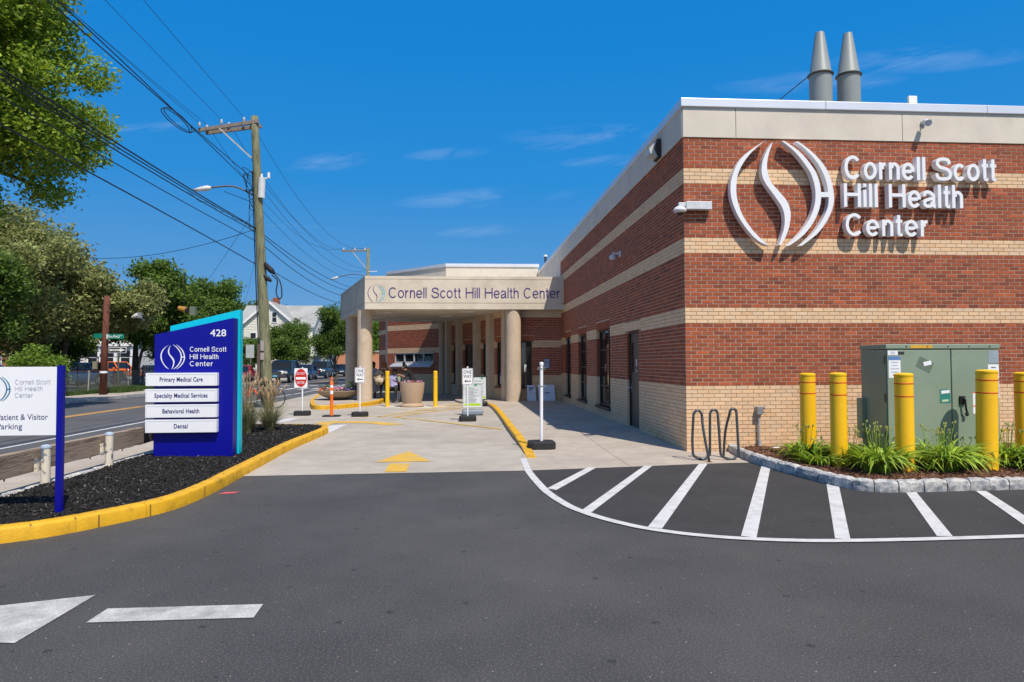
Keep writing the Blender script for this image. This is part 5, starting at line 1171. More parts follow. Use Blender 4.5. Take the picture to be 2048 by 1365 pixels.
# ================================================================ PARKING SIGN (left edge)
SY = 7.06
t = thing('parking_sign', 'white patient and visitor parking board on royal blue posts at left edge', 'sign', (-4.4, SY, .12))
xR = -3.985; xL = -4.86
zT, zB = 1.573, .900
mb = MB(); mb.box(xL, xR - .002, SY - .01, SY + .015, zB, zT); mb.build('board', signwhite, t, bevel=.002)
for x in (xL - .055, xR):
    mb = MB(); mb.box(x, x + .055, SY - .028, SY + .027, .08, zT + .012); mb.build('post', blue, t, bevel=.002)
for s_, zz2, w_ in (('Cornell Scott', 1.402, .335), ('Hill Health', 1.338, .262), ('Center', 1.272, .172)): light_line(t, s_, (-4.385, SY - .0125, zz2), XR, ZR, .045, w_, greyt, t=.045)
mb = MB(); text_on(mb, 'Patient & Visitor', (-4.545, SY - .0125, 1.055), XR, ZR, .055, width=.475, offset=0); mb.build('lettering', mat('slate navy lettering', (.03, .05, .16), .5), t); mb = MB(); text_on(mb, 'Parking', (-4.545, SY - .0125, .965), XR, ZR, .055, width=.235, offset=0); mb.build('lettering', mat('slate navy lettering', (.03, .05, .16), .5), t)
for key, m in (('arc', navy), ('ess', navy), ('inner', tealdk), ('outer', tealdk), ('bar', tealdk)):
    mb = MB(); logo_piece(mb, key, (-4.665, SY - .0125, 1.235), XR, ZR, .245, 0); mb.build('emblem_stroke', m, t)
# ================================================================ TIMBER GUARD RAIL
t = thing('timber_guard_rail', 'weathered timber guard rail on peeling white posts behind the mulch bed', 'guard rail', (-5.1, 9, .1))
rg = random.Random(3)
def plank(y0, y1, m, ph=0):
    mb = MB(); rings = []
    K = 14
    for k in range(K + 1):
        y = y0 + (y1 - y0) * k / K; a = rg.uniform(-.006, .006); b = rg.uniform(-.006, .006)
        rings.append([(-5.27, y, .30 + b), (-5.17, y, .30 + b), (-5.165, y, .57 + a), (-5.265, y, .57 + a)])
    mb.loft(rings); mb.build('plank', m, t, bevel=.008)
def grain(m, sc):
    t_ = m.node_tree
    for n in list(t_.nodes):
        if n.type == 'TEX_NOISE':
            l = [k for k in t_.links if k.to_node == n and k.to_socket.name == 'Vector'][0]; src = l.from_socket
            mp_ = t_.nodes.new('ShaderNodeMapping'); mp_.inputs['Scale'].default_value = sc; t_.links.new(src, mp_.inputs[0]); t_.links.new(mp_.outputs[0], n.inputs['Vector'])
grain(timber, (2, .25, 2.6)); grain(polew, (1.4, 1.4, .16)); grain(greywood, (1.4, 1.4, .2)); grain(brownwood, (1.4, 1.4, .2))
wood2 = mat('dark timber', (.085, .06, .045), .9, .35, 4, .6, 40)
plank(2.0, 6.2, timber); plank(6.21, 10.55, timber); plank(10.56, 11.55, timber); plank(11.56, 14.5, wood2)
postm = mat('peeling white post', (.66, .60, .50), .6, .08, 5, stain=(.16, .19, .23), sscale=7, samt=1, smin=.545, smax=.56)
for (y, lab) in ((4.4, 0), (8.75, 1), (10.25, 2), (13.6, 3)):
    x = -5.07
    mb = MB(); mb.cyl((x, y, .08), (x, y, .60), .052, n=20); po = mb.build('post', postm, t, smooth=40)
    mb = MB(); mb.lathe((x, y, .575), [(.056, 0), (.058, .02), (.05, .035), (.02, .045)], 20); mb.build('cap', mat('cap blue grey', (.36, .44, .55), .5), po, smooth=40)
    mb = MB(); mb.box(x - .085, x - .045, y - .085, y - .045, .30, .46); mb.build('bracket', postm, po)
    for zz2 in (.34, .42):
        mb = MB(); mb.cyl((x - .07, y - .075, zz2), (x - .07, y - .085, zz2), .008, n=8); mb.build('bolt', darkmetal, po)
for y in (7.2, 8.2, 9.3, 10.0, 10.9):
    mb = MB(); mb.cyl((-5.2, y, .30), (-5.2, y, .265), .008, n=6); mb.build('bolt', blackp, t)
# ================================================================ VEGETATION
def leafmat(name, col, hue2, tr=.5, rnd=.35, spec=.35):
    HUES[name] = [(0, (1, 1, 1)), (.4, hue2), (.8, (.7, .8, .7))]
    return mat(name, col, .55, .25, 1.2, rnd=rnd, trans=tr, spec=spec)
oakl = leafmat('oak leaves', (.26, .38, .045), (1.25, 1.1, .8))
mapl = leafmat('dusty maple leaves', (.28, .31, .115), (1.3, 1.2, 1.2), tr=.45)
dkl = leafmat('dark leaves', (.12, .20, .042), (1.5, 1.4, .9))
midl = leafmat('mid green leaves', (.125, .21, .045), (1.35, 1.25, .9))
brtl = leafmat('bright leaves', (.20, .31, .05), (1.1, 1.1, .8), tr=.45)
bark = mat('bark', (.10, .085, .07), .95, .3, 8, .9, 30)
def crown_mesh(name, centers, radii, n, size, m, seed, parent, squash=.8, up=.75, shell=.5, drop=0.0, weights=None):
    """leaf faces gathered in clumps through the volume of the crown"""
    rg = np.random.default_rng(seed); C = np.array(centers); Rd = np.array(radii)
    w = Rd ** 2.2; w = w / w.sum(); k = rg.choice(len(C), n, p=w)
    d = rg.normal(size=(n, 3)); d /= np.linalg.norm(d, axis=1)[:, None]
    r = (shell + (1 - shell) * rg.random(n)) ** .8
    P = C[k] + d * (r * Rd[k])[:, None] * np.array([1, 1, squash])
    # twig-scale clustering
    tw = rg.normal(size=(max(8, n // 14), 3)) * .0
    j = rg.integers(0, n, n // 1); base = P[(np.arange(n) // 9) * 9 % n]
    P = base + rg.normal(size=(n, 3)) * (size * 2.3) * np.array([1, 1, .7]); P[:, 2] -= drop * rg.random(n)
    nr = d * .6 + rg.normal(size=(n, 3)) * .65 + np.array([0, 0, up]); nr /= np.linalg.norm(nr, axis=1)[:, None]
    a = np.cross(nr, rg.normal(size=(n, 3))); a /= np.linalg.norm(a, axis=1)[:, None] + 1e-9; b = np.cross(nr, a)
    s = (size * rg.uniform(.6, 1.35, n))[:, None]
    V = np.stack([P - a * s, P + b * s * .48 + nr * s * .12, P + a * s, P - b * s * .48 + nr * s * .12], 1).reshape(-1, 3)
    return np_mesh(name, V, np.arange(4 * n).reshape(-1, 4), m, parent)
def tree(name, lab, cat, x, y, h, cr, n, size, m, seed, trunk_r=.18, trunk_h=None, lobes=26, group=None, squash=.8, cz=None, ry=None, shape=1.0, lean=(0, 0), rz=None, z0=0.0, rlo=.22, rhi=.40):
    rg = random.Random(seed); t = thing(name, lab, cat, (x, y, z0), group)
    cz = cz or h - cr * .9; rz = rz or (h - cz); ry = ry or cr; cen = []; rad = []
    for k in range(lobes):
        for _ in range(50):
            d = Vector((rg.gauss(0, 1), rg.gauss(0, 1), rg.gauss(0, 1))).normalized(); q = rg.uniform(.35, .92)
            c = Vector((d.x * cr * q, d.y * ry * q, d.z * rz * q))
            if c.z > -rz * .85: break
        rr_ = rg.uniform(rlo, rhi) * min(cr, rz * 1.2) * (1.15 - .45 * q)
        cen.append((x + lean[0] + c.x, y + lean[1] + c.y, z0 + cz + c.z)); rad.append(rr_)
    th = trunk_h or cz - rz * .55
    mb = MB(); top = Vector((x + lean[0] * .7, y + lean[1] * .7, z0 + cz)); b0 = Vector((x, y, z0 - .1)); fork = Vector((x + lean[0] * .3, y + lean[1] * .3, z0 + th))
    mb.tube(catmull([b0, (b0 + fork) / 2 + Vector((rg.uniform(-.1, .1), 0, 0)), fork, top], 3), [trunk_r * (1.25 - .95 * i / 9) for i in range(10)], 10); mb.build('trunk', bark, t, smooth='all')
    mb = MB()
    for k in range(0, lobes, 1 if lobes < 30 else 2):
        c = Vector(cen[k]); s_ = b0.lerp(fork, rg.uniform(.8, 1)) if rg.random() < .5 else fork.lerp(top, rg.uniform(0, .8)); mid = s_.lerp(c, .5) + Vector((rg.uniform(-.3, .3), rg.uniform(-.3, .3), rg.uniform(-.2, .5))) * cr * .12
        P_ = catmull([s_, mid, c], 3); K = len(P_); mb.tube(P_, [trunk_r * .42 * (1 - .85 * i / (K - 1)) for i in range(K)], 6)
    mb.build('branches', bark, t, smooth='all')
    crown_mesh('crown', cen, rad, n, size, m, seed, t, squash); return t
# big trees across the street, left
tree('oak_tree', 'tall bright green oak reaching over the wires at top left', 'tree', -18.6, 21.5, 15.8, 6.3, 150000, .085, oakl, 1, trunk_r=.40, lobes=95, cz=10.2, rz=5.0, ry=5.5, lean=(1.6, 0), rlo=.11, rhi=.22)
tree('maple_tree', 'dusty olive maple filling the left edge under the oak', 'tree', -26.0, 38.5, 11.9, 7.0, 70000, .13, mapl, 2, trunk_r=.32, lobes=85, cz=6.6, rz=5.3, lean=(0, 0), rlo=.12, rhi=.24)
tree('maple_tree', 'dusty olive maple behind the brown pole and street name sign', 'tree', -24.6, 43.0, 8.0, 3.6, 34000, .12, mapl, 3, trunk_r=.24, lobes=46, cz=5.3, rz=2.8, lean=(3.0, 0), rlo=.16, rhi=.3)
tree('maple_tree', 'darker green maple low at the left edge below the oak', 'tree', -22.8, 33.0, 7.6, 3.2, 24000, .12, midl, 13, trunk_r=.24, lobes=30, cz=5.2, rz=2.4)
tree('shade_tree', 'dark green street tree rising behind the totem sign', 'tree', -20.4, 47.8, 9.0, 2.4, 26000, .13, dkl, 4, trunk_r=.24, lobes=34, cz=5.6, rz=3.5)
tree('shade_tree', 'dark green tree between the totem sign and the one way arrow', 'tree', -24.4, 53, 8.0, 3.2, 22000, .15, midl, 5, trunk_r=.24, lobes=30, cz=5.2, rz=2.9)
tree('shade_tree', 'shorter dark tree with trunk just left of the totem sign', 'tree', -21.4, 51.5, 6.9, 2.3, 16000, .13, dkl, 15, trunk_r=.2, lobes=26, cz=5.0, rz=2.2)
tree('hill_tree', 'large round dark tree behind the cream house, left of the pole', 'tree', -44.5, 125, 17.3, 5.8, 30000, .28, midl, 6, trunk_r=.6, lobes=44, cz=10.5, rz=6.9)
tree('hill_tree', 'tall rounded tree far off, just over the totem sign', 'tree', -51.5, 128, 17.6, 6.5, 26000, .30, midl, 7, trunk_r=.6, lobes=40, cz=11, rz=7.0)
tree('hill_tree', 'small dark treetop showing beside the big wooden pole', 'tree', -37.5, 130, 13.6, 3.0, 8000, .32, dkl, 8, trunk_r=.4, lobes=18, cz=10.5, rz=3.2)
tree('shade_tree', 'low dark green tree in front of the brick house, behind the fence', 'tree', -26.8, 47.0, 5.4, 2.6, 16000, .13, midl, 21, trunk_r=.15, lobes=28, cz=3.3, rz=2.1)
tree('shade_tree', 'mid green tree beside the white house, right of the arrow sign', 'tree', -27.6, 60.0, 7.4, 2.9, 16000, .15, dkl, 22, trunk_r=.15, lobes=28, cz=4.7, rz=2.7, lean=(2.2, 0))
tree('shrub_tree', 'bright yellow-green bush above the parking sign', 'bush', -19.4, 32.6, 2.5, 1.3, 12000, .07, brtl, 9, trunk_r=.05, trunk_h=.4, lobes=26, cz=1.35, rz=1.2, rlo=.22, rhi=.36)
tree('street_tree', 'young round street tree with dark trunk before the parked cars', 'tree', -9.75, 53.3, 6.1, 1.75, 22000, .085, midl, 10, trunk_r=.11, trunk_h=1.6, lobes=30, cz=4.1, rz=2.2, rlo=.22, rhi=.38)
tree('street_tree', 'taller street tree partly hidden by the canopy corner', 'tree', -9.3, 60.5, 7.3, 1.7, 16000, .09, midl, 11, trunk_r=.11, lobes=22, cz=4.6, rz=2.8)
tree('street_tree', 'leafy street tree seen between the canopy columns', 'tree', -9.6, 66, 6.6, 2.3, 16000, .10, brtl, 12, trunk_r=.11, lobes=22, cz=4.0, rz=2.6)
tree('street_tree', 'spreading pale green tree low in front of the cream house', 'tree', -18.6, 74, 5.3, 3.6, 20000, .13, midl, 16, trunk_r=.12, lobes=28, cz=3.4, rz=2.0, ry=2.5)
tree('street_tree', 'wide low tree in front of the cream house near the parked truck', 'tree', -22.8, 76, 4.9, 2.9, 14000, .13, midl, 17, trunk_r=.12, lobes=24, cz=3.1, rz=1.8, ry=2.5)
tree('ivy_tree', 'narrow ivy-covered tree standing against the cream house roof', 'tree', -19.9, 84, 7.6, 1.7, 14000, .11, dkl, 18, trunk_r=.12, lobes=22, cz=5.0, rz=3.0)
tree('street_tree', 'small rounded tree at the house corner behind the parked cars', 'tree', -15.2, 80, 5.4, 1.9, 10000, .12, mapl, 19, trunk_r=.1, lobes=20, cz=3.6, rz=1.9)
for k, (x, y, h) in enumerate([(-60, 70, 9), (-52, 96, 11), (-75, 90, 12), (-36, 150, 11), (-10, 170, 9), (-2, 160, 8), (8, 190, 9), (-24, 180, 9)]):
    tree('distant_tree', ['distant tree behind the left car park', 'distant tree behind the white house', 'distant tree far beyond the car park', 'distant tree behind the cream house', 'distant tree at the end of the street', 'distant tree behind the canopy columns', 'distant tree hidden beyond the wing', 'distant tree left of the street end'][k], 'tree', x, y, h, h * .5, 7000, .34, midl if k % 2 else dkl, 30 + k, trunk_r=.3, lobes=20, group='distant trees beyond the houses')
# ---- blades: grasses and day lilies
def blades(name, x, y, z, n, r0, h, spread, wid, m, seed, parent, droop=1.0, segs=5):
    rg = np.random.default_rng(seed); Vs = []; Qs = []; b = 0
    for k in range(n):
        a = rg.uniform(0, 2 * np.pi); rr_ = r0 * np.sqrt(rg.random()); bx, by = x + rr_ * np.cos(a), y + rr_ * np.sin(a)
        a2 = a + rg.normal(0, .6); L_ = h * rg.uniform(.55, 1.1); sp = spread * rg.uniform(.3, 1.2); dr = droop * rg.uniform(.4, 1.2)
        px = -np.sin(a2) * wid / 2; py = np.cos(a2) * wid / 2
        for i in range(segs + 1):
            f = i / segs; out_ = sp * (f ** 1.5); zz_ = z + L_ * (f - dr * .45 * f ** 3); w = (1 - f ** 2.2) * 1.0 + .04
            cx0, cy0 = bx + out_ * np.cos(a2), by + out_ * np.sin(a2)
            Vs += [(cx0 - px * w, cy0 - py * w, zz_), (cx0 + px * w, cy0 + py * w, zz_ + wid * .25 * w)]
            if i < segs: Qs.append((b + 2 * i, b + 2 * i + 1, b + 2 * i + 3, b + 2 * i + 2))
        b += 2 * (segs + 1)
    return np_mesh(name, np.array(Vs), np.array(Qs), m, parent, kind='stuff', smooth=True)
HUES['lily leaves'] = [(0, (1, 1, 1)), (.5, (1.3, 1.15, .8)), (.85, (.6, .75, .7))]
lily = mat('lily leaves', (.28, .42, .05), .45, .2, 6, rnd=.3, trans=.3, spec=.5)
drygr = mat('dry blade', (.36, .28, .13), .8, .2, 6, rnd=.3, trans=.2)
plume = mat('plume', (.50, .36, .22), .9, .2, 20, rnd=.25, trans=.3)
grbl = mat('fountain grass leaves', (.24, .25, .13), .7, .25, 6, rnd=.35, trans=.3)
budm = mat('lily bud', (.45, .47, .14), .6, .1, trans=.2)
L = [(5.28, 10.25, 'day lily clump left of the leftmost cabinet bollard', .40, 90), (5.72, 9.85, 'day lily clump between the two left bollards', .40, 110), (5.98, 9.55, 'day lily clump at the shaded left side of the cabinet', .42, 110), (5.66, 8.98, 'big day lily clump left of the middle bollard', .50, 190), (6.62, 9.05, 'big flowering day lily clump before the cabinet doors', .52, 230), (6.90, 9.22, 'lower day lily clump just left of the thickest bollard', .38, 90), (7.80, 9.3, 'day lily clump right of the thickest bollard', .46, 150), (8.05, 8.85, 'day lily clump at the right picture edge by the kerb', .46, 170), (8.25, 10.3, 'tall thin lily stalks behind the cabinet right corner', .85, 70), (6.28, 9.28, 'day lily clump close behind the middle bollard', .42, 110), (5.22, 9.72, 'small day lily clump at the granite kerb left of the second bollard', .30, 60), (8.6, 9.2, 'day lily clump beyond the right picture edge', .5, 120)]
for k, (x, y, lab, h, n) in enumerate(L):
    t = thing('day_lily', lab, 'plant', (x, y, .09), 'day lilies in the cabinet bed')
    blades('leaves', x, y, .085, int(n * 1.35), .19, h * 1.15, .50 if h < .8 else .16, .046, lily, 50 + k, t, droop=1.75, segs=7); blades('dry_leaves', x, y, .085, n // 8, .12, h * .6, .33, .014, drygr, 80 + k, t, droop=1.6)
    rg = random.Random(k); mb = MB(); mb2 = MB()
    for j in range(4 + n // 22):
        a = rg.uniform(0, 6.3); rr_ = rg.uniform(.02, .26); hh = h * rg.uniform(.95, 1.35); tx_, ty_ = x + rr_ * math.cos(a), y + rr_ * math.sin(a)
        mb.tube([(x + .3 * rr_ * math.cos(a), y + .3 * rr_ * math.sin(a), .09), (tx_, ty_, .09 + hh * .98)], .0035, 4)
        for q in range(3): mb2.blob((tx_ + rg.uniform(-.03, .03), ty_ + rg.uniform(-.03, .03), .09 + hh + rg.uniform(-.03, .02)), .010, .010, .020, n=5, k=3)
    mb.build('stalks', mat('lily leaves', (0, 0, 0)), t, kind='stuff'); mb2.build('buds', budm, t, kind='stuff')
t = thing('lily_flower', 'single yellow day lily bloom right of the cabinet', 'flower', (8.2, 9.7, .5)); mb = MB()
for q in range(6):
    a = q * math.pi / 3; mb.add([(8.12, 9.75, .52), (8.12 + .05 * math.cos(a - .3), 9.75 + .05 * math.sin(a - .3), .55), (8.12 + .075 * math.cos(a), 9.75 + .075 * math.sin(a), .57), (8.12 + .05 * math.cos(a + .3), 9.75 + .05 * math.sin(a + .3), .55)], [(0, 1, 2, 3)])
mb.build('petals', mat('yellow petal', (.75, .50, .02), .6, trans=.2), t)
for k, (x, y, lab, h) in enumerate([(-4.52, 14.75, 'fountain grass clump with tan plumes just right of the totem sign', .90), (-4.22, 15.35, 'fountain grass clump with drooping tan plumes at the bed end', .80)]):
    t = thing('fountain_grass', lab, 'grass clump', (x, y, .12), 'fountain grasses at the end of the mulch bed')
    blades('leaves', x, y, .12, 520, .10, h, .42, .008, grbl, 110 + k, t, droop=.8); blades('dry_leaves', x, y, .12, 140, .10, h * .55, .3, .007, drygr, 120 + k, t, droop=.9)
    rg = random.Random(k + 3); mb = MB(); mb2 = MB()
    for j in range(52):
        a = rg.uniform(0, 6.3); sp = rg.uniform(.03, .30); hh = h * rg.uniform(1.0, 1.5); c = Vector((x, y, .12)); d = Vector((math.cos(a), math.sin(a), 0))
        P_ = [c + d * sp * f ** 1.6 + Vector((0, 0, hh * (f - .12 * f ** 3))) for f in (0, .35, .7, 1)]; mb.tube(P_, .003, 4)
        tip = P_[-1]; dd = (P_[-1] - P_[-2]).normalized(); mb2.tube([tip - dd * .02, tip + dd * .05, tip + dd * .12 + Vector((0, 0, -.01)), tip + dd * .18 + Vector((0, 0, -.03))], [.004, .016, .013, .002], 5)
    mb.build('stalks', drygr, t, kind='stuff'); mb2.build('plumes', plume, t, kind='stuff')
# verge grass across the street
def verge(name, x0, x1, y0, y1, n, h, seed, lab, z=.11):
    rg = np.random.default_rng(seed); x = rg.uniform(x0, x1, n); y = rg.uniform(y0, y1, n); a = rg.uniform(0, 6.3, n); hh = h * rg.uniform(.4, 1.3, n)
    P = np.stack([x, y, np.full(n, z)], 1); w = np.stack([np.cos(a) * .02, np.sin(a) * .02, np.zeros(n)], 1); tip = P + np.stack([rg.normal(0, .05, n), rg.normal(0, .05, n), hh], 1)
    V = np.stack([P - w, P + w, tip], 1).reshape(-1, 3); o = np_mesh(name, V, np.arange(3 * n).reshape(-1, 3), grassm, kind='stuff'); tag(o, lab, 'grass'); return o
verge('verge_grass', -20.8, -18.3, 26, 60, 30000, .22, 5, 'strip of rough green grass along the chain link fence', .06)
verge('weeds', -18.1, -17.4, 36.2, 38.8, 1500, .30, 6, 'weeds at the foot of the one way arrow post', .11)
sheet('verge', [(-21.5, 20), (-18.3, 20), (-18.3, 41.5), (-21, 44), (-21.5, 60)], .05, mat('verge soil', (.09, .10, .04), .95, .3, 2))
sheet('verge', [(-26, 49), (-18.6, 49), (-18.6, 200), (-26, 200)], .05, mat('verge soil', (0, 0, 0)))
# ================================================================ UTILITY POLES AND WIRES
insm = mat('white porcelain', (.70, .70, .72), .3)
def street_lamp_arm(t, a, b, c, mname='grey metal'):
    mb = MB(); mb.tube(catmull([a, (Vector(a) + Vector(b)) / 2 + Vector((0, 0, .22)), b], 5), .03, 8); lo = mb.build('lamp_arm', mat('rusty arm', (.13, .09, .08), .7), t, smooth='all')
    mb = MB(); d = (Vector(c) - Vector(b)).normalized(); mb.tube([b, Vector(b) + d * .12, Vector(b) + d * .35, c], [.05, .10, .085, .05], 10); mb.build('lamp_head', mat('lamp head grey', (.60, .60, .60), .4), t, smooth='all')
P1b, P1t = Vector((-7.05, 25.4, 0)), Vector((-7.60, 25.4, 10.6))
def pz(z): return P1b.lerp(P1t, z / 10.6)
t = thing('utility_pole', 'leaning green-brown wooden utility pole with crossarm beside the driveway', 'utility pole', tuple(P1b))
mb = MB(); K = 14; mb.tube([pz(-.2 + 10.85 * k / K) for k in range(K + 1)], [.205 - .075 * k / K for k in range(K + 1)], 22); mb.build('pole', polew, t, smooth='all')
mb = MB(); mb.beam((-9.62, 25.5, 10.14), (-7.42, 25.3, 10.44), .10, .12); mb.build('crossarm', greywood, t); mb = MB(); mb.beam((-9.45, 25.75, 10.12), (-7.40, 25.58, 10.36), .10, .12); mb.build('crossarm', greywood, t)
mb = MB(); mb.beam((-8.83, 25.35, 10.17), (-7.66, 25.3, 9.08), .05, .05); mb.build('brace', mat('brace pale', (.42, .40, .37), .7), t)
INS = [(-9.56, 25.4, 10.30), (-8.78, 25.4, 10.42), (-7.98, 25.4, 10.52), (-9.36, 25.6, 10.28), (-8.58, 25.6, 10.38), (-7.80, 25.6, 10.46)]
for p in INS:
    mb = MB(); mb.lathe((p[0], p[1], p[2] - .06), [(.02, 0), (.055, .02), (.035, .06), (.06, .08), (.03, .13), (.04, .15), (.01, .16)], 12); mb.build('insulator', insm, t, smooth='all')
mb = MB(); mb.cyl((-7.31, 25.3, 7.62), (-7.29, 25.3, 8.36), .125, n=20); mb.build('transformer_can', mat('can grey', (.58, .61, .63), .4), t, smooth=40)
mb = MB(); mb.cyl((-7.30, 25.3, 8.36), (-7.30, 25.3, 8.50), .04, n=8); mb.cyl((-7.05, 25.3, 8.36), (-7.05, 25.3, 8.56), .05, n=8); mb.beam((-7.55, 25.3, 8.32), (-7.0, 25.3, 8.36), .04, .04); mb.build('bushing', insm, t)
street_lamp_arm(t, pz(7.65), (-9.05, 25.2, 7.95), (-9.62, 25.15, 7.84))
mb = MB(); mb.tube([pz(7.4), (-8.6, 25.2, 7.82)], .012, 5); mb.build('lamp_cable', cable, t)
mb = MB(); mb.tube(catmull([pz(8.6) + Vector((-.14, -.1, 0)), pz(6) + Vector((-.18, -.08, 0)), pz(3.8) + Vector((-.2, -.08, 0)), pz(.2) + Vector((-.2, -.08, 0))], 4), .022, 6); mb.build('riser', cable, t)
mb = MB(); c = pz(2.1); mb.box(c.x - .23, c.x - .12, 25.2, 25.24, .3, 2.3); mb.build('guard', mat('guard brown', (.10, .07, .06), .7), t)
mb = MB(); c = pz(2.2); mb.box(c.x - .10, c.x + .02, 25.18, 25.2, 2.05, 2.42); mb.box(c.x - .10, c.x + .02, 25.18, 25.2, 1.72, 1.98); mb.build('notice_plate', mat('faded plate', (.35, .30, .30), .6), t)
rg = random.Random(6); mb = MB()
for k in range(7):
    c = pz(7.5 + rg.uniform(-.5, 1.4)); P_ = [c + Vector((-.12, -.12, 0)), c + Vector((rg.uniform(-.55, -.2), -.2, rg.uniform(-.3, .3))), c + Vector((rg.uniform(-.4, -.1), -.15, rg.uniform(-.7, -.3))), c + Vector((-.1, -.15, rg.uniform(-.9, -.4)))]
    mb.tube(catmull(P_, 5), .012, 5)
mb.build('loose_wires', cable, t)
mb = MB(); c = pz(5.0); mb.tube([c + Vector((.15, -.1, .25)), c + Vector((.24, -.12, .10)), c + Vector((.40, -.12, -.05)), c + Vector((.5, -.12, -.16))], [.05, .10, .10, .04], 10); mb.tube([c + Vector((.12, -.1, -.2)), c + Vector((.25, -.1, -.33)), c + Vector((.38, -.1, -.42))], [.05, .09, .05], 10)
mb.tube(catmull([c + Vector((.45, -.12, -.1)), c + Vector((.7, -.12, -.45)), c + Vector((.76, -.12, -.95)), c + Vector((.65, -.12, -1.05)), c + Vector((.56, -.12, -.8)), c + Vector((.6, -.12, -.4)), c + Vector((.4, -.12, -.2))], 5), .022, 7); mb.build('splice_case', cable, t)
P2b, P2t = Vector((-7.22, 52.7, 0)), Vector((-7.20, 52.7, 10.4))
t = thing('utility_pole', 'farther wooden utility pole with crossarm rising behind the canopy corner', 'utility pole', tuple(P2b))
mb = MB(); mb.cyl(P2b, P2t, .16, .11, 14); mb.build('pole', polew, t, smooth='all')
mb = MB(); mb.beam((-9.17, 52.7, 10.15), (-7.05, 52.7, 10.20), .10, .13); mb.build('crossarm', greywood, t)
mb = MB(); mb.beam((-8.38, 52.65, 10.09), (-7.25, 52.6, 8.72), .06, .06); mb.build('brace', mat('brace pale', (0, 0, 0)), t)
for x in (-9.05, -8.2, -7.45):
    mb = MB(); mb.lathe((x, 52.7, 10.2), [(.05, 0), (.08, .05), (.04, .1), (.07, .15), (.02, .2)], 8); mb.build('insulator', insm, t)
street_lamp_arm(t, (-7.3, 52.7, 8.2), (-9.4, 52.5, 8.1), (-9.95, 52.5, 7.95))
mb = MB(); mb.beam((-7.2, 52.6, 8.55), (-6.5, 52.6, 8.6), .05, .05); mb.build('bracket', insm, t)
# wires
P0 = -2.0      # previous pole stands beside the lot, outside the picture
def sagline(a, b, sag, n=18): a, b = Vector(a), Vector(b); return [a.lerp(b, k / n) - Vector((0, 0, sag * 4 * (k / n) * (1 - k / n))) for k in range(n + 1)]
def wire(lab, pts, r=.011, g='overhead wires between the poles', n=6, name='overhead_wire'):
    mb = MB(); mb.tube(pts, r * .58, n); return tag(mb.build(name, cable, smooth='all'), lab, 'wire', g)
# primary conductors: through points read on each span
def via(a, m, b, n=20):
    """parabola in arc parameter through three points (m anywhere between)"""
    a, m, b = Vector(a), Vector(m), Vector(b); s = (m.y - a.y) / (b.y - a.y); L_ = a.lerp(b, s); sag = (L_.z - m.z) / (4 * s * (1 - s)); sx_ = (m.x - L_.x) / (4 * s * (1 - s))
    return [a.lerp(b, k / n) + Vector((sx_, 0, -sag)) * 4 * (k / n) * (1 - k / n) for k in range(n + 1)]
wire('highest overhead wire running to the right-hand insulator of the crossarm', via((-7.3, P0, 10.3), (-7.45, 16.3, 10.13), (-7.98, 25.4, 10.6)))
wire('overhead wire running to the middle insulator of the crossarm', via((-8.1, P0, 10.2), (-8.2, 16.1, 9.98), (-8.78, 25.4, 10.5)))
wire('overhead wire running to the tip of the crossarm', via((-8.9, P0, 10.1), (-9.0, 15.7, 9.75), (-9.56, 25.4, 10.38)))
wire('second overhead wire close beside the one at the crossarm tip', via((-8.85, P0, 10.0), (-8.93, 15.7, 9.68), (-9.3, 25.55, 10.33)))
for k, dz in enumerate((0, .10)):
    wire(['upper aerial cable running to the coiled loop left of the pole', 'lower aerial cable running to the coiled loop left of the pole'][k], via((-7.3, P0, 8.2 + dz), (-7.3, 12.5, 8.02 + dz * 1.6), (-7.75, 25.35, 8.45 - dz * 3)), .022)
LP_ = Vector((-7.42, 18.4, 7.86)); P_ = [LP_ + Vector((.10 * math.sin(a), .9 * math.cos(a) - .3, .09 * math.sin(a) + .02)) for a in [k * math.pi / 8 for k in range(34)]]
wire('coiled slack loop of aerial cable hanging left of the pole', [p + Vector((.004 * i, 0, .001 * i)) for i, p in enumerate(P_)], .02)
for k, (z0_, zm, z1_, r) in enumerate(((6.5, 6.29, 6.52, .03), (6.42, 6.20, 6.48, .024), (6.36, 6.12, 6.38, .024), (6.05, 5.84, 6.05, .020), (5.45, 5.40, 5.2, .026))):
    wire(['thickest communication cable of the lower bundle', 'second cable of the lower bundle', 'third cable of the lower bundle', 'thin cable just under the lower bundle', 'lowest cable crossing in front of the maple trees'][k], via((-7.25 - .02 * k, P0, z0_ + .05), (-7.3, 11.2, zm), (-7.5, 25.35, z1_)), r)
rg = random.Random(12)
wire('cable twisted round the lower bundle next to the pole', [Vector((-7.45 + .03 * math.sin(k * 1.3), 19 + k * .32, 6.22 + .012 * k + .05 * math.cos(k * 1.3))) for k in range(20)], .012)
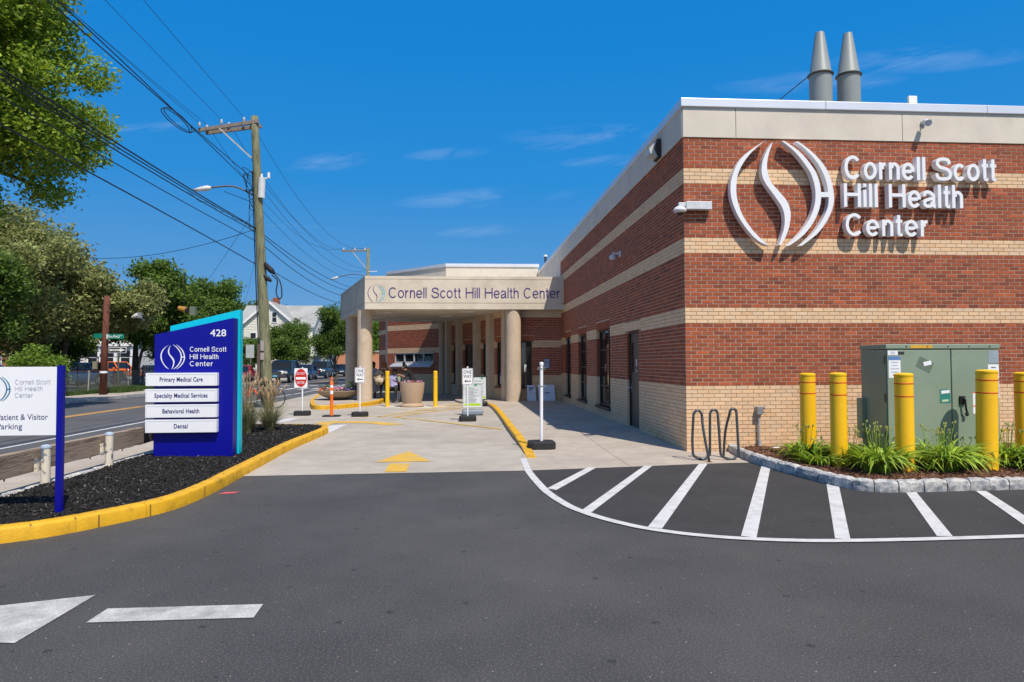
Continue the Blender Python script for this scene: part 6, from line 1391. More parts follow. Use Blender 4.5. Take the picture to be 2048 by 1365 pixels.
for k, (a, b, s_) in enumerate((((-7.80, 25.6, 10.54), (-7.45, 52.7, 10.4), 1.5), ((-8.58, 25.6, 10.46), (-8.2, 52.7, 10.4), 1.7), ((-9.36, 25.6, 10.36), (-9.05, 52.7, 10.4), 1.6), ((-7.6, 25.5, 8.6), (-7.25, 52.7, 8.8), .9), ((-7.55, 25.5, 8.3), (-7.3, 52.7, 8.7), 1.2), ((-7.5, 25.5, 7.4), (-7.3, 52.7, 8.2), 1.0), ((-7.5, 25.5, 6.5), (-7.3, 52.7, 7.2), .55), ((-7.5, 25.5, 6.42), (-7.3, 52.7, 7.1), .75), ((-7.48, 25.5, 6.1), (-7.3, 52.7, 6.7), .8), ((-7.45, 25.5, 5.3), (-7.3, 52.7, 5.9), .5))):
    wire('span wire number'.replace(' number', '') + ' ' + ['from the right-hand insulator to the far pole top', 'from the middle insulator to the far crossarm', 'from the crossarm tip to the far crossarm tip', 'from the transformer can to the far pole', 'just under the transformer wire to the far pole', 'sagging deepest towards the far street lamp', 'from the lower bundle, uppermost of four', 'from the lower bundle, second of four', 'from the lower bundle, third of four', 'lowest of the span, below the splice case'][k], sagline(a, b, s_), .013 if k < 6 else .024)
wire('thin service wire leaving the pole for the maple trees on the left', sagline(pz(6.55), (-17.6, 33.5, 6.6), .35), .018, 'service drops from the big pole')
wire('guy wire slanting down left from the street lamp arm', sagline(pz(7.4), (-14.5, 38, 5.1), .1), .012, 'service drops from the big pole')
wire('guy wire with small strain insulator slanting down left', sagline(pz(6.2), (-14.0, 45, 5.4), .05), .010, 'service drops from the big pole')
wire('service wire from the far pole to the cream house gable', sagline((-7.3, 52.7, 7.6), (-24.5, 94.5, 7.2), .6), .014, 'service drops from the big pole')
# ================================================================ OTHER STREET FURNITURE
t = thing('wooden_pole', 'short reddish brown wooden pole carrying the green street name sign', 'pole', (-17.35, 34.4, .1))
mb = MB(); mb.cyl((-17.35, 34.4, 0), (-17.22, 34.4, 4.9), .17, .125, 16); mb.build('pole', brownwood, t, smooth='all'); mb = MB(); mb.tube([(-17.3 + .3 * math.cos(a), 34.3, 4.3 + .22 * math.sin(a)) for a in [k * math.pi / 6 for k in range(13)]], .012, 5); mb.build('wire_loop', cable, t)
mb = MB(); mb.cyl((-17.33, 34.4, 1.15), (-17.33, 34.4, 1.25), .172, n=16); mb.build('band', signwhite, t); mb = MB(); mb.box(-17.75, -17.55, 34.2, 34.3, 1.35, 1.72); mb.build('meter_box', mat('meter box', (.22, .20, .14), .7), t)
t = thing('street_name_sign', 'green street name sign reading Redfield St on the brown pole', 'sign', (-17.0, 34.15, 2.9))
stg = mat('street sign green', (.0, .20, .13), .5)
mb = MB(); mb.box(-17.10, -16.28, 34.14, 34.16, 2.80, 3.04); mb.build('plate', stg, t); mb = MB(); mb.obox((-17.56, 34.28, 2.95), (.20, -.03, 0), (.003, .01, 0), (0, 0, .11)); mb.build('cross_plate', stg, t)
mb = MB(); text_on(mb, 'Redfield', (-17.0, 34.135, 2.86), XR, ZR, .13, width=.52, offset=.005); text_on(mb, 'St', (-16.44, 34.135, 2.94), XR, ZR, .06, width=.08); mb.box(-17.08, -17.03, 34.13, 34.138, 2.81, 3.03); mb.build('lettering', signwhite, t)
t = thing('one_way_sign', 'black and white ONE WAY arrow sign on a dark post by the fence', 'sign', (-18.0, 37.2, .1))
x, y = -18.0, 37.2
mb = MB(); mb.cyl((x, y, 0), (x, y, 2.55), .045, n=8); mb.build('post', mat('post green grey', (.08, .09, .07), .6), t)
mb = MB(); mb.extr([(x - .02 + a, y - .06, 2.32 + b) for a, b in rrect(.44, .155, .03)], (0, .01, 0)); mb.build('plate', signwhite, t)
mb = MB(); mb.extr([(x - .02 + a, y - .066, 2.32 + b) for a, b in rrect(.415, .13, .02)], (0, .004, 0)); mb.build('field', blackp, t)
mb = MB(); mb.add([(x - .40, y - .070, 2.27), (x + .12, y - .070, 2.27), (x + .10, y - .070, 2.22), (x + .37, y - .070, 2.32), (x + .10, y - .070, 2.42), (x + .12, y - .070, 2.37), (x - .40, y - .070, 2.37)], [(0, 1, 5, 6), (1, 2, 3), (1, 3, 5), (3, 4, 5)]); mb.build('arrow', signwhite, t)
mb = MB(); text_on(mb, 'ONE WAY', (x - .12, y - .073, 2.29), XR, ZR, .06, width=.36, align='C', offset=.012); mb.build('lettering', blackp, t)
t = thing('traffic_signal', 'amber traffic signal head hanging in front of the dark trees', 'traffic light', (-15.8, 40, 4.6))
mb = MB(); mb.cyl((-16.1, 40.1, 4.75), (-15.62, 39.9, 4.62), .14, .18, 14); mb.build('housing', mat('signal amber', (.42, .22, .04), .6), t); mb = MB(); mb.cyl((-15.62, 39.9, 4.62), (-15.55, 39.88, 4.6), .15, n=14); mb.build('lens', darkmetal, t); mb = MB(); mb.box(-15.5, -15.2, 40.0, 40.3, 4.35, 4.85); mb.build('rear_housing', mat('signal grey green', (.14, .17, .13), .6), t); mb = MB(); mb.cyl((-15.8, 40, 4.8), (-15.8, 40, 6.6), .02, n=6); mb.build('hanger', cable, t)
t = thing('flood_lamp', 'small pale flood lamp showing between the trees by the brown pole', 'lamp', (-18.4, 40, 4.3))
mb = MB(); mb.tube([(-18.65, 40, 4.22), (-18.45, 40, 4.3), (-18.3, 40, 4.36)], [.06, .13, .14], 12); mb.build('reflector', mat('lamp head grey', (0, 0, 0)), t); mb = MB(); mb.box(-18.3, -18.12, 39.9, 40.1, 4.18, 4.5); mb.build('housing', greymetal, t); mb = MB(); mb.tube([(-18.2, 40, 4.2), (-18.4, 41, 4.1), (-20.5, 44, 4.0)], .03, 6); mb.build('arm', greymetal, t)
t = thing('traffic_signpost', 'plain grey back of a small street sign left of the big pole', 'sign', (-19.5, 66, 0))
mb = MB(); mb.cyl((-19.95, 66, 0), (-19.95, 66, 3.4), .05, n=8); mb.build('post', galv, t); mb = MB(); mb.box(-20.35, -19.6, 65.9, 65.95, 2.1, 3.35); mb.build('plate', mat('sign back', (.42, .44, .46), .5), t)
t = thing('service_pole', 'thin bare wooden pole standing in front of the cream house gable', 'utility pole', (-22.6, 80, 0))
mb = MB(); mb.cyl((-22.7, 81, 0), (-22.55, 81, 8.9), .16, .12, 10); mb.build('pole', mat('bleached pole', (.30, .24, .19), .9), t); mb = MB(); mb.box(-22.75, -22.35, 80.8, 80.85, 3.7, 4.0); mb.build('plate', mat('street sign green', (0, 0, 0)), t)
# ================================================================ CHAIN LINK FENCE
t = thing('chain_link_fence', 'rusty sagging chain link fence on leaning posts along the side street lot', 'fence', (-19.5, 36, 0))
rust = mat('rusty rail', (.16, .05, .03), .8, .2, 8); fgal = mat('fence wire', (.20, .21, .20), .6, .1)
fp_ = [(-18.6, 28.5), (-18.7, 31.2), (-19.0, 34.0), (-19.3, 36.8), (-19.7, 39.8), (-20.2, 43.0), (-20.7, 46.0)]
rg = random.Random(8)
for i, (x, y) in enumerate(fp_):
    mb = MB(); l = rg.uniform(-.12, .12); mb.cyl((x, y, 0), (x + l, y, 1.25), .035, n=8); mb.build('post', mat('pale post', (.35, .34, .31), .7) if i % 2 else galv, t)
mb = MB(); 
for a, b in zip(fp_[:-1], fp_[1:]): mb.cyl((*a, 1.22 + rg.uniform(-.04, .05)), (*b, 1.22 + rg.uniform(-.04, .05)), .022, n=6)
mb.build('rail', rust, t)
mb = MB()
for a, b in zip(fp_[:-1], fp_[1:]):
    a, b = Vector((*a, 0)), Vector((*b, 0)); L_ = (b - a).length; n = int(L_ / .10); H_ = 1.15
    for k in range(-11, n):
        for sgn in (1, -1):
            s0, s1 = k * .10, k * .10 + H_ * .95; z0_, z1_ = (.06, .06 + H_) if sgn > 0 else (.06 + H_, .06)
            f0, f1 = max(0, s0), min(L_, s1)
            if f1 <= f0: continue
            zz0 = z0_ + (z1_ - z0_) * (f0 - s0) / (s1 - s0); zz1 = z0_ + (z1_ - z0_) * (f1 - s0) / (s1 - s0)
            p, q = a.lerp(b, f0 / L_) + Vector((0, 0, zz0)), a.lerp(b, f1 / L_) + Vector((0, 0, zz1)); w_ = Vector((.003, .003, .004))
            mb.add([p - w_, q - w_, q + w_, p + w_], [(0, 1, 2, 3)])
mb.build('wire_mesh', fgal, t, kind='stuff')
t = thing('tall_fence', 'tall dark wire fence round the car park behind the street trees', 'fence', (-28, 48, 0))
mb = MB()
for k in range(10): mb.cyl((-31 + k * 1.2, 47.5 + k * .28, 0), (-31 + k * 1.2, 47.5 + k * .28, 2.1), .035, n=6)
mb.build('posts', darkmetal, t, kind='stuff'); mb = MB(); mb.cyl((-31, 47.5, 2.08), (-20.2, 50.0, 2.08), .025, n=6); mb.cyl((-31, 47.5, 1.2), (-20.2, 50.0, 1.2), .01, n=6); mb.build('rail', darkmetal, t)
t = thing('picket_fence', 'low grey metal fence at the tree trunk left of the totem sign', 'fence', (-22, 56, 0))
mb = MB()
for k in range(26): mb.box(-27 + k * .26, -26.94 + k * .26, 57, 57.03, 0, 1.5)
mb.build('picket', mat('fence grey', (.24, .26, .25), .6), t, kind='stuff'); mb = MB(); mb.box(-27, -20.3, 56.98, 57, .25, .32); mb.box(-27, -20.3, 56.98, 57, 1.2, 1.27); mb.build('rail', mat('fence grey', (0, 0, 0)), t)
for (x, y, m_, lab) in ((-21.9, 44.8, 'red post', 'short red post at the lot entrance'), (-21.0, 46.6, 'brown post', 'short brown post at the lot entrance')):
    mb = MB(); mb.cyl((x, y, 0), (x, y, 1.15), .07, n=10); tag(mb.build('marker_post', mat(m_, (.45, .05, .04) if 'red' in m_ else (.08, .06, .045), .7)), lab, 'post')
# ================================================================ CARS
tyre = mat('tyre', (.018, .018, .018), .85); rimm = mat('alloy rim', (.55, .56, .58), .3, metal=.8)
headm = mat('headlight glass', (.70, .72, .72), .15, spec=.8); ambm = mat('amber lens', (.8, .35, .08), .3); tailm = mat('tail lamp', (.45, .01, .01), .3); chrome = mat('chrome', (.6, .61, .62), .18, metal=1.0); cglass = mat('car glass', (.012, .015, .017), .12, spec=.5); platem = mat('blue number plate', (.12, .42, .62), .5)
def car(name, lab, cat, x, y, ang, Lc, Wc, Hc, col, kind='suv', group=None, z0=0.0, clear=.28):
    """car standing on its wheels, nose towards local -Y, turned by ang"""
    t = thing(name, lab, cat, (x, y, z0), group)
    pm = mat('car paint %s' % (col,), col, .35, .02, 2, spec=.4, coat=.35)
    hl, hw = Lc / 2, Wc / 2; belt = Hc * (.60 if kind != 'sedan' else .62); hood = Hc * (.60 if kind in ('suv', 'truck') else .55)
    ca, sa = math.cos(ang), math.sin(ang)
    def X(px, py, pz_): return (x + px * ca - py * sa, y + px * sa + py * ca, z0 + pz_)
    def ring(py, w, zb_, zt, cr=.10):
        return [X(-w * .93, py, zb_), X(w * .93, py, zb_), X(w, py, zb_ + cr * 1.6), X(w * .985, py, zt - cr * 1.4), X(w * .88, py, zt), X(-w * .88, py, zt), X(-w * .985, py, zt - cr * 1.4), X(-w, py, zb_ + cr * 1.6)]
    mb = MB(); st = [(-hl, .84, clear + .12, hood * .72), (-hl + .10, .93, clear, hood * .90), (-hl + .35, .985, clear - .02, hood * .97), (-hl * .45, 1.0, clear - .04, belt), (0, 1.0, clear - .04, belt), (hl * .55, 1.0, clear - .04, belt), (hl - .3, .985, clear, belt * .99), (hl - .06, .95, clear + .04, belt * .93), (hl, .88, clear + .14, belt * .8)]
    mb.loft([ring(py, w * hw, zb_, zt) for py, w, zb_, zt in st]); mb.build('body', pm, t, smooth=45)
    # cabin
    y0_, y1_ = {'suv': (-hl * .42, hl * .93), 'truck': (-hl * .40, hl * .62), 'sedan': (-hl * .36, hl * .66), 'van': (-hl * .7, hl * .96)}[kind]
    rs = {'suv': .62, 'truck': .55, 'sedan': .85, 'van': .5}[kind]; re = {'suv': .28, 'truck': .25, 'sedan': .8, 'van': .1}[kind]
    bt = belt - .03
    def cab(py, w, z): return [X(-w, py, z), X(w, py, z)]
    wb, wt = hw * .90, hw * .76; Ht = Hc
    A_ = [X(-wb, y0_, bt), X(wb, y0_, bt), X(wb, y1_, bt), X(-wb, y1_, bt), X(-wt, y0_ + rs, Ht - .05), X(wt, y0_ + rs, Ht - .05), X(wt, y1_ - re, Ht - .05), X(-wt, y1_ - re, Ht - .05)]
    mb = MB(); mb.add(A_, [(0, 3, 2, 1), (0, 1, 5, 4), (1, 2, 6, 5), (2, 3, 7, 6), (3, 0, 4, 7), (4, 5, 6, 7)]); mb.build('cabin_glass', cglass, t)
    mb = MB(); mb.loft([[X(-wt * 1.02, y0_ + rs - .06, Ht - .07), X(wt * 1.02, y0_ + rs - .06, Ht - .07), X(wt * .9, y0_ + rs + .1, Ht), X(-wt * .9, y0_ + rs + .1, Ht)], [X(-wt * 1.02, y1_ - re + .06, Ht - .07), X(wt * 1.02, y1_ - re + .06, Ht - .07), X(wt * .9, y1_ - re - .1, Ht), X(-wt * .9, y1_ - re - .1, Ht)]]); mb.build('roof', pm, t, bevel=.02)
    mb = MB()
    for s_ in (-1, 1):
        lo = lambda f: Vector(X(s_ * wb * 1.005, y0_ + (y1_ - y0_) * f, bt)); hi = lambda f: Vector(X(s_ * wt * 1.01, y0_ + rs + (y1_ - re - y0_ - rs) * f, Ht - .06))
        for f0, f1, w_ in ((0, 0, .05), (.42, .36, .045), (.72, .72, .05), (1, 1, .10)): mb.tube([lo(f0), hi(f1)], w_, 5)
    mb.build('pillar', pm, t, kind='stuff')
    wr = .33 if kind == 'sedan' else .38
    for sx_ in (-1, 1):
        for fy in (-hl * .62, hl * .60):
            mb = MB(); mb.cyl(X(sx_ * (hw - .20), fy, wr), X(sx_ * (hw + .015), fy, wr), wr, n=20); wo = mb.build('wheel', tyre, t, smooth=40)
            mb = MB(); mb.cyl(X(sx_ * (hw - .02), fy, wr), X(sx_ * (hw + .025), fy, wr), wr * .62, n=16); mb.build('rim', rimm, wo)
            mb = MB(); mb.cyl(X(sx_ * (hw - .10), fy, wr + .02), X(sx_ * (hw + .004), fy, wr + .02), wr * 1.16, n=20); mb.build('wheel_arch', blackp, t)
    for s_ in (-1, 1):
        mb = MB(); c = [X(s_ * hw * .50, -hl * 1.0 - .0, hood * .66), X(s_ * hw * .93, -hl + .10, hood * .70), X(s_ * hw * .93, -hl + .08, hood * .86), X(s_ * hw * .52, -hl - .0, hood * .80)]
        d = Vector(X(0, -.03, 0)) - Vector(X(0, 0, 0)); mb.add([tuple(Vector(p) + d) for p in c] + [tuple(Vector(p) - d * 2) for p in c], [(0, 1, 2, 3), (7, 6, 5, 4), (0, 4, 5, 1), (1, 5, 6, 2), (2, 6, 7, 3), (3, 7, 4, 0)]); mb.build('headlight', headm, t)
        mb = MB(); c = Vector(X(s_ * hw * .86, hl - .03, belt * .8)); mb.obox(c, Vector((ca, sa, 0)) * .10, Vector((-sa, ca, 0)) * .05, Vector((0, 0, .13))); mb.build('tail_lamp', tailm, t)
        mb = MB(); c = Vector(X(s_ * (hw + .06), y0_ + .35, belt + .06)); mb.obox(c, Vector((ca, sa, 0)) * .09, Vector((-sa, ca, 0)) * .05, Vector((0, 0, .07))); mb.build('mirror', pm, t)
    U, V_ = Vector((ca, sa, 0)), Vector((-sa, ca, 0))
    mb = MB(); mb.obox(Vector(X(0, -hl - .012, hood * .70)), U * hw * .48, V_ * .03, Vector((0, 0, hood * .10))); mb.build('grille', chrome if kind == 'truck' else blackp, t)
    if kind == 'truck':
        mb = MB()
        for k in range(3): mb.obox(Vector(X(0, -hl - .045, hood * (.64 + .06 * k))), U * hw * .44, V_ * .01, Vector((0, 0, .02)))
        mb.build('grille_slot', blackp, t)
    mb = MB(); mb.obox(Vector(X(0, -hl - .02, clear + .14)), U * hw * .90, V_ * .06, Vector((0, 0, .11))); mb.build('bumper', mat('bumper dark', (.05, .055, .065), .5) if kind == 'truck' else pm, t, bevel=.02)
    mb = MB(); mb.obox(Vector(X(0, -hl - .09, clear + .15)), U * .17, V_ * .008, Vector((0, 0, .075))); mb.build('number_plate', platem, t)
    return t
nv = (.008, .016, .035)
PG = 'cars parked along the far kerb'
car('pickup_truck', 'dark navy pickup with chrome grille parked nearest at the far kerb', 'pickup', -14.95, 58.5, 0.0, 5.2, 1.95, 1.82, nv, 'truck', PG, clear=.42)
car('parked_car', 'small dark blue car just behind the navy pickup', 'car', -15.0, 66.3, 0.0, 4.5, 1.78, 1.45, (.01, .03, .08), 'sedan', PG)
car('parked_car', 'tall dark blue SUV behind the DO NOT ENTER sign', 'car', -14.9, 73.2, 0.0, 4.7, 1.9, 1.80, (.012, .03, .06), 'suv', PG)
car('parked_car', 'black sedan facing the camera right of the DO NOT ENTER sign', 'car', -14.6, 82.5, 0.0, 4.7, 1.85, 1.45, (.012, .014, .02), 'sedan', PG)
car('parked_car', 'white SUV behind the black sedan beside the orange post', 'car', -14.4, 93.0, 0.0, 4.6, 1.85, 1.68, (.6, .6, .6), 'suv', PG)
car('parked_car', 'dark red car partly hidden right of the totem sign', 'car', -17.9, 56.5, .12, 4.4, 1.78, 1.42, (.25, .008, .02), 'sedan')
car('parked_car', 'light grey sedan behind the wire fence left of the big pole', 'car', -23.6, 75.5, R_(78), 4.6, 1.8, 1.45, (.35, .37, .38), 'sedan')
LG = 'cars in the car park behind the chain link fence'
car('parked_car', 'bright orange SUV behind the one way arrow sign', 'car', -32.7, 67.5, R_(68), 4.5, 1.85, 1.66, (.85, .17, .005), 'suv', LG, z0=.15)
car('parked_car', 'blue SUV behind the brown pole and fence', 'car', -28.2, 54, R_(82), 4.7, 1.9, 1.70, (.01, .055, .14), 'suv', LG)
car('parked_car', 'blue car with a square rear sticker left of the blue SUV', 'car', -31.9, 57.5, R_(60), 4.5, 1.85, 1.66, (.008, .04, .10), 'suv', LG)
car('parked_car', 'blue car partly hidden above the parking sign at the left edge', 'car', -40.5, 62, R_(80), 4.6, 1.85, 1.60, (.02, .04, .20), 'sedan', LG, z0=.1)
car('parked_car', 'dark grey car behind the orange SUV near the trees', 'car', -32.2, 74, R_(50), 4.5, 1.8, 1.45, (.03, .04, .055), 'sedan', LG)
car('parked_car', 'red car seen far off between the canopy columns', 'car', -15.0, 108.0, 0.0, 4.6, 1.85, 1.6, (.4, .01, .02), 'suv', PG)
# ================================================================ HOUSES
creamw = mat('cream siding', (.74, .72, .63), .7, .03, 2); roofm = mat('grey shingles', (.34, .35, .345), .9, .1, 2.5, stain=(.18, .18, .17), sscale=.4, samt=.6); wtrim = mat('white trim', (.78, .78, .78), .6)
def gable_house(t, x0, x1, y0, y1, ze, zr, axis='y', wallm=creamw, siding=True):
    xm, ym = (x0 + x1) / 2, (y0 + y1) / 2
    mb = MB()
    if axis == 'y': mb.extr([(x0, y0, 0), (x1, y0, 0), (x1, y0, ze), (xm, y0, zr), (x0, y0, ze)], (0, y1 - y0, 0))
    else: mb.extr([(x0, y0, 0), (x0, y1, 0), (x0, y1, ze), (x0, ym, zr), (x0, y0, ze)], (x1 - x0, 0, 0))
    mb.build('wall', wallm, t)
    if siding:
        mb = MB(); k = 0; z = .5
        while z < ze if axis == 'x' else z < zr - .3:
            hw_ = (x1 - x0) / 2 if z < ze else (x1 - x0) / 2 * (zr - z) / (zr - ze)
            if axis == 'x': mb.box(x0, x1, y0 - .03, y0, z, z + .02)
            else: mb.box(xm - hw_, xm + hw_, y0 - .03, y0, z, z + .02)
            z += .22
        mb.build('clapboard', wallm, t, kind='stuff')
    o_ = .35
    mb = MB()
    if axis == 'y':
        sl_ = (zr - ze) / (xm - x0); E0 = (x0 - o_, ze - o_ * sl_)
        for s_ in (-1, 1):
            e = xm + s_ * (xm - x0 + o_); P = [(xm, y0 - o_, zr + .02), (e, y0 - o_, ze - o_ * sl_), (e, y1 + o_, ze - o_ * sl_), (xm, y1 + o_, zr + .02)]
            mb.add(P + [(a, b, c + .15) for a, b, c in P], [(0, 1, 2, 3), (7, 6, 5, 4), (0, 4, 5, 1), (1, 5, 6, 2), (2, 6, 7, 3), (3, 7, 4, 0)])
    else:
        sl_ = (zr - ze) / (ym - y0)
        for s_ in (-1, 1):
            e = ym + s_ * (ym - y0 + o_); P = [(x0 - o_, ym, zr + .02), (x1 + o_, ym, zr + .02), (x1 + o_, e, ze - o_ * sl_), (x0 - o_, e, ze - o_ * sl_)]
            mb.add(P + [(a, b, c + .15) for a, b, c in P], [(0, 1, 2, 3), (7, 6, 5, 4), (0, 4, 5, 1), (1, 5, 6, 2), (2, 6, 7, 3), (3, 7, 4, 0)])
    r_ = mb.build('roof', roofm, t)
    if axis == 'y':
        mb = MB()
        for s_ in (-1, 1):
            e = xm + s_ * (xm - x0 + o_ + .05); mb.extr([(xm, y0 - o_ - .08, zr + .2), (e, y0 - o_ - .08, ze - o_ * sl_ + .15), (e, y0 - o_ - .08, ze - o_ * sl_ - .22), (xm, y0 - o_ - .08, zr - .17)], (0, .07, 0))
        mb.build('bargeboard', wtrim, t)
    return r_
def win(t, x, y, z, w, h):
    mb = MB(); mb.box(x - w / 2 - .12, x + w / 2 + .12, y - .06, y, z - .12, z + h + .12); f = mb.build('window', wtrim, t)
    mb = MB(); mb.box(x - w / 2, x + w / 2, y - .08, y - .061, z, z + h / 2 - .04); mb.build('pane', cglass, f); mb = MB(); mb.box(x - w / 2, x + w / 2, y - .08, y - .061, z + h / 2 + .04, z + h); mb.build('pane', cglass, f)
t = thing('cream_house', 'cream clapboard house with grey roof and white gable behind the street trees', 'house', (-26, 95, 0))
gable_house(t, -29.6, -22.9, 94.8, 106, 7.0, 9.95, 'y'); r_ = gable_house(t, -31.2, -20.9, 97, 108, 6.7, 9.9, 'x', siding=False)
mb = MB(); mb.box(-26.9, -26.1, 99, 99.8, 9.2, 10.9); mb.build('chimney', mat('chimney brick', (.25, .08, .05), .9), r_)
for (x, z, w, h) in ((-27.0, 7.2, .55, 1.3), (-25.5, 7.2, .55, 1.3), (-28.3, 4.2, .7, 1.5), (-26.9, 4.2, .7, 1.5), (-24.3, 4.3, .85, 1.6), (-28.3, 1.0, .7, 1.5), (-24.3, 1.0, .8, 1.5)): win(t, x, 94.77, z, w, h)
mb = MB(); mb.box(-23.7, -23.2, 94.5, 94.78, 4.8, 5.3); mb.build('air_conditioner', greymetal, t)
mb = MB()
for z in (2.7, 5.2): mb.box(-31.4, -29.7, 95, 97.4, z, z + .15); mb.box(-31.4, -29.7, 95, 95.06, z + .95, z + 1.05)
for x in (-31.3, -30.5, -29.8):
    mb.box(x, x + .1, 95, 95.1, 0, 7)
mb.build('porch', mat('porch blue grey', (.35, .40, .45), .7), t)
t = thing('white_house', 'white house with columns half hidden behind the dark trees', 'house', (-42, 78, 0))
gable_house(t, -42.6, -35.4, 77, 87, 4.6, 6.9, 'y', mat('white siding', (.72, .71, .66), .7), True)
for x in (-41.6, -39.9, -38.2, -36.5): win(t, x, 76.97, 1.6, .9, 1.4)
mb = MB()
for x in (-42.4, -40.7, -39.0, -37.3, -35.6): mb.box(x - .13, x + .13, 76.4, 76.7, 0, 3.5)
mb.box(-42.8, -35.2, 76.2, 76.95, 3.5, 3.8); mb.build('porch', wtrim, t)
t = thing('brick_house', 'reddish brick house glimpsed through the trees at the far left', 'house', (-62, 80, 0))
gable_house(t, -56, -47, 78, 90, 5.2, 7.8, 'x', mat('house brick', (.30, .12, .08), .9, .1, 5), False)
for x in (-54.5, -52.5, -50.5, -48.5): win(t, x, 77.97, 1.2, 1.0, 1.5)
t = thing('low_building', 'low orange brick building at the far end of the street', 'building', (-18, 130, 0))
mb = MB(); mb.box(-24, -12.6, 130, 140, 0, 3.6); mb.build('wall', mat('orange brick', (.50, .22, .12), .9), t); mb = MB(); mb.box(-24.2, -12.4, 129.8, 140.2, 3.6, 3.9); mb.build('roof', roofm, t)
t = thing('grey_shed', 'flat pale grey van-like shed roof behind the parked cars', 'shed', (-18.5, 72, 0)); mb = MB(); mb.box(-20.5, -17.0, 79, 84, 0, 2.3); mb.build('wall', mat('shed grey', (.35, .38, .40), .7), t); mb = MB(); mb.box(-20.6, -16.9, 78.9, 84.1, 2.3, 2.42); mb.build('roof', roofm, t)
# ================================================================ BICYCLE
t = thing('bicycle', 'bicycle with orange frame leaning at the big pole behind the grasses', 'bicycle', (-7.2, 24.7, 0))
zr_ = .35; xa, xb, yb_ = -7.58, -6.62, 24.75
for x in (xa, xb):
    mb = MB(); mb.tube([(x + zr_ * math.cos(a), yb_, zr_ + .01 + zr_ * math.sin(a)) for a in [k * math.pi / 14 for k in range(29)]], .018, 6); wo = mb.build('wheel', tyre, t); mb = MB()
    for k in range(10): a = k * math.pi / 5; mb.tube([(x, yb_, zr_ + .01), (x + zr_ * math.cos(a), yb_, zr_ + .01 + zr_ * math.sin(a))], .003, 3)
    mb.build('spokes', galv, wo, kind='stuff')
of = mat('orange frame', (.75, .08, .02), .4); mb = MB(); S = (-6.98, yb_, .85); B_ = (-7.08, yb_, .30); Hh = (-7.42, yb_, .82)
for a, b in (((xb, yb_, .36), B_), (B_, S), ((xb, yb_, .36), S), (B_, Hh), (S, Hh), (Hh, (xa, yb_, .36)), (Hh, (-7.40, yb_, 1.0))): mb.tube([a, b], .02, 6)
mb.build('frame', blackp, t)
mb = MB(); mb.tube([(-7.43, yb_ - .02, .88), (-7.50, yb_ - .02, .62), (-7.56, yb_ - .02, .42)], .035, 7); mb.tube([(-7.36, yb_ - .02, .70), (-7.24, yb_ - .02, .52)], .03, 7); mb.build('mudguard', of, t)
mb = MB(); mb.obox((-6.97, yb_, .92), (.13, 0, .01), (0, .07, 0), (0, 0, .03)); mb.build('saddle', blackp, t, bevel=.01)
mb = MB(); mb.tube([(-7.32, yb_ + .25, 1.03), (-7.40, yb_ + .1, 1.02), (-7.40, yb_ - .1, 1.02), (-7.32, yb_ - .25, 1.03)], .015, 6); mb.build('handlebar', blackp, t)
mb = MB(); mb.obox((-7.52, yb_, 1.02), (.10, 0, 0), (0, .12, 0), (0, 0, .09)); mb.build('bag', blackp, t, bevel=.02)
